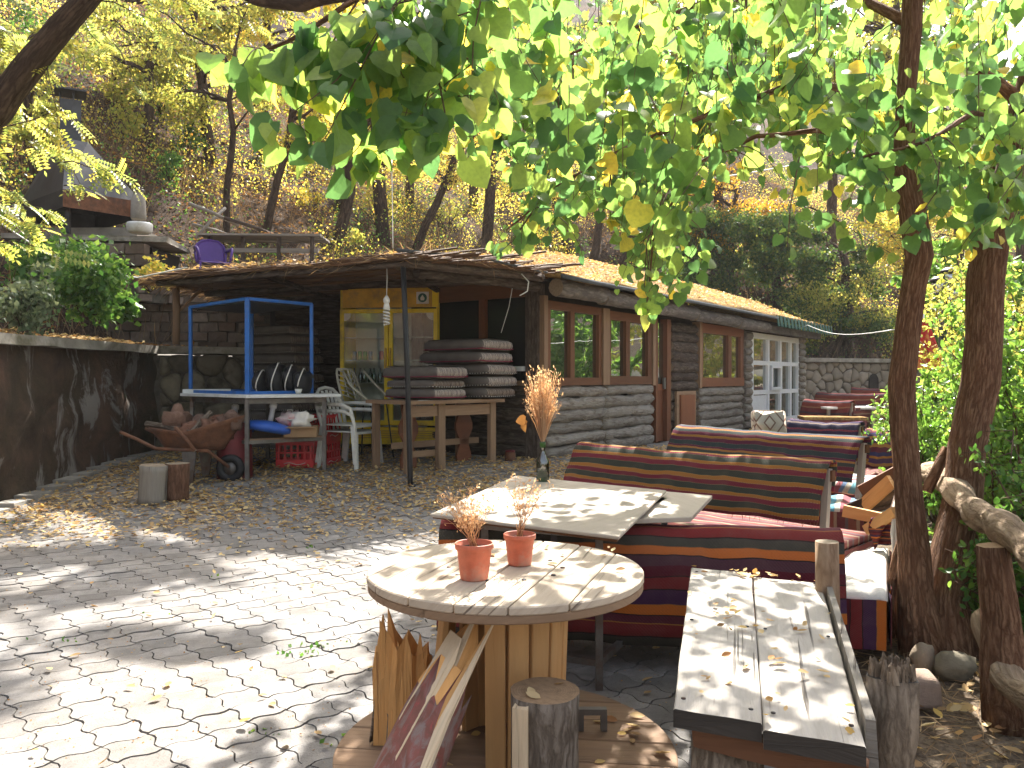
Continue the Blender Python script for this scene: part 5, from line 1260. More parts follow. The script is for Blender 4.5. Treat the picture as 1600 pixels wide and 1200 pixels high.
for k in range(3):
    hh_ = (.125, .105, .155)[k]; q = P(666, 600, p1_.y+.25); cushion((.86, .80, .92)[k], .55, hh_, [T['cush'], T['cend' if k != 1 else 'cend2']], T['piping' if k != 1 else 'wpiping'], (q.x+crr.uniform(-.015, .015), p1_.y+.22, zc), azc+crr.uniform(-.04, .04), '%s cushion of the short left stack on the wooden table, beside the fridge' % nm[k], 'striped end cushions stacked on the wooden table'); zc += hh_*.97
zc = p1_.z+hT+.006; nm = ['lowest', 'second lowest', 'middle', 'second from top', 'topmost']
for k in range(5):
    hh_ = (.13, .14, .145, .145, .15)[k]; q = P((734, 737, 737, 727, 731)[k], 600, p1_.y+.75); cushion((1.0, 1.0, 1.0, 1.08, 1.0)[k], .62, hh_, [T['cush'], T['cend' if k != 0 else 'cend2']], T['piping' if k in (3, 4) else 'wpiping'], (q.x, p1_.y+.78, zc), azc+crr.uniform(-.05, .05), '%s cushion of the tall right stack on the wooden table' % nm[k], 'striped end cushions stacked on the wooden table'); zc += hh_*.985
# older cushions stacked against the log wall
zc = .3
for k in range(13):
    hh_ = .125+.02*(k % 2); q = P(440, 600, 11.3); cushion(1.0, .6, hh_, [T['cush'], T['cend2']], T['wpiping'], (q.x+crr.uniform(-.04, .04), 11.35+crr.uniform(-.03, .03), zc), -.55+crr.uniform(-.06, .06), ('%s brown cushion in the tall stack against the log wall behind the blue frame' % ['bottom', 'second', 'third', 'fourth', 'fifth', 'sixth', 'seventh', 'eighth', 'ninth', 'tenth', 'eleventh', 'twelfth', 'top'][k]), 'brown cushions stacked against the log wall'); zc += hh_*.98
# small red jar by the wall
g = G(797, 726); t = thing('red_jar', 'small dark red jar on the ground right of the wooden table', 'jar', (g.x, g.y+.3, g.z)); m = MB(); m.lathe((0, 0, 0), [(.05, 0), (.065, .02), (.065, .1), (.055, .12)], 14); m.build('jar', T['rust'], t); m = MB(); m.lathe((0, 0, .121), [(.06, 0), (.06, .02), (0, .022)], 14); m.build('lid', T['darkred'], t)
# ------------------------------------------------------------ slab table with blue frame
cN = G(397, 755); zS = 1.12
st_ = thing('slab_table', 'white slab topped table on thin metal legs beside the retaining wall', 'table', cN)
pN, pL, pR = P(384, 618, cN.y), P(281, 614, 9.3), P(533, 615, 8.85)
pN.z = pL.z = pR.z = zS; pB = pL+pR-pN
def W2(p, o): return Vector(p)-o
m = MB(); pp_ = [pN, pR, pB, pL]; m.hexa([q-cN-Vector((0, 0, .035)) for q in pp_]+[q-cN for q in pp_]); bevel(m.build('slab', T['slab'], st_), .004)
m = MB(); d_ = (pL-pN).normalized(); m.beam(pL-cN+Vector((0, 0, .022))+(pB-pL).normalized()*.03, pL.lerp(pB, .55)-cN+Vector((0, 0, .022)), .04, .045); m.build('slab_rim', T['slab'], st_)
legs = [pN.lerp(pB, .05), pR.lerp(pL, .10), pL.lerp(pR, .08), pB.lerp(pN, .08)]
for q in legs: m = MB(); zz = gz(q.x, q.y); m.box((q.x-cN.x, q.y-cN.y, (zz+zS-.035)/2-cN.z), (.04, .04, zS-.035-zz)); m.build('leg', T['steel'], st_)
for i, j in ((0, 1), (0, 2), (1, 3), (2, 3)):
    a, b = legs[i].copy(), legs[j].copy(); a.z = b.z = zS-.07; m = MB(); m.beam(a-cN, b-cN, .03, .05); m.build('rail', T['steel'], st_)
    a.z = b.z = .62; m = MB(); m.beam(a-cN, b-cN, .03, .035); m.build('shelf_rail', T['steel'], st_)
a, b, c, d = [q.copy() for q in (legs[0], legs[1], legs[3], legs[2])]
m = MB(); m.hexa([Vector((q.x, q.y, .637))-cN for q in (a, b, c, d)]+[Vector((q.x, q.y, .655))-cN for q in (a, b, c, d)]); m.build('shelf', T['tablewood'], st_); SH = .657
# blue frame on the slab
bN, bL, bR = P(387, 609, 8.45), P(298, 608, 9.45), P(487, 600, 9.1)
for q in (bN, bL, bR): q.z = zS+.002
bB = bL+bR-bN; hB = P(386, 467, 8.45).z-zS
bf = thing('blue_frame', 'open bright blue steel box frame standing on the white slab table', 'frame', bN)
C4 = [bN, bR, bB, bL]
for k, q in enumerate(C4):
    m = MB(); m.box(q-bN+Vector((0, 0, hB/2)), (.045 if k == 0 else .035,)*2+(hB,)); m.build('upright', T['blue'], bf)
    q2 = C4[(k+1) % 4]
    for z in (.016, hB-.0): m = MB(); m.beam(q-bN+Vector((0, 0, z)), q2-bN+Vector((0, 0, z)), .032, .032); m.build('rail', T['blue'], bf)
m = MB(); m.hexa([q.lerp(C4[(i+2) % 4], .02)-bN+Vector((0, 0, hB-.03)) for i, q in enumerate(C4)]+[q.lerp(C4[(i+2) % 4], .02)-bN+Vector((0, 0, hB-.018)) for i, q in enumerate(C4)]); m.build('top_sheet', T['blackmetal'], bf)
# dark bundles tied with pale straps
for k, (px, y_, r) in enumerate(((410, 9.0, .13), (434, 9.0, .17), (455, 9.05, .16), (474, 9.05, .14))):
    q = P(px, 600, y_); t = thing('tied_bundle', ['smallest black sack bundle under the blue frame, leftmost of four', 'largest black sack bundle with pale strap, second from left under the blue frame', 'black sack bundle with white strap, third from left under the blue frame', 'black sack bundle with tangled strap ends, rightmost under the blue frame'][k], 'sack', (q.x, y_, zS+.004), 0, 'black sack bundles on the slab table')
    m = MB(); m.blob((0, 0, r*.95), (r*.75, .24, r), 0, .3, k+11, 14, 9); m.build('sack', T['black'], t)
    m = MB(); m.tube([(r*.15*math.sin(a*2)+.01, -.245*math.cos(a)*.99, r*.95+r*1.06*math.sin(a)) for a in np.linspace(-.9, 2.2, 16)], .007, 5); m.build('strap', T['cloth'], t)
q = P(470, 606, 8.8); t = thing('white_cup', 'small white crumpled cup on the slab table right of the sacks', 'cup', (q.x, 8.7, zS+.001)); m = MB(); m.lathe((0, 0, 0), [(.02, 0), (.035, .05), (.031, .05), (.018, .005), (0, .005)], 12, sx=1.2); m.build('cup', T['whitepl'], t); m = MB(); m.lathe((0, 0, .05), [(.033, 0), (.037, .003), (.033, .006)], 12, sx=1.2); m.build('rim', T['whitepl'], t)
# blue umbrella bases with white sockets, on the lower shelf
for k, (px, y_, r, tl) in enumerate(((366, 8.9, .21, .05), (420, 8.65, .27, .16))):
    q = P(px, 670, y_); t = thing('umbrella_base', ['smaller flat blue umbrella base with upright white socket', 'larger tilted blue umbrella base with white socket'][k]+' under the slab table', 'umbrella base', (q.x, y_, SH+.045+tl*.25), 0, 'blue umbrella bases')
    rt = Matrix.Rotation(tl, 3, 'Y')@Matrix.Rotation(-.12*k, 3, 'X')
    m = MB(); m.lathe((0, 0, 0), [(0, -.035), (r*.8, -.035), (r, -.01), (r, .03), (r*.85, .06), (r*.3, .085), (.05, .09), (0, .09)], 28, rot=rt); m.build('basin', T['bluepl'], t)
    m = MB(); m.lathe(rt@Vector((0, 0, .088)), [(.028, 0), (.028, .14), (.04, .145), (.04, .19), (.028, .195), (.028, .20), (0, .2)], 14, rot=rt); m.build('socket', T['whitepl'], t)
T['bagred'] = m_plain('red_white_bag', (.62, .5, .48), .5, .2, dirt=(.5, .04, .06), sc=9)
q = P(445, 655, 8.75); t = thing('plastic_bag', 'crumpled red and white plastic bag on the box under the slab', 'bag', (q.x+.05, 8.75, SH+.12)); m = MB(); m.blob((0, 0, .06), (.12, .1, .09), 0, .9, 4, 14, 9); m.build('bag', T['bagred'], t); m = MB(); m.tube([(-.03, 0, .12), (-.02, .0, .17), (.03, 0, .17), (.04, 0, .12)], .005, 5); m.build('handle', T['cloth'], t)
q = P(470, 655, 8.8); t = thing('plastic_bag', 'pale translucent plastic bag at the right end of the shelf', 'bag', (q.x+.02, 8.7, SH+.12)); m = MB(); m.blob((0, 0, .05), (.12, .1, .08), 0, 1.0, 8, 14, 9); m.build('bag', T['cloth'], t); m = MB(); m.tube([(-.03, 0, .10), (-.02, .0, .15), (.03, 0, .14), (.04, 0, .1)], .005, 5); m.build('handle', T['cloth'], t)
q = P(470, 672, 8.7); t = thing('cardboard_box', 'open brown cardboard box on the shelf under the slab table', 'box', (q.x, 8.72, SH+.002), .15)
T['card'] = m_plain('cardboard', (.30, .19, .10), .9, .15)
for (c_, s_) in (((0, 0, .005), (.34, .26, .01)), ((0, -.13, .06), (.34, .008, .11)), ((0, .13, .06), (.34, .008, .11)), ((-.17, 0, .06), (.008, .252, .11)), ((.17, 0, .06), (.008, .252, .11)), ((0, -.16, .105), (.33, .06, .006))):
    m = MB(); m.box(c_, s_); m.build('side', T['card'], t)
# red crates
def crate(label, loc, rz_, group):
    t = thing('drink_crate', label, 'crate', loc, rz_, group); w_, d_, h_ = .42, .3, .30
    for sy in (-1, 1):
        m = MB()
        for z0, z1 in ((0, .10), (.17, .19), (.265, .30)): m.box((0, sy*d_/2, (z0+z1)/2), (w_, .014, z1-z0))
        for k in range(6): m.box((-w_/2+.03+k*(w_-.06)/5, sy*d_/2, .18), (.022, .012, .17))
        m.build('side', T['redpl'], t)
    for sx in (-1, 1):
        m = MB()
        for z0, z1 in ((0, .16), (.25, .30)): m.box((sx*w_/2, 0, (z0+z1)/2), (.014, d_-.02, z1-z0))
        for k in (-1, 1): m.box((sx*w_/2, k*.10, .2), (.012, .08, .1))
        m.build('end', T['redpl'], t)
    m = MB(); m.box((0, 0, .008), (w_-.02, d_-.02, .014)); m.build('bottom', T['redpl'], t)
    m = MB(); m.tube([(-.12+.03*i, -d_/2-.008, .055+.012*math.sin(i*.9)) for i in range(9)], .004, 4); m.build('script_mark', T['cloth'], t)
    return t
g = G(455, 733); crate('red plastic drinks crate with pale script mark, on the ground under the shelf', (g.x+.02, g.y+.2, g.z), .05, 'red drinks crates')
g = G(492, 732); crate('red crate lying lowest at the right end of the slab table', (g.x, g.y+.28, g.z), 1.35, 'red drinks crates'); crate('red crate on top of another, reaching up beside the white chairs', (g.x+.01, g.y+.28, g.z+.302), 1.38, 'red drinks crates')
# dark red drum
g = G(358, 753); t = thing('red_bin', 'tall dark red metal bin behind the wheelbarrow', 'bin', (g.x-.01, g.y+.2, g.z)); m = MB(); m.lathe((0, 0, 0), [(.17, 0), (.185, .02), (.18, .3), (.175, .58), (.18, .6), (.165, .6), (.16, .3), (0, .28)], 24); m.build('shell', T['darkred'], t); m = MB(); m.lathe((0, 0, .597), [(.178, 0), (.186, .008), (.178, .016)], 24); m.build('rim', T['darkred'], t)
# wheelbarrow with rocks and firewood
g = G(290, 757); wb = thing('wheelbarrow', 'rusty wheelbarrow parked by the dark wall, loaded with rocks and wood', 'wheelbarrow', (g.x+.05, g.y+.15, g.z)); WZ = .52
m = MB()
def tray(u, v):
    a = 2*PI*u; x = math.cos(a); y = math.sin(a); s = .62+.38*v; z = WZ-.17+.2*v+(.16*max(0, x)*v)+.04*max(0, -x)*v; return Vector((x*.48*s+.05*v*max(0, x), y*.29*s, z))
m.grid(tray, 28, 5); m.build('tray', T['rust'], wb, solid=.008)
m = MB(); m.lathe((0, 0, WZ-.17), [(0, 0), (.31, 0)], 24, sx=.96, sy=.6); m.build('tray_floor', T['rust'], wb)
for s_ in (-1, 1):
    m = MB(); m.tube([(.36, s_*.05, .17), (.2, s_*.2, WZ-.17), (-.3, s_*.27, WZ-.14), (-.5, s_*.28, WZ-.04), (-.66, s_*.28, WZ+.03)], .018, 8); m.build('handle', T['rust'], wb)
    m = MB(); m.hexa([(-.03+.02, s_*.22-.012, 0), (.05, s_*.22-.012, 0), (.05, s_*.22+.012, 0), (-.01, s_*.22+.012, 0), (-.06, s_*.22-.012, WZ-.17), (.09, s_*.22-.012, WZ-.17), (.09, s_*.22+.012, WZ-.17), (-.06, s_*.22+.012, WZ-.17)]); m.build('leg', T['steel'], wb)
m = MB(); ry = Matrix.Rotation(PI/2, 3, 'X'); m.lathe((.36, -.0, .15), [(.07, -.03), (.12, -.035), (.145, -.02), (.15, 0), (.145, .02), (.12, .035), (.07, .03), (.07, -.03)], 24, rot=ry); m.build('tyre', T['black'], wb)
m = MB(); m.lathe((.36, 0, .15), [(0, -.025), (.068, -.02), (.078, .02), (0, .025)], 16, rot=ry); m.build('rim', T['steel'], wb)
wr = random.Random(5); nmr = ['largest reddish rock heaped at the left of the wheelbarrow', 'brown rock in the middle of the wheelbarrow load', 'grey rock at the back of the wheelbarrow load', 'small reddish rock near the wheelbarrow front', 'flat brown rock at the right end of the wheelbarrow', 'dark rock low in the wheelbarrow centre', 'small pale rock between the firewood pieces', 'rusty coloured rock at the wheelbarrow rim']
for k, (x, y, z, s_) in enumerate(((-.22, 0, .13, .14), (.0, .05, .08, .10), (.08, .15, .12, .09), (.18, -.08, .10, .09), (.34, .03, .14, .10), (-.02, -.12, .06, .09), (.2, .1, .14, .07), (.42, -.05, .17, .07))):
    t = thing('rock', nmr[k], 'rock', Vector(wb.location)+Vector((x, y, WZ-.02+z-.05)), 0, 'rocks loaded in the wheelbarrow'); m = MB(); m.blob((0, 0, .02), (s_*1.25, s_*1.15, s_*1.15), 0, .9, k+2, 12, 9); m.build('stone', T['firerock'], t)
for k, (a, b, r, lb_) in enumerate((((-.5, -.05, .12), (.0, -.16, .04), .03, 'grey stick lying over the left rim of the wheelbarrow'), ((.02, -.2, .03), (.16, .0, .24), .028, 'pale stick standing up out of the wheelbarrow load'), ((-.1, -.29, .1), (.12, -.33, -.14), .02, 'rusty bar hanging over the near rim of the wheelbarrow'))):
    A = Vector(wb.location)+Vector(a)+Vector((0, 0, WZ-.02)); B = Vector(wb.location)+Vector(b)+Vector((0, 0, WZ-.02)); t = thing('firewood_stick', lb_, 'stick', A, 0, 'sticks in the wheelbarrow'); m = MB(); m.tube([(0, 0, 0), (B-A)*.5+Vector((0, .01, .01)), B-A], r, 8, cap=1, jit=.2, seed=k); m.build('wood', [T['stumpbark'] if k != 2 else T['rust'], T['greyrings']], t)

# ------------------------------------------------------------ plastic chairs
def chair(label, loc, rz_, mat, slats=5, group=None, name='plastic_chair', oval=False, tilt=0):
    t = thing(name, label, 'chair', loc, rz_, group); sw = .23; sh = .43
    m = MB()
    def seat(u, v): x = (u-.5)*2*sw*(1.0-.08*v); y = -.24+v*.46; return Vector((x, y, sh-.02*math.sin(PI*u)*math.sin(PI*v)-.025*(1 if v < .04 else 0)))
    m.grid(seat, 10, 8); m.build('seat', mat, t, solid=.012)
    m = MB(); pts = [(-sw*.95, .22, sh+.01), (-sw*1.05, .27, .62), (-sw*.9, .31, .76), (-sw*.55, .33, .83), (0, .34, .85), (sw*.55, .33, .83), (sw*.9, .31, .76), (sw*1.05, .27, .62), (sw*.95, .22, sh+.01)]
    sm = []
    for i in range(len(pts)-1):
        for j in range(3): sm.append(Vector(pts[i]).lerp(Vector(pts[i+1]), j/3))
    sm.append(Vector(pts[-1])); m.tube(sm, .019, 8); m.build('back_frame', mat, t)
    if oval:
        m = MB(); m.grid(lambda u, v: Vector(((u-.5)*2*sw*.93*math.sqrt(max(.03, 1-max(0, (v-.55)/.45)**2.2)), .235+v*.10, sh+.04+v*.37)), 12, 12); o = m.build('back_shell', mat, t, solid=.008)
    else:
        for k in range(slats):
            x = (-1+2*(k+.5)/slats)*sw*.85; zt = .82-.10*(abs(x)/sw)**2.5; m = MB(); m.hexa([(x-.018, .225, sh), (x+.018, .225, sh), (x+.018, .235, sh), (x-.018, .235, sh), (x-.022, .32, zt), (x+.022, .32, zt), (x+.022, .33, zt), (x-.022, .33, zt)]); m.build('slat', mat, t)
    for s_ in (-1, 1):
        m = MB(); m.tube([(s_*sw*1.04, .265, .66), (s_*sw*1.16, .1, .665), (s_*sw*1.18, -.1, .66), (s_*sw*1.14, -.2, .62), (s_*sw*1.02, -.225, .5), (s_*sw*1.0, -.22, sh)], [.02, .022, .024, .022, .018, .018], 8); m.build('armrest', mat, t)
        for y_, dy in ((-.22, -.04), (.20, .06)):
            m = MB(); m.hexa([(s_*sw*1.1-.012, y_+dy-.02, 0), (s_*sw*1.1+.012, y_+dy-.02, 0), (s_*sw*1.1+.012, y_+dy+.02, 0), (s_*sw*1.1-.012, y_+dy+.02, 0),
                (s_*sw*.97-.022, y_-.03, sh-.01), (s_*sw*.97+.018, y_-.03, sh-.01), (s_*sw*.97+.018, y_+.03, sh-.01), (s_*sw*.97-.022, y_+.03, sh-.01)]); m.build('leg', mat, t)
    return t
g = G(545, 735); wc = chair('lower white plastic armchair of the stacked pair beside the slab table', (g.x-.03, g.y+.25, g.z), 1.15, T['whitepl'], group='stacked white plastic chairs')
wc2 = dup(wc, None, (g.x-.045, g.y+.25, g.z+.075), 1.15, 'upper white plastic armchair nested on the stacked pair')
# beige lattice chair
g = G(585, 725); lc = thing('lattice_chair', 'beige plastic chair with leaf vein lattice back and thin metal legs', 'chair', (g.x-.16, g.y+.40, g.z+.26), 1.15)
def lb_pt(u, v):  # back shell
    w_ = .21*(1-.25*v**3)*(1 if v < .9 else .9); return Vector(((u-.5)*2*w_, .2+.14*v-.05*math.cos((u-.5)*3), .46+.40*v))
m = MB()
for k in range(2):
    s_ = [lb_pt(0 if k == 0 else 1, i/8) for i in range(9)]; m.tube(s_, .014, 6)
m.tube([lb_pt(i/8, 1) for i in range(9)], .014, 6); m.tube([lb_pt(.5, i/8) for i in range(9)], .012, 6)
for i in range(6):
    for s_ in (0, 1):
        v0 = .02+i*.15; m.tube([lb_pt(.5, v0), lb_pt(.5+(s_-.5)*.5, v0+.13), lb_pt(s_, min(1, v0+.22))], .008, 5); m.tube([lb_pt(.5+(s_-.5)*.5, v0+.13), lb_pt(.5+(s_-.5)*.55, min(1, v0+.24))], .007, 5)
m.build('lattice_back', T['beigepl'], lc)
m = MB(); 
for k in range(9): m.tube([(-.21, -.22+k*.052, .445), (0, -.24+k*.055, .435), (.21, -.22+k*.052, .445)], .009, 5)
m.tube([(-.21, -.24, .445), (-.22, 0, .45), (-.21, .21, .46)], .014, 6); m.tube([(.21, -.24, .445), (.22, 0, .45), (.21, .21, .46)], .014, 6); m.tube([(-.21, -.24, .445), (.21, -.24, .445)], .014, 6); m.build('lattice_seat', T['beigepl'], lc)
for s_ in (-1, 1):
    m = MB(); m.tube([(s_*.215, .2, .84), (s_*.27, .05, .66), (s_*.24, -.2, .47)], .014, 6); m.build('armrest', T['beigepl'], lc)
    for s2 in (-1, 1): m = MB(); m.tube([(s_*.17, s2*.17, .44), (s_*.23, s2*.24, -.26)], .009, 6); m.build('leg', T['blackmetal'], lc)

# ------------------------------------------------------------ upper terrace : purple chair, rail with planks, hearth
hp = Vector((P(333, 400, 12.9).x, 12.9, P(333, 412, 12.9).z-.42))
chair('purple plastic armchair up on the terrace behind the reed canopy', hp, .5, T['purple'], oval=True)
tt0 = P(415, 372, 13.6)
tr_ = thing('terrace_table', 'long grey plank table covered in fallen leaves on the upper terrace', 'table', (tt0.x, 13.6, tt0.z-.75))
for k in range(4): m = MB(); m.box((0, -.3+k*.2, .75), (2.0, .18, .035), .06, jit=.01); m.build('plank', T['greywood'], tr_)
for x in (-.85, -.3, .3, .85): m = MB(); m.box((x, -.25, .37), (.06, .06, .74)); m.build('leg', T['darklog'], tr_)
for z in (.25, .5): m = MB(); m.box((0, -.25, z), (1.9, .05, .07), .03); m.build('rail', T['greywood'], tr_)
cloud('fallen_leaves', [Vector((R.uniform(-1, 1), R.uniform(-.4, .4), .78)) for _ in range(260)], (.04, .07), RH, T['orangelit'], tr_, 'stuff', flat=True)
for k, (a, b, r, lb_) in enumerate((((295, 318), (372, 352), .028, 'long pale pole leaning down to the right on the upper terrace'), ((305, 372), (352, 325), .025, 'short pole crossing the long pole on the upper terrace'), ((350, 340), (440, 372), .03, 'dark pole lying behind the terrace planks'), ((300, 350), (372, 372), .022, 'thin pale stick below the crossed poles on the terrace'))):
    A = P(*a, 13.0+.15*k); B = P(*b, 13.5+.1*k); t = thing('wooden_pole', lb_, 'pole', A, 0, 'loose poles on the upper terrace'); m = MB(); m.tube([(0, 0, 0), (B-A)*.5+Vector((0, 0, .02)), B-A], r, 7, cap=1, jit=.15, seed=k); m.build('wood', [T['greywood'] if k != 2 else T['darklog'], T['greyrings']], t)
HY = 11.8
hc = P(140, 330, HY); he = thing('outdoor_hearth', 'sooty sheet metal hearth hood with chimney over a block base on the terrace', 'hearth', (hc.x, HY+.4, P(140, 450, HY).z))
HO = Vector(he.location)
def hp_(px, py, dy=0): q = P(px, py, HY+dy*0); q.y = HY+dy; return q-HO
zr0, zr1 = P(98, 325, 11.4).z-HO.z, P(98, 298, 11.4).z-HO.z; zt0 = P(130, 221, 11.9).z-HO.z
def hq(px, Y): q = P(px, 300, Y)-HO; return Vector((q.x, q.y, 0))
ca, cb_, cc_, cd_ = hq(98, 11.3), hq(222, 12.15), hq(150, 13.2), hq(28, 12.4); Q4 = [ca, cb_, cc_, cd_]
T4 = [hq(104, 11.75), hq(138, 11.95), hq(118, 12.35), hq(84, 12.15)]
def zset(q, z): return Vector((q.x, q.y, z))
for i in range(4):
    j = (i+1) % 4; m = MB(); n_ = (Q4[j]-Q4[i]).normalized(); n_ = Vector((-n_.y, n_.x, 0))*.02
    m.hexa([zset(Q4[i], zr0), zset(Q4[j], zr0), zset(Q4[j]+n_, zr0), zset(Q4[i]+n_, zr0), zset(Q4[i], zr1), zset(Q4[j], zr1), zset(Q4[j]+n_, zr1), zset(Q4[i]+n_, zr1)]); m.build('rim_panel', T['rust'] if i == 0 else T['hood'], he)
    m = MB(); m.hexa([zset(Q4[i], zr1+.001), zset(Q4[j], zr1+.001), zset(Q4[j]+n_, zr1+.001), zset(Q4[i]+n_, zr1+.001), zset(T4[i], zt0), zset(T4[j], zt0), zset(T4[j]+n_, zt0), zset(T4[i]+n_, zt0)]); m.build('hood_panel', T['hood'], he)
zc0, zc1 = zt0-.02, P(120, 158, 12).z-HO.z; tc_ = (T4[0]+T4[1]+T4[2]+T4[3])/4
m = MB(); m.box((tc_.x, tc_.y, (zc0+zc1)/2), (.28, .28, zc1-zc0), .5); m.build('chimney', T['hood'], he)
m = MB(); m.box((tc_.x, tc_.y, zc1+.14), (.42, .42, .03), .5); m.build('chimney_cap', T['hood'], he)
for s_ in (-1, 1): m = MB(); m.box((tc_.x+s_*.10, tc_.y-.1, zc1+.06), (.02, .02, .14)); m.build('cap_bracket', T['hood'], he)
for q in Q4[:3]: m = MB(); m.box((q.x*.9-.02, q.y*.9+.06, (zr0+hp_(0, 372).z)/2), (.05, .05, zr0-hp_(0, 372).z)); m.build('post', T['iron'], he)
m = MB(); m.box((-.1, .1, hp_(0, 374).z), (2.3, 1.2, .07), .12, jit=.02); m.build('slab', T['coping'], he)
m = MB(); m.box((-.1, .2, hp_(0, 358).z), (1.4, .7, .14), jit=.02); m.build('fire_tray', T['cement'], he)
zb0 = 0
for row in range(2):
    for k in range(8):
        m = MB(); m.box((-1.3+k*.29+(.14 if row % 2 else 0), -.45+R.uniform(-.012, .012), hp_(0, 381).z-.09-row*.165), (.275, .18, .15), R.uniform(-.02, .02), jit=.008); m.build('block', T['block'], he)
m = MB(); m.box((-.2, .25, hp_(0, 381).z-.25), (2.1, 1.0, .45)); m.build('core', T['darkin'], he)
q = P(226, 345, HY+.3); t = thing('milk_can', 'grey metal canister with lid standing at the right of the hearth', 'canister', (q.x, HY+.1, q.z-.02)); m = MB(); m.lathe((0, 0, 0), [(.1, 0), (.11, .02), (.10, .3), (.07, .36), (.07, .4), (.08, .41)], 16); m.build('body', T['cement'], t); m = MB(); m.lathe((0, 0, .412), [(.085, 0), (.085, .03), (.02, .04), (.02, .07), (0, .07)], 14); m.build('lid', T['steel'], t)
q = P(229, 378, HY-.1); t = thing('stone_basin', 'white rounded stone basin with soil at the right end of the hearth slab', 'basin', (q.x-.03, HY-.25, hp_(0, 373).z+HO.z+.03)); m = MB(); m.lathe((0, 0, 0), [(.13, 0), (.17, .03), (.18, .12), (.17, .15), (.14, .15), (.13, .05), (0, .04)], 18); m.build('bowl', T['slab'], t); m = MB(); m.lathe((0, 0, .11), [(0, .02), (.14, 0)], 12); m.build('soil', T['potin'], t)
# small block wall under the terrace edge
blockwall('block_wall', 'rough terrace wall of stepped reddish blocks below the hearth', (P(205, 0, 11.7).x, 11.7), (P(292, 0, 12.4).x, 12.4), P(0, 448, 11.5).z-.2, P(0, 420, 11.5).z, .24, .13, th=.25, seed=5)

# ------------------------------------------------------------ far right : stone wall, red benches, lamp, parasol
fw = thing('stone_wall', 'far rubble stone wall with small arched niche behind the red benches', 'wall', (P(1255, 0, 19.8).x, 19.8, .25)); FO = Vector(fw.location)
fa, fbb = Vector((P(1255, 0, 19.8).x, 19.8, 0)), Vector((P(1420, 0, 21.5).x+1.5, 21.8, 0)); fd = (fbb-fa).normalized(); fn_ = Vector((fd.y, -fd.x, 0)); zt_ = P(0, 566, 20.3).z
def f3(a, z, d): q = fa+fd*a+fn_*d; return Vector((q.x, q.y, .25+z))
xn = P(1368, 0, 20.8).x-fa.x
_build = MB.build
rubble(fw, f3, (fbb-fa).length, zt_-.25, T['farstone'], FO, .30, .26, 12, th=.06)
m = MB(); q = (fa+fbb)/2-fn_*.12-FO; m.box(Vector((q.x, q.y, (zt_-.25)/2)), ((fbb-fa).length, .22, zt_-.25), math.atan2(fd.y, fd.x)); m.build('mortar', m_plain('dark_mortar', (.12, .10, .08), .9), fw)
m = MB(); q = (fa+fbb)/2-fn_*.05-FO; m.box(Vector((q.x, q.y, zt_-.25+.05)), ((fbb-fa).length+.1, .4, .1), math.atan2(fd.y, fd.x)); m.build('coping', T['coping'], fw)
q = f3(xn, 0, .1)-FO; m = MB(); arch = [(-.16, .45)]+[(.16*math.cos(a), .95+.2*math.sin(a)) for a in np.linspace(PI, 0, 8)]+[(.16, .45)]
b0 = len(m.v)
for x, z in arch: m.v.append(tuple(q+fd*x+Vector((0, 0, z))))
m.face(list(range(len(arch)))[::-1]); m.build('niche', T['darkin'], fw, solid=.02)  # flat dark panel: shade of the recess is painted by its colour
def farbench(label, a, b, zt, zb=.42, mat=K5, seat_z=.38):
    bench(label, a, b, zt, zb, mat, KS, hash(label) % 50, seat_z=seat_z, depth=.7, legs=T['whitewood'], group='red benches by the far stone wall', drop=.22, sag=.03, lean=.1)
for k, (xa_, ya, Ya, xb_, yb, Yb, lb_) in enumerate((
    (1256, 622, 15.0, 1332, 630, 14.2, 'dark red bench nearest the white window, in front of the far stone wall'),
    (1276, 608, 17.0, 1386, 622, 15.8, 'long dark red bench in the middle row before the far stone wall'),
    (1330, 606, 18.6, 1412, 608, 18.0, 'farthest dark red bench, under the arched niche of the stone wall'))):
    a = P(xa_, ya, Ya); b = P(xb_, yb, Yb); farbench(lb_, a, b, (a.z+b.z)/2, (a.z+b.z)/2-.33)
for k, (px, py, Y, lb_) in enumerate(((1300, 655, 14.0, 'low dark wooden bench box by the cabin corner in the leafy yard'), (1372, 650, 15.0, 'low dark wooden bench box right of the small white table'))):
    q = P(px, py, Y); t = thing('bench_box', lb_, 'bench', (q.x, Y, .3), -.15); m = MB(); m.box((0, 0, .14), (1.0, .55, .26)); m.build('box', T['darkred'], t); m = MB(); m.box((0, 0, .295), (1.05, .6, .05)); m.build('seat', T['rooflit'], t)
q = P(1322, 637, 14.6); t = thing('white_table', 'small pale table between the far red benches', 'table', (q.x, 14.6, .3)); m = MB(); m.box((0, 0, q.z-.3), (.9, .5, .04)); m.build('top', T['slab'], t)
for sx in (-1, 1):
    for sy in (-1, 1): m = MB(); m.box((sx*.4, sy*.2, (q.z-.32)/2), (.05, .05, q.z-.32)); m.build('leg', T['cement'], t)
q = P(1390, 680, 10.2); t = thing('stool', 'small grey wooden stool near the crooked tree', 'stool', (q.x, 10.2, .29)); m = MB(); m.box((0, 0, P(0, 674, 10.2).z-.29), (.5, .3, .04)); m.build('seat', T['steel'], t)
for sx in (-1, 1): m = MB(); m.box((sx*.2, 0, .12), (.04, .24, .26)); m.build('leg', T['steel'], t)
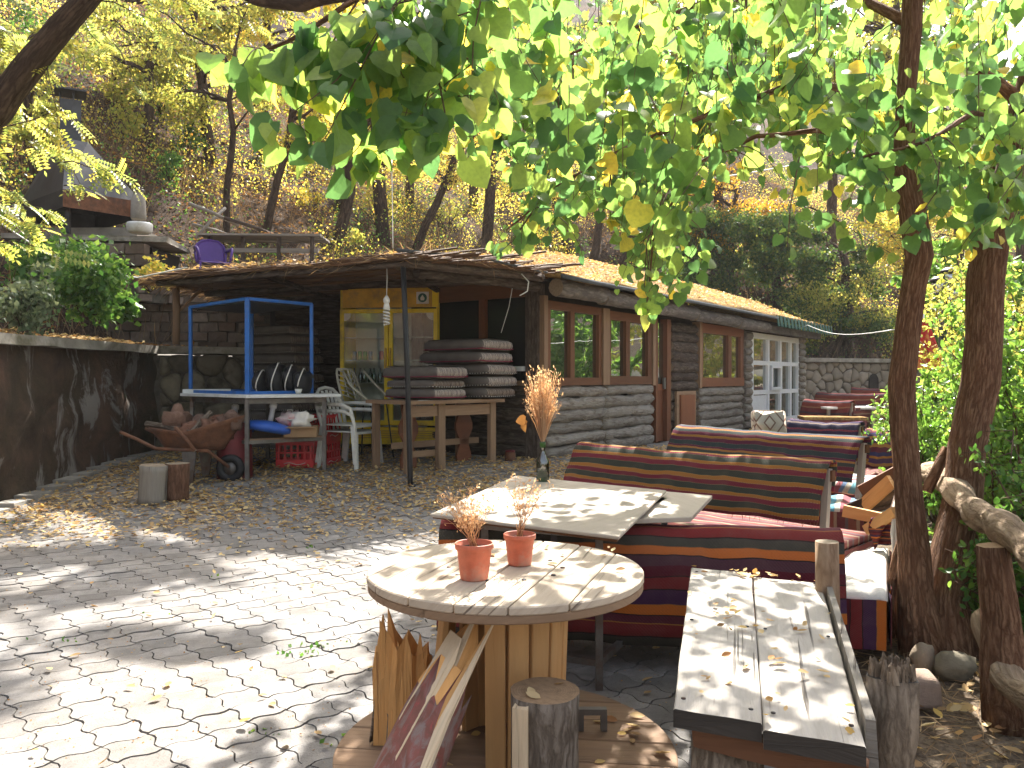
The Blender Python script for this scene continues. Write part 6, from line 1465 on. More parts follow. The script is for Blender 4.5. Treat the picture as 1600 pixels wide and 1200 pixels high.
# lamp post with three lanterns
LY = 13.0; q = P(1479, 600, LY); lp = thing('street_lamp', 'black lamp post with twin poles and three round glass lanterns', 'street lamp', (q.x, LY, .2)); LO = Vector(lp.location)
for px in (1473, 1485):
    m = MB(); x = P(px, 0, LY).x-LO.x; m.tube([(x, 0, 0), (x, 0, P(0, 470, LY).z-LO.z)], .04, 10); m.build('pole', T['blackmetal'], lp)
for px, py, s_ in ((1484, 432, 1.0), (1466, 446, .85), (1487, 458, 1.0)):
    c = P(px, py, LY)-LO; l_ = thing('lantern', None, None, (0, 0, 0)); l_.parent = lp
    m = MB(); m.lathe(c, [(.06*s_, -.13), (.10*s_, -.10), (.13*s_, .06)], 14); m.build('glass', T['frost'], l_)
    m = MB(); m.lathe(c, [(.135*s_, .06), (.16*s_, .065), (.14*s_, .10), (.07*s_, .14), (0, .15)], 14); m.build('cap', T['blackmetal'], l_)
    m = MB(); m.lathe(c, [(.0, -.17), (.06*s_, -.15), (.062*s_, -.13), (0, -.129)], 12); m.build('holder', T['blackmetal'], l_)
    m = MB(); m.lathe(c, [(0, -.06), (.03, -.04), (.03, .0), (0, .03)], 10); m.build('bulb', T['whitepl'], l_)
    for k in range(4): a = k*PI/2+.4; m = MB(); m.tube([c+Vector((.1*s_*math.cos(a), .1*s_*math.sin(a), -.12)), c+Vector((.135*s_*math.cos(a), .135*s_*math.sin(a), .07))], .006, 4); m.build('rib', T['blackmetal'], l_)
    m = MB(); m.tube([c+Vector((0, 0, -.16)), Vector((0, 0, P(0, 475, LY).z-LO.z))], .022, 6); m.build('arm', T['blackmetal'], l_)
# closed red parasol
UY = 11.0; q = P(1441, 600, UY); um = thing('closed_parasol', 'folded red parasol with yellow leaves on it behind the crooked tree', 'parasol', (q.x, UY, .25)); zt = P(0, 500, UY).z-.25; zb = P(0, 578, UY).z-.25
m = MB(); m.grid(lambda u, v: Vector(((.04+.20*v**.8)*(1+.22*math.cos(u*2*PI*8))*math.cos(u*2*PI), (.04+.20*v**.8)*(1+.22*math.cos(u*2*PI*8))*math.sin(u*2*PI), zt-(zt-zb)*v)), 48, 10); m.build('canopy', m_plain('red_parasol_cloth', (.42, .025, .02), .8, .15, dirt=(.5, .3, .05), sc=10), um)
m = MB(); m.tube([(0, 0, 0), (0, 0, zt+.08)], .025, 8); m.build('pole', T['whitepl'], um)

# ------------------------------------------------------------ rustic fence, tilted planks and rocks on the right
fe = thing('rustic_fence', 'rustic fence of crooked pale logs on thick posts, along the bushes', 'fence', (P(1555, 0, 3.1).x, 3.1, 0)); FE = Vector(fe.location)
def fl(name, pts, rad, jit=.22, mat=None, seed=0): m = MB(); m.tube([q-FE for q in pts], rad, 14, cap=1, jit=jit, seed=seed); m.build(name, [mat or T['fencebark'], T['rings']], fe)
def dens(pts, n=4):
    o = []
    for i in range(len(pts)-1):
        for k in range(n):
            t = k/n; q = pts[i].lerp(pts[i+1], t); o.append(q+Vector((0, 0, .012*math.sin(i*2.1+k))))
    return o+[pts[-1]]
a_ = dens([P(1452, 738, 4.9), P(1490, 765, 4.2), P(1530, 800, 3.6), P(1570, 828, 3.15), P(1640, 890, 2.7), P(1720, 930, 2.4)])
fl('rail', a_, [.062+.01*math.sin(i*1.7) for i in range(len(a_))], seed=2)
a_ = dens([P(1541, 965, 3.25), P(1556, 1030, 3.1), P(1590, 1075, 2.9), P(1660, 1120, 2.6)])
fl('rail', a_, [.055+.008*math.sin(i*1.3) for i in range(len(a_))], seed=5)
g = G(1575, 1150)
fl('post', [Vector((P(1572, 0, 3.05).x+dx, 3.05, z)) for dx, z in ((.02, -.05), (.0, .2), (-.01, .4), (-.03, .55), (-.04, .66))], [.085, .075, .065, .06, .05], .25, T['trunk'], 6)
fl('post', [Vector((P(1508, 0, 4.4).x, 4.4, z)) for z in (0, .35, .7)], .075, .2, T['trunk'], 8)
fl('brace', [P(1448, 768, 4.3), P(1462, 738, 4.3), P(1480, 700, 4.3)], [.03, .028, .025], .15, T['trunk'], 9)
ap = thing('timber_frame', 'broken A-shaped frame of pale and dark planks between the benches and tree', 'frame', P(1385, 800, 4.9)); AO = Vector(ap.location)
for (a, b, w_, h_, mt) in ((P(1350, 790, 5.2), P(1393, 752, 5.0), .03, .09, 'pine'), (P(1318, 798, 5.0), P(1385, 812, 4.8), .03, .07, 'pine'), (P(1355, 828, 4.7), P(1398, 800, 4.5), .04, .06, 'pine'), (P(1345, 770, 5.3), P(1412, 735, 5.2), .05, .10, 'brownwood'), (P(1330, 800, 5.25), P(1410, 770, 5.1), .05, .12, 'darklog'), (P(1400, 800, 4.6), P(1418, 730, 4.9), .05, .05, 'brownwood'), (P(1395, 980, 4.15), P(1422, 850, 4.3), .03, .10, 'tablewood')):
    m = MB(); m.beam(a-AO, b-AO, w_, h_, jit=.004); m.build('plank', T[mt], ap)
cl = thing('draped_cloth', 'brightly lit pale cloth draped over the plank frame beside the trunk', 'cloth', P(1400, 850, 4.5)); CO = Vector(cl.location)
cp = [[P(1412, 738, 4.75), P(1420, 745, 4.75)], [P(1392, 790, 4.6), P(1428, 790, 4.55)], [P(1388, 830, 4.5), P(1430, 840, 4.45)], [P(1394, 880, 4.42), P(1420, 880, 4.4)], [P(1398, 905, 4.38), P(1405, 905, 4.38)]]
def cf(u, v):
    i = min(3, int(v*4)); f = v*4-i; a = cp[i][0].lerp(cp[i+1][0], f); b = cp[i][1].lerp(cp[i+1][1], f); return a.lerp(b, u)-CO+Vector((0, -.03*math.sin(u*9+v*3), 0))
m = MB(); m.grid(cf, 10, 20); m.build('cloth', T['cloth'], cl, solid=.008)
m = MB(); m.grid(lambda u, v: P(1362+u*32, 812+v*45-u*10, 4.62)-CO+Vector((0, .04*math.sin(u*8+v*5), 0)), 8, 8); m.build('rug_fold', K1, cl, solid=.01)
rk = [(1448, 1028, 20, 26, 3.6, 'small rounded pale boulder at the foot of the crooked tree', 0), (1500, 1040, 36, 24, 3.5, 'wide mossy boulder between the tree and the fence post', 2), (1433, 1068, 0, 0, 0, '', 1), (1412, 975, 22, 12, 4.0, 'flat dark stone lying behind the small boulder', 0), (1520, 985, 16, 16, 3.7, 'small grey stone at the fence corner under the leaves', 0)]
for k, (px, py, rx, ry_, Y, lb_, kd) in enumerate(rk):
    if kd == 1: continue
    g = G(px, py+ry_*.7); s_ = g.y/F; t = thing('boulder', lb_, 'rock', (g.x, g.y+rx*s_*.5, g.z-.03), R.random(), 'stones under the trees'); m = MB(); m.blob((0, 0, ry_*s_*.8), (rx*s_, rx*s_*.8, ry_*s_), 0, .35, k+20, 14, 9); m.build('stone', T['pebble'] if kd != 2 else T['rubble'], t)
g = G(1436, 1098); t = thing('stone_block', 'roughly squared pinkish stone block lying on the straw, right of the plank table', 'rock', (g.x, g.y+.05, g.z-.02), -.15, 'stones under the trees'); m = MB(); m.box((0, 0, .06), (.175, .13, .12), jit=.012); o = m.build('stone', m_stone('pink_stone', [(.36, .26, .20), (.3, .22, .17)], 9), t); bevel(o, .022, 3)
# overhead wires and the rope across the wall top
def wire(name, label, pts, r, mat, n=12, sag=0):
    A = pts[0]; t = thing(name, label, 'wire', A); o = []
    for i in range(len(pts)-1):
        for k in range(n): f = k/n; q = pts[i].lerp(pts[i+1], f); q.z -= sag*math.sin(PI*f); o.append(q-A)
    o.append(pts[-1]-A); m = MB(); m.tube(o, r, 5); m.build('cable', mat, t); return t
wire('pale_cable', 'pale hose running from the left slope to the canopy edge', [P(-20, 335, 8.2), P(70, 395, 8.8), P(150, 425, 9.3), P(215, 434, 9.6), P(292, 418, 9.2)], .009, T['whitepl'])
wire('overhead_wire', 'white overhead wire crossing the hillside above the cabin roof', [P(1000, 290, 13), P(1275, 251, 14)], .012, T['whitepl'], sag=.05)
wire('overhead_wire', 'thin wire from the green roof corner to the crooked tree', [P(1225, 498, 17.5), P(1262, 508, 17), P(1398, 515, 9)], .006, T['whitepl'], sag=.12)
wire('hanging_wire', 'long thin vertical wire hanging beside the hill tree above the canopy', [P(612, 250, 10.5), P(614, 388, 10.2)], .006, T['whitepl'])
wire('loose_cable', 'curled black cable end hanging from the canopy corner', [P(815, 428, 9.0), P(826, 440, 8.95), P(824, 455, 8.95), P(812, 462, 8.95)], .007, T['whitepl'], 6)
wire('thin_string', 'slack string hanging across the dark window of the side wall', [P(803, 436, 9.3), P(795, 480, 9.3), P(783, 520, 9.3)], .004, T['whitepl'], 6)
# ------------------------------------------------------------ trees right by the yard
def lateral(a, b, r, n=4): return [a.lerp(b, i/n) for i in range(n+1)]
ft_ = thing('heart_leaved_tree', 'crooked brown tree whose green heart leaves hang over the yard', 'tree', G(1445, 1012)); FT = Vector(ft_.location)
tp = [FT.copy()+Vector((0, 0, -.05)), P(1432, 930, 3.9), P(1428, 860, 3.9), P(1420, 780, 3.88), P(1412, 690, 3.86), P(1410, 600, 3.84), P(1417, 520, 3.82), P(1428, 450, 3.8), P(1437, 400, 3.8), P(1425, 330, 3.8), P(1412, 260, 3.8), P(1415, 160, 3.78), P(1425, 40, 3.75), P(1430, -100, 3.7), P(1420, -260, 3.7)]
m = MB(); m.tube([q-FT for q in tp], [.125, .085, .068, .062, .058, .058, .056, .055, .062, .054, .05, .045, .045, .042, .036], 18, jit=.22, seed=4); m.build('trunk', T['trunk'], ft_)
s2 = [G(1478, 1008)+Vector((0, 0, -.05)), P(1475, 940, 3.95), P(1490, 860, 4.05), P(1505, 780, 4.15), P(1512, 700, 4.2)]
st2 = thing('forked_trunk_tree', 'thick dark leaning tree trunk growing out of the frame at the top right', 'tree', s2[0]); S2 = Vector(s2[0])
tp2 = s2+[P(1532, 600, 4.25), P(1538, 520, 4.25), P(1540, 440, 4.25), P(1550, 360, 4.25), P(1566, 280, 4.2), P(1590, 200, 4.2), P(1625, 90, 4.1), P(1670, -60, 4.0)]
m = MB(); m.tube([q-S2 for q in tp2], [.16, .11, .10, .092, .09, .092, .09, .088, .084, .08, .075, .066, .056], 18, jit=.2, seed=7); m.build('trunk', T['trunk'], st2)
m = MB(); m.tube([q-S2 for q in (P(1580, 150, 4.1), P(1555, 130, 4.0), P(1520, 105, 3.9))], [.04, .035, .015], 8, jit=.2); m.build('branch', T['trunk'], st2)
m = MB(); m.tube([q-S2 for q in (G(1392, 995), P(1392, 930, 4.0), P(1402, 870, 4.0), P(1425, 800, 3.98), P(1436, 772, 3.95))], [.03, .028, .026, .025, .02], 8, jit=.2, seed=2); m.build('side_stem', T['trunk'], st2)
leaf_me = []
for k in range(4):
    V, Fc = HEART; v = V.copy(); v[:, 2] *= (1+.5*k*.4); v[:, 0] *= (1-.06*k); me = bpy.data.meshes.new('leaf'); me.from_pydata([tuple(q) for q in v], [], Fc); me.materials.append(T['heart']); me.update(); leaf_me.append(me)
LV = []      # (point, size, dir)
tw = MB(); brn = MB()
def spray(path, size, every=.035, spread=.03, r=.004, hang=.75):
    tw.tube([q-FT for q in path], [r*(1-.7*i/(len(path)-1)) for i in range(len(path))], 4)
    for i in range(len(path)-1):
        L = (path[i+1]-path[i]).length; n = max(1, int(L/every))
        for k in range(n):
            q = path[i].lerp(path[i+1], (k+R.random())/n); az = R.uniform(0, 2*PI); d = Vector((math.cos(az)*(1-hang), math.sin(az)*(1-hang), -hang)).normalized()
            st_q = q+Vector((math.cos(az), math.sin(az), -.5))*R.uniform(.3, 1)*spread
            LV.append((st_q, size*R.uniform(.6, 1.2), d))
def droop(a, L, out, n=6, fall=1.0):
    p = [a.copy()]; d = Vector(out).normalized(); q = a.copy()
    for i in range(n):
        d = (d+Vector((R.uniform(-.15, .15), R.uniform(-.15, .15), -.32*fall))).normalized(); q = q+d*(L/n); p.append(q.copy())
    return p
def bigbranch(pts, r0, sprays, L, size, every=.04, fall=1.0):
    P__ = dens(pts, 3); brn.tube([q-FT for q in P__], [r0*(1-.75*i/(len(P__)-1)) for i in range(len(P__))], 6, jit=.15)
    for k in range(sprays):
        f = R.random()*.999; i = int(f*(len(P__)-1)); a = P__[i].lerp(P__[i+1], f*(len(P__)-1)-i); az = R.uniform(0, 2*PI)
        spray(droop(a, L*R.uniform(.5, 1.15), (math.cos(az)*.9, math.sin(az)*.9, .1), fall=fall), size, every, spread=size*.6)
    spray(P__[len(P__)//3:], size, every*1.2, size*.7)
# limb reaching left close to the camera: big dark leaves
bigbranch([P(1420, -200, 3.7), P(1150, -190, 3.3), P(900, -130, 3.0), P(700, -70, 2.8), P(560, 0, 2.7), P(450, 60, 2.7), P(372, 90, 2.72)], .02, 15, .26, .098, .055)
for path in ([P(700, -60, 2.8), P(650, 60, 2.75), P(600, 150, 2.7), P(560, 230, 2.7), P(540, 262, 2.7)], [P(720, -60, 2.85), P(700, 60, 2.8), P(670, 140, 2.75), P(655, 200, 2.72), P(650, 235, 2.72)], [P(690, -40, 2.8), P(640, 50, 2.72), P(640, 150, 2.65), P(625, 210, 2.65)], [P(560, 0, 2.7), P(520, 70, 2.7), P(440, 95, 2.7), P(375, 90, 2.7)],
             [P(620, 0, 2.7), P(560, 120, 2.6), P(520, 190, 2.6), P(500, 225, 2.62)], [P(660, -40, 2.7), P(600, 40, 2.6), P(560, 90, 2.6)], [P(680, 100, 2.7), P(695, 180, 2.7), P(690, 245, 2.7)], [P(760, -40, 2.8), P(740, 60, 2.7), P(735, 160, 2.75)]):
    path = dens(path, 2); spray(path, .094, .03, .10, .004, .55); spray([q+Vector((R.uniform(-.12, .12), R.uniform(-.1, .3), .03)) for q in path], .092, .05, .11, .004, .55)
# drooping mass of smaller sunlit leaves over the cabin
def env(px):
    xs_ = [700, 760, 820, 900, 960, 985, 1030, 1050, 1090, 1150, 1230, 1260, 1330, 1400, 1440, 1500, 1560, 1620]
    ys_ = [150, 330, 405, 330, 350, 470, 490, 330, 270, 235, 250, 290, 340, 350, 300, 380, 390, 370]
    return float(np.interp(px, xs_, ys_))
for k, (pts, r) in enumerate((([P(1415, 160, 3.8), P(1250, 130, 4.1), P(1120, 170, 4.4), P(980, 230, 4.7), P(860, 300, 4.9), P(790, 360, 5.0)], .022), ([P(1412, 255, 3.8), P(1330, 200, 4.0), P(1180, 210, 4.3), P(1080, 260, 4.5), P(1020, 380, 4.6), P(1012, 470, 4.6)], .018),
                   ([P(1425, 40, 3.75), P(1300, -20, 4.2), P(1100, 0, 4.6), P(950, 60, 4.9), P(800, 130, 5.2)], .025), ([P(1428, -60, 3.7), P(1250, -150, 3.4), P(1050, -140, 3.2), P(850, -60, 3.1)], .025), ([P(1590, 200, 4.2), P(1520, 180, 3.7), P(1440, 220, 3.4), P(1330, 250, 3.3)], .018))):
    bigbranch(pts, r, 16, .42, .062, .035)
for k in range(330):
    px = R.uniform(730, 1610) if k % 3 else R.uniform(800, 1250); e_ = env(px); y1 = e_*R.uniform(.25, 1.0); D = R.uniform(3.9, 6.2) if R.random() > .12 else R.uniform(3.0, 3.8); L_px = R.uniform(90, 190); y0 = y1-L_px
    dx = R.uniform(-110, 70); a = P(px-dx, y0, D); b = P(px, y1, D+R.uniform(-.15, .15))
    pa = [a, a.lerp(b, .3)+Vector((-dx/F*D*.3, 0, .02)), a.lerp(b, .65)+Vector((-dx/F*D*.1, 0, .01)), b]
    spray(dens(pa, 2), .066+.02*R.random(), .030, .06, .003, .55)
for path, n_ in (([P(1040, 300, 4.5), P(1015, 380, 4.5), P(1010, 440, 4.48), P(1012, 492, 4.48)], 3), ([P(1245, 250, 3.6), P(1240, 320, 3.55), P(1232, 385, 3.5)], 1), ([P(860, 250, 4.8), P(840, 320, 4.8), P(800, 375, 4.8), P(778, 395, 4.8)], 2), ([P(1260, 330, 3.9), P(1320, 350, 3.9), P(1395, 395, 3.9)], 1), ([P(1470, 250, 3.3), P(1460, 310, 3.2), P(1410, 370, 3.2)], 1), ([P(1560, 250, 3.6), P(1540, 330, 3.5), P(1500, 390, 3.5)], 2), ([P(960, 250, 4.6), P(950, 310, 4.6), P(958, 350, 4.6)], 2), ([P(1600, 250, 3.6), P(1590, 330, 3.5), P(1575, 360, 3.5)], 1)):
    for k in range(n_): spray(dens([q+Vector((R.uniform(-.03, .03),)*3) for q in path], 2), .066, .025, .05)
# crown above the frame that shades the tables
for k in range(34):
    px = R.uniform(900, 1700); py = R.uniform(-700, -60); D = R.uniform(2.4, 5.0); a = P(px, py, D); az = R.uniform(0, 2*PI); spray(droop(a, .5, (math.cos(az), math.sin(az), .2)), .075, .05, .05)
LV = [l for l in LV if (l[0]-Vector((0, 0, CZ))).length > 1.9]
TABS = [((ctr.x, ctr.y), .50, TZ), ((.80, 2.3), .50, .5), ((.80, 2.9), .50, .5), ((.05, 3.8), .55, .7), ((.45, 3.9), .4, .7)]
CAMP = Vector((0, 0, CZ))
def shades(q):
    for (cx_, cy_), r_, z_ in TABS:
        if q.z > z_:
            k = (q.z-z_)/SUN.z; x, y = q.x-SUN.x*k, q.y-SUN.y*k
            if (x-cx_)**2+(y-cy_)**2 < r_*r_: return True
    return False
L2 = []
for q, s_, d in LV:
    if shades(q) and R.random() < .8:
        ok = False
        for f in (1.3, 1.45, 1.6, .85, 1.8):
            f *= R.uniform(.96, 1.04); q2 = CAMP+(q-CAMP)*f
            if not shades(q2) and (q2-CAMP).length > 2.2: q, s_, ok = q2, min(.1, s_*f**.5), True; break
        if not ok: continue
    L2.append((q, s_, d))
LV = L2
def scr(q): 
    d = q-Vector((0, 0, CZ)); 
    return 800+F*d.x/max(.1, d.y), 590-F*d.z/max(.1, d.y)
vis = [l for l in LV if -30 < scr(l[0])[0] < 1630 and scr(l[0])[1] > -20]
vis.sort(key=lambda l: -l[1]/l[0].y); top = vis[:300]; ids = set(id(l) for l in top); rest = [l for l in LV if id(l) not in ids]
for l in top:
    q, s_, d = l; o = bpy.data.objects.new('leaf', leaf_me[R.randrange(4)]); COL.objects.link(o); o.parent = ft_
    nrm_ = Vector((R.gauss(0, .9), -1+R.gauss(0, .9), .3+R.gauss(0, .6))); X = d.cross(nrm_).normalized(); Z = X.cross(d)
    mt = Matrix((X, d, Z)).transposed().to_4x4(); o.matrix_local = Matrix.Translation(q-FT)@mt@Matrix.Scale(s_, 4)
pts = np.array([tuple(l[0]-FT) for l in rest]); szs = [l[1] for l in rest]; dd = np.array([tuple(l[2]) for l in rest])
o = None
grp = np.array(szs)
for lo, hi in ((0, .06), (.06, .075), (.075, 1)):
    msk = (grp >= lo) & (grp < hi)
    if msk.any(): cloud('leaves', pts[msk], (grp[msk].min(), grp[msk].max()), HEART, T['heart'], ft_, 'stuff', ydir=dd[msk], yj=.4, nrm=(0, -.9, .4))
tw.build('twigs', T['twig'], ft_, 'stuff'); brn.build('branches', T['trunk'], ft_, 'stuff')

T['palegreen'] = m_leaf('pale_green_leaf', [(0, (.12, .19, .06)), (.6, (.22, .28, .09)), (1, (.30, .32, .11))], .5, 1.7)
# ------------------------------------------------------------ tree at the left edge with feathered yellow-green leaves
lt = thing('feather_leaved_tree', 'dark leaning limb at the top left with feathery yellow green leaves', 'tree', (-6.6, 6.6, 2.6)); LT = Vector(lt.location)
tp = [Vector((-6.9, 7.4, 2.4)), P(-160, 330, 7.2), P(-20, 190, 7.0), P(40, 110, 6.8), P(95, 45, 6.6), P(150, -20, 6.4), P(240, -120, 6.2)]
m = MB(); m.tube([q-LT for q in dens(tp, 3)], [.17-.006*i for i in range(19)], 12, jit=.15); m.build('trunk', T['hillbark'], lt)
m = MB(); m.tube([q-LT for q in dens([P(240, -120, 6.2), P(330, -40, 6.0), P(400, -4, 5.9), P(470, 8, 5.8), P(540, -8, 5.6)], 3)], [.05]*10+[.045]*3, 10, jit=.15); m.build('branch', T['hillbark'], lt)
pp = []; dd_ = []; twl = MB()
def pspray(a, b, n=12, sag=.1):
    p = bent(a, b, sag, 5, .04); twl.tube([q-LT for q in p], [.007, .006, .005, .004, .003, .002], 4)
    for k in range(n):
        f = R.random()*4.99; i = int(f); q = p[i].lerp(p[i+1], f-i); az = R.uniform(0, 2*PI); pp.append(q-LT); dd_.append(((b-a).normalized()*.5+Vector((math.cos(az)*.7, math.sin(az)*.7, -.35))))
for (a, b, n) in (((-40, 250), (110, 240), 12), ((-40, 280), (60, 330), 12), ((-30, 330), (90, 380), 14), ((-40, 320), (110, 352), 16), ((40, 230), (190, 275), 14), ((90, 255), (205, 285), 12), ((-30, 380), (100, 400), 10), ((0, 200), (130, 190), 10), ((60, 60), (90, 210), 14), ((110, 20), (190, 120), 12), ((150, 0), (280, 60), 14), ((200, -20), (330, 30), 14), ((130, 30), (230, 160), 12), ((-20, 60), (60, 160), 14), ((20, 150), (60, 260), 12), ((260, -20), (420, 60), 12), ((-20, 20), (30, 90), 10), ((230, 20), (300, 130), 10), ((60, 200), (140, 310), 10), ((100, 290), (150, 300), 5)):
    D = R.uniform(6.3, 8.2); pspray(P(*a, D), P(*b, D+R.uniform(-.3, .3)), n)
for k in range(70):
    px, py, D = R.uniform(-400, 520), R.uniform(-900, -60), R.uniform(5.0, 8.5); a = P(px, py, D); pspray(a, a+Vector((R.uniform(-.7, .7), R.uniform(-.7, .7), R.uniform(-.4, .2))), 15)
pa_, da_ = np.array([tuple(q) for q in pp]), np.array([tuple(q) for q in dd_]); hf = NR.random_sample(len(pa_)) < .5
cloud('foliage', pa_[hf], (.14, .25), PIN, T['limeleaf'], lt, 'stuff', ydir=da_[hf], yj=.35, nrm=(0, 0, 1.2)); cloud('foliage', pa_[~hf], (.14, .25), PIN, T['palegreen'], lt, 'stuff', ydir=da_[~hf], yj=.35, nrm=(0, 0, 1.2))
twl.build('twigs', T['hillbark'], lt, 'stuff')

# ------------------------------------------------------------ trees and scrub on the hillside
def hilltree(i, label, base, top, r, mat, ncl, crown, nper, size, tm=RH, cat='tree', group='trees on the hillside', spread=None, cx=None):
    b = H(*base) if len(base) == 2 else Vector(base); Yb = b.y; t_ = P(top[0], top[1], Yb-.2); n = 6
    tp = [b+Vector((0, 0, -.15))]+[b.lerp(t_, k/n)+Vector((.05*math.sin(k*1.9+i)*k/3, 0, 0)) for k in range(1, n+1)]
    cl = []; rr = random.Random(i)
    for k in range(int(ncl*1.6)):
        w_, h_ = crown; px = (cx[0] if cx else top[0])+rr.uniform(-w_, w_); py = (cx[1] if cx else top[1])+rr.uniform(-h_, h_)
        cl.append((P(px, py, Yb+rr.uniform(-1.3, 1.3)), (Yb/F*rr.uniform(28, 55))))
    return tree('hill_tree', label, cat, tp, [r*(1-.07*k) for k in range(n+1)], T['hillbark'], mat, cl, nper, size, tm, group, nlimb=5)
YL, GL, DL, LL = T['yellowleaf'], T['greenleaf'], T['darkleaf'], T['limeleaf']
hilltree(1, 'slim straight brown tree behind the purple chair with thin yellow crown', (352, 392), (366, 110), .085, LL, 10, (110, 80), 260, (.05, .09), cx=(330, 90))
hilltree(2, 'tree leaning right above the terrace planks with pale yellow leaves', (412, 380), (478, 90), .10, YL, 12, (90, 100), 240, (.05, .09), cx=(450, 150))
hilltree(3, 'thick short dark tree trunk standing just behind the reed canopy', (528, 392), (562, 200), .17, YL, 12, (110, 90), 240, (.05, .09), cx=(560, 180))
hilltree(4, 'tree slanting strongly to the right behind the canopy corner', (648, 388), (745, 180), .13, YL, 12, (90, 90), 240, (.05, .09), cx=(740, 230))
hilltree(5, 'yellow tree leaning left above the middle of the cabin roof', (890, 395), (820, 150), .16, YL, 14, (110, 100), 260, (.06, .10), cx=(830, 220))
hilltree(6, 'dark trunk standing third from the right above the cabin roof', (925, 420), (955, 250), .17, YL, 8, (90, 80), 220, (.06, .1), cx=(960, 220))
hilltree(7, 'dark trunk leaning right above the cabin roof, nearly bare', (968, 430), (1020, 280), .18, LL, 5, (80, 60), 160, (.06, .1))
hilltree(8, 'two metre wide ochre crowned tree behind the cabin roof end', (1140, 440), (1150, 300), .15, m_leaf('ochre_leaf', [(0, (.42, .24, .03)), (1, (.55, .38, .05))], .5, 1.4), 12, (75, 60), 300, (.06, .10), cx=(1150, 325))
hilltree(9, 'broad dark green tree behind the far end of the cabin', (1120, 470), (1110, 370), .2, DL, 16, (60, 85), 700, (.07, .13), cx=(1125, 420))
hilltree(10, 'tall dark green tree right of the cabin roof end', (1215, 520), (1215, 380), .2, DL, 18, (70, 95), 700, (.07, .13), cx=(1215, 430))
hilltree(11, 'dark green tree nearest the crooked tree, above the stone wall', (1320, 545), (1320, 400), .2, DL, 16, (70, 90), 650, (.07, .13), cx=(1310, 450))
hilltree(12, 'yellowish drooping tree over the far stone wall', (1300, 560), (1335, 480), .12, LL, 12, (75, 50), 420, (.06, .10), cx=(1330, 480))
hilltree(13, 'pale yellow tree between the crooked tree and the street lamp', (1430, 520), (1420, 330), .15, YL, 12, (80, 80), 360, (.07, .12), cx=(1440, 390))
hilltree(14, 'bright pale yellow tree at the right edge beyond the bushes', (1600, 500), (1590, 250), .2, LL, 16, (90, 150), 420, (.08, .13), cx=(1570, 260))
hilltree(15, 'tall lime tree high on the slope behind the hanging leaves', (1300, 420), (1300, 100), .22, LL, 16, (130, 130), 420, (.10, .16), cx=(1280, 130))
hilltree(16, 'yellow green tree high on the slope above the cabin', (1000, 380), (1020, 60), .22, LL, 16, (140, 110), 420, (.10, .16), cx=(1030, 90))
hilltree(17, 'sparse yellow tree high on the slope behind the big leaves', (740, 330), (740, 20), .2, YL, 12, (130, 80), 300, (.09, .14), cx=(740, 60))
hilltree(18, 'sparse tree above the hearth with yellow green leaves', (230, 230), (240, 0), .14, LL, 12, (120, 80), 260, (.07, .11), cx=(230, 60))
hilltree(19, 'pale green young tree left of the hearth on the slope', (60, 300), (30, 90), .12, LL, 10, (80, 90), 240, (.07, .11), cx=(50, 120))
hilltree(20, 'tall yellow tree on the slope between the two slim trees', (410, 250), (420, -40), .16, YL, 12, (110, 80), 280, (.08, .12), cx=(400, 20))
hilltree(21, 'lime crowned tree at the top right corner of the slope', (1500, 420), (1490, 60), .2, LL, 14, (130, 130), 400, (.1, .16), cx=(1500, 100))
# tree added for shade: its crown, mostly unseen above the frame, dapples the paving
hilltree(22, 'very tall tree added behind the canopy, its unseen crown dappling the paving', (600, 380), (560, -160), .2, YL, 26, (420, 150), 330, (.10, .17), cx=(330, -250))
hilltree(23, 'tall tree standing behind the roof with its crown out of the frame', (760, 380), (800, -120), .2, LL, 12, (260, 90), 300, (.10, .16), cx=(700, -160))
hilltree(24, 'dense lime tree at the top right of the slope behind the crooked trunk', (1420, 440), (1400, -20), .2, LL, 18, (220, 110), 420, (.1, .17), cx=(1400, 10))
hilltree(25, 'pale tree on the slope directly behind the hanging green leaves', (1120, 400), (1130, 80), .2, LL, 16, (150, 130), 380, (.1, .16), cx=(1130, 120))
hilltree(26, 'yellow leaved tree between the leaning trunks above the roof', (640, 330), (640, 60), .16, LL, 14, (110, 110), 320, (.08, .13), cx=(620, 120))
hilltree(27, 'pale lime tree high on the slope behind the slim trees', (330, 250), (300, 20), .16, LL, 14, (140, 100), 320, (.08, .13), cx=(300, 80))
# unseen crown above the frame, added to shade the middle of the paving
cl_ = [(Vector((R.uniform(-3.4, -.3), R.uniform(11.7, 13.2), R.uniform(7.4, 8.6))), R.uniform(.35, .65)) for _ in range(13)]+[(Vector((R.uniform(-2.5, 1.2), R.uniform(9.9, 11.3), R.uniform(7.6, 8.6))), R.uniform(.22, .4)) for _ in range(8)]
b_ = H(530, 330); tree('hill_tree', 'tall slim tree added behind the canopy, its unseen crown shading the paving', 'tree', [b_, b_+Vector((.1, -.4, 2)), b_+Vector((.4, -1.2, 4)), Vector((-1.3, 12.6, 7.6)), Vector((-1.2, 12.2, 8.6))], [.15, .13, .11, .08, .05], T['hillbark'], YL, cl_, 420, (.09, .15), group='trees on the hillside', nlimb=6)
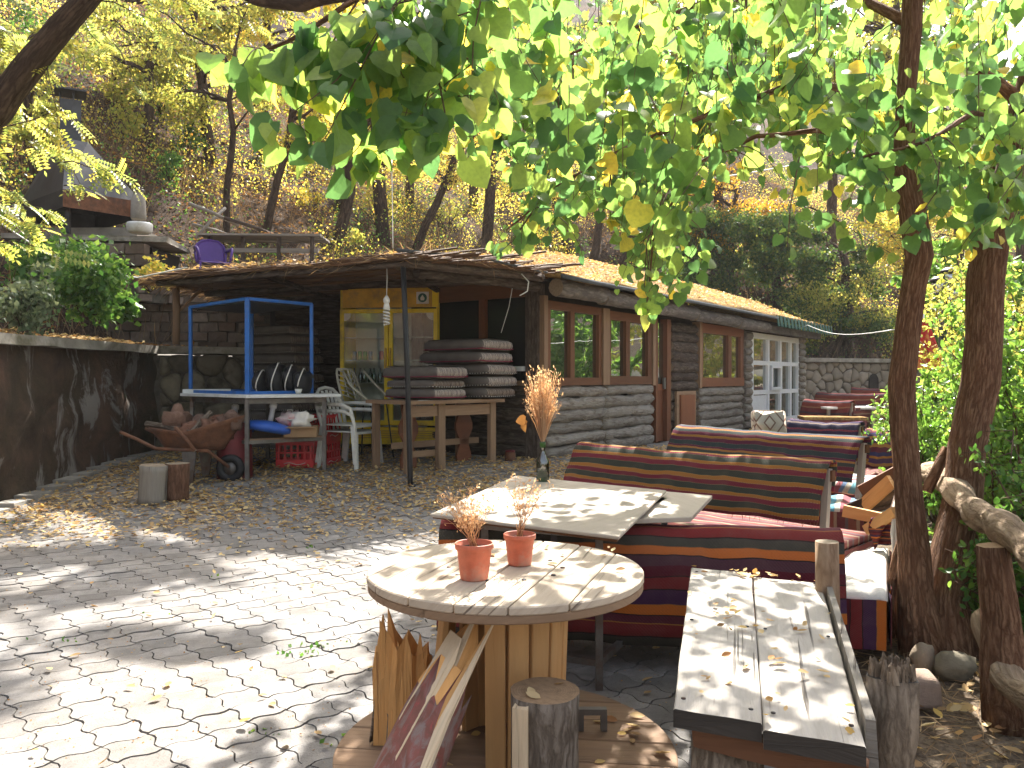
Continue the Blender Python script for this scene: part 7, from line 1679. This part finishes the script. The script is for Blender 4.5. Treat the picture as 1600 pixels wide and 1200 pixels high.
# undergrowth nobody could count
pts = []
while len(pts) < 95000:
    x, y = R.uniform(-20, 26), R.uniform(9, 44); d = hd(x, y)
    if d < 1.0 or abs(x) > .75*y+1: continue
    k = mnoise.noise(Vector((x*.45, y*.45, 14)))
    if k < .08: continue
    pts.append((x, y, hill(x, y)+R.random()**1.5*(.3+k*2.6)))
o = cloud('undergrowth', pts, (.03, .085), RH, T['yellowleaf'], None, 'stuff', yj=1.2); props(o, 'patchy yellow undergrowth covering the slope between the trees', 'undergrowth')
pts = []
while len(pts) < 50000:
    x, y = R.uniform(-20, 26), R.uniform(9, 44); d = hd(x, y)
    if d < 1.0 or abs(x) > .75*y+1: continue
    k = mnoise.noise(Vector((x*.4, y*.4, 34)))
    if k < .06: continue
    pts.append((x, y, hill(x, y)+R.random()**1.5*(.2+k*2.2)))
o = cloud('undergrowth', pts, (.03, .08), RH, T['greenleaf'], None, 'stuff', yj=1.2); props(o, 'patches of green scrub leaves growing low on the slope', 'undergrowth')
# shrubs
def shrub(label, c, r, n, size, mat, tm=RH, stems=7, name='shrub', group='shrubs on the hillside', yj=1.0, flat_=.75):
    c = Vector(c); b = c-Vector((0, 0, r*.8)); t = thing(name, label, 'shrub', b, 0, group); m = MB(); pts = []
    for k in range(stems):
        e_ = Vector(blobpts((0, 0, r*.8), (r, r, r*flat_), 1, .5)[0]); p = bent((0, 0, 0), e_, .05, 4, .06); m.tube(p, [r*.025, r*.02, r*.015, r*.01, r*.006], 4)
    m.build('stems', T['hillbark'], t, 'stuff')
    nb = max(6, n//60); cs = blobpts((0, 0, r*.8), (r*.8, r*.8, r*flat_*.85), nb, .35); pts = cs[NR.randint(0, nb, n)]+NR.normal(size=(n, 3))*r*.17
    cloud('foliage', pts, size, tm, mat, t, 'stuff', yj=yj); return t
for k, (px, py, rpx, n, mat, lb_) in enumerate(((250, 130, 60, 900, GL, 'green shrub high on the slope above the hearth chimney'), (290, 190, 45, 700, LL, 'yellow green shrub beside the slim tree trunk'), (205, 185, 40, 600, LL, 'lime shrub just right of the hearth chimney'), (265, 255, 35, 420, GL, 'small leafy green shrub right of the hearth hood'), (300, 215, 30, 420, GL, 'green shrub left of the slim straight tree'), (490, 300, 30, 260, YL, 'small yellow sapling left of the thick trunk'), (590, 320, 45, 420, YL, 'yellow sapling right of the thick trunk'), (560, 372, 28, 240, LL, 'little fern green shrub at the canopy top'), (700, 330, 40, 380, LL, 'green yellow sapling above the canopy corner'), (700, 250, 60, 500, YL, 'bright yellow shrub behind the leaning tree'), (860, 370, 55, 520, YL, 'golden shrub touching the cabin roof edge'), (840, 310, 50, 420, YL, 'golden shrub higher above the cabin roof'), (990, 300, 60, 500, YL, 'yellow shrub on the bare slope between dark trunks'), (1060, 430, 35, 600, GL, 'pale green shrub behind the roof ridge'), (60, 60, 70, 800, GL, 'green shrub at the upper left corner slope'), (180, 80, 60, 700, LL, 'lime shrub on the upper left slope'), (540, 120, 60, 400, YL, 'yellow shrub high behind the large leaves'), (430, 240, 45, 380, LL, 'lime sapling between the two slim trees'))):
    h_ = H(px, py+rpx); Y = h_.y-rpx/F*h_.y*.3; shrub(lb_, P(px, py, Y), rpx*Y/F, n, (.06, .11), mat)
# plants on top of the retaining wall
shrub('tall leafy green plant with silvery tips above the retaining wall', P(135, 446, 8.6), .46, 2600, (.04, .10), GL, name='wall_plant', group='plants on the retaining wall', yj=1.2, flat_=.95)
shrub('low bluish green plants at the left end of the retaining wall top', P(35, 478, 7.9), .33, 1300, (.04, .08), T['silver'], name='wall_plant', group='plants on the retaining wall')
shrub('broad leaved plant on the wall top near the block wall', P(185, 480, 9.2), .26, 520, (.07, .13), GL, name='wall_plant', group='plants on the retaining wall')
shrub('silvery bush on the wall top behind the leafy plant', P(75, 440, 9.4), .34, 900, (.05, .1), T['silver'], name='wall_plant', group='plants on the retaining wall')
shrub('dense leafy shrub covering the masonry below the left of the hearth', P(90, 415, 10.4), .62, 2200, (.06, .12), GL, name='wall_plant', group='plants on the retaining wall', yj=1.2)
shrub('orange tinted shrub right of the hearth base above the wall', P(235, 425, 10.9), .34, 700, (.04, .08), YL, name='wall_plant', group='plants on the retaining wall')
# bushes on the right : many small bright leaves on arching stems
def bush(label, c, r, n, size=(.035, .065), mat=None, sc=(1, 1, 1)):
    c = Vector(c); t = thing('leafy_bush', label, 'bush', (c.x, c.y, gz(c.x, c.y)-.05), 0, 'bushes on the right bank'); b = Vector(t.location); m = MB(); pts = []; ns = 46
    for k in range(ns):
        e_ = Vector(blobpts(c-b, (r[0], r[1], r[2]), 1, .6)[0]); a = Vector(((c-b).x*.0+R.uniform(-.3, .3)*r[0], R.uniform(-.3, .3)*r[1], 0)); p = bent(a, e_, .12, 5, .05); m.tube(p, [.012, .01, .008, .006, .004, .003], 4)
        for j in range(n//ns//6):
            f = .35+.65*R.random(); i = min(4, int(f*5)); q = p[i].lerp(p[i+1], f*5-i); s_ = Vector(blobpts(q, (.2, .2, .16), 1, .2)[0]); m.tube([q, s_], [.003, .0015], 3)
            for l in range(6): pts.append(q.lerp(s_, (l+1)/6)+Vector((R.gauss(0, .02), R.gauss(0, .02), R.gauss(0, .02))))
    m.build('stems', T['twig'], t, 'stuff'); cloud('foliage', np.array([tuple(q) for q in pts]), size, OVAL, mat or T['bushleaf'], t, 'stuff', yj=1.0, nrm=(0, -.5, 1)); return t
bush('bright sunlit bush between the crooked tree and the thick trunk', P(1490, 680, 6.6), (.62, 1.0, .66), 9500)
bush('bright green bush behind the thick trunk at the right edge', P(1585, 600, 5.6), (.6, .9, .95), 9500)
bush('tall pale bush behind the lamp at the right edge', P(1570, 480, 8.0), (.9, 1.2, 1.1), 7500, mat=LL)
bush('near darker leafy bush hanging over the log fence', P(1640, 830, 3.7), (.42, .5, .62), 5200, (.03, .055), GL)
bush('bush of small leaves under the fence rail by the post', P(1530, 870, 4.3), (.25, .4, .42), 2200, (.03, .05), GL)
bush('sunlit bush spilling toward the benches left of the crooked tree', P(1410, 665, 8.2), (.35, .8, .45), 2600)
bush('far green bush behind the parasol and bright hedge', P(1530, 620, 14.5), (1.3, 1.2, .9), 7000)
bush('large sunlit bush beyond the right edge of the yard, seen in the windows', (8.4, 14.0, 2.0), (1.7, 3.0, 2.6), 20000, (.09, .15))
bush('second large bush right of the yard, reflected in the cabin glass', (12.5, 19.5, 2.3), (2.2, 3.4, 3.2), 14000, (.10, .17), LL)
# ------------------------------------------------------------ leaf litter
pts = []
while len(pts) < 60000:
    x, y = R.uniform(-22, 24), R.uniform(5, 40); d = hd(x, y)
    if d < .3 or (abs(x) > .75*y+2): continue
    dens_ = .5+.9*mnoise.noise(Vector((x*.35, y*.35, 9)))
    if x < -2: dens_ += .25
    if R.random() > dens_: continue
    pts.append((x, y, hill(x, y)+.03))
o = cloud('leaf_litter', pts, (.04, .11), RH, T['orangelit'], None, 'stuff', flat=True); props(o, 'orange and brown fallen leaves covering the hillside', 'leaf litter')
# dry brush on the hill
m = MB(); n = 0; pts = []; yd = []
while len(pts) < 26000:
    x, y = R.uniform(-20, 26), R.uniform(8, 42); d = hd(x, y)
    if d < .8 or abs(x) > .75*y+1: continue
    if mnoise.noise(Vector((x*.25, y*.25, 4))) < -.15: continue
    pts.append((x, y, hill(x, y))); yd.append((R.gauss(.1, .5), R.gauss(-.2, .5), 1))
o = cloud('dry_brush', pts, (.3, 1.1), (STRAW[0]*np.array([.22, 1, 1]), STRAW[1]), m_leaf('dry_brush_stem', [(0, (.10, .065, .045)), (.6, (.20, .14, .095)), (1, (.32, .24, .13))], .25, 1.2, .8, .1), None, 'stuff', ydir=yd, yj=.12); props(o, 'dry brown grass and thin twigs standing all over the slope', 'dry brush')
# fallen leaves in the yard: thick by the cabin, thin in front
pts = []
while len(pts) < 19000:
    x, y = R.uniform(-4.7, 2.6), R.uniform(2.2, 11.5)
    if hd(x, y) > -.1 or ((x-FA.x)*FN.x+(y-FA.y)*FN.y > -.1 and y > 9.9 and x > -.8): continue
    k = sst((y-5.7)/2.0)*(.95 if y < 9.4 else .5)+.013
    if x < -3.9: k += .25
    k *= .5+1.0*max(0, .5+mnoise.noise(Vector((x*1.2, y*1.2, 2))))
    if R.random() > k: continue
    pts.append((x, y, gz(x, y)+.015+.012*R.random()))
o = cloud('fallen_leaves', pts, (.025, .06), OVAL, T['fallen'], None, 'stuff', flat=True); props(o, 'yellow and tan fallen leaves scattered over the paving of the yard', 'leaves')
pts = []
while len(pts) < 9000:
    x, y = R.uniform(4, 14), R.uniform(9, 19.5)
    if (x-FA.x)*FN.x+(y-FA.y)*FN.y > -.1: continue
    pts.append((x, y, gz(x, y)-.02))
o = cloud('fallen_leaves', pts, (.06, .12), RH, T['fallen'], None, 'stuff', flat=True); props(o, 'golden fallen leaves around the far red benches', 'leaves')
pts = [(R.uniform(1.15, 2.6), R.uniform(2.0, 5.0), -.022+.01*R.random()) for _ in range(2600)]
o = cloud('straw_litter', pts, (.05, .16), (STRAW[0]*np.array([.6, 1, 1]), STRAW[1]), T['straw'], None, 'stuff', flat=True); props(o, 'dry straw and twigs on the ground beneath the log fence', 'straw')
pts = [(R.uniform(1.1, 2.8), R.uniform(1.8, 5.5), -.015+.01*R.random()) for _ in range(900)]
o = cloud('fallen_leaves', pts, (.035, .075), OVAL, T['fallen'], None, 'stuff', flat=True); props(o, 'dry leaves on the straw covered soil under the trees', 'leaves')
pts = [(-5.0+R.gauss(0, .12), R.uniform(2, 10.5), 1.75+.02*R.random()) for _ in range(1100)]
o = cloud('fallen_leaves', pts, (.035, .07), RH, T['fallen'], None, 'stuff', flat=True); props(o, 'yellow leaves lying along the coping of the retaining wall', 'leaves')

pts = []
for (px, py, n_) in ((470, 1022, 90), (490, 1012, 60), (420, 1150, 50), (512, 1165, 40), (110, 1005, 30), (480, 857, 60), (60, 1004, 25), (540, 1010, 40), (20, 818, 60), (350, 905, 25), (250, 960, 20)):
    g = G(px, py)
    for _ in range(n_//6): pts.append((g.x+R.gauss(0, .05), g.y+R.gauss(0, .03), g.z+.004))
o = cloud('moss', pts, (.012, .03), RH, T['greenleaf'], None, 'stuff', ydir=np.tile([0, 0, 1.], (len(pts), 1)), yj=.8); props(o, 'small tufts of green moss growing in the paving joints', 'moss')
pts = [(x, y, gz(x, y)+.008) for x, y in ((R.uniform(-4.5, 1.2), 1.5+R.random()**1.5*7) for _ in range(9000))]
o = cloud('grit', pts, (.004, .012), RH, T['orangelit'], None, 'stuff', flat=True); props(o, 'fine grit and leaf crumbs strewn across the pavers', 'grit')

hz = MB(); hz.box((0, 0, 27.9), (330, 330, 58)); hn = NT('air_haze'); pv = hn.node('ShaderNodeVolumePrincipled'); pv.inputs['Density'].default_value = .0007; pv.inputs['Color'].default_value = (.95, .93, .9, 1)
hn.t.links.new(pv.outputs[0], hn.out.inputs['Volume']); hz.build('haze', hn.m, None, 'stuff')
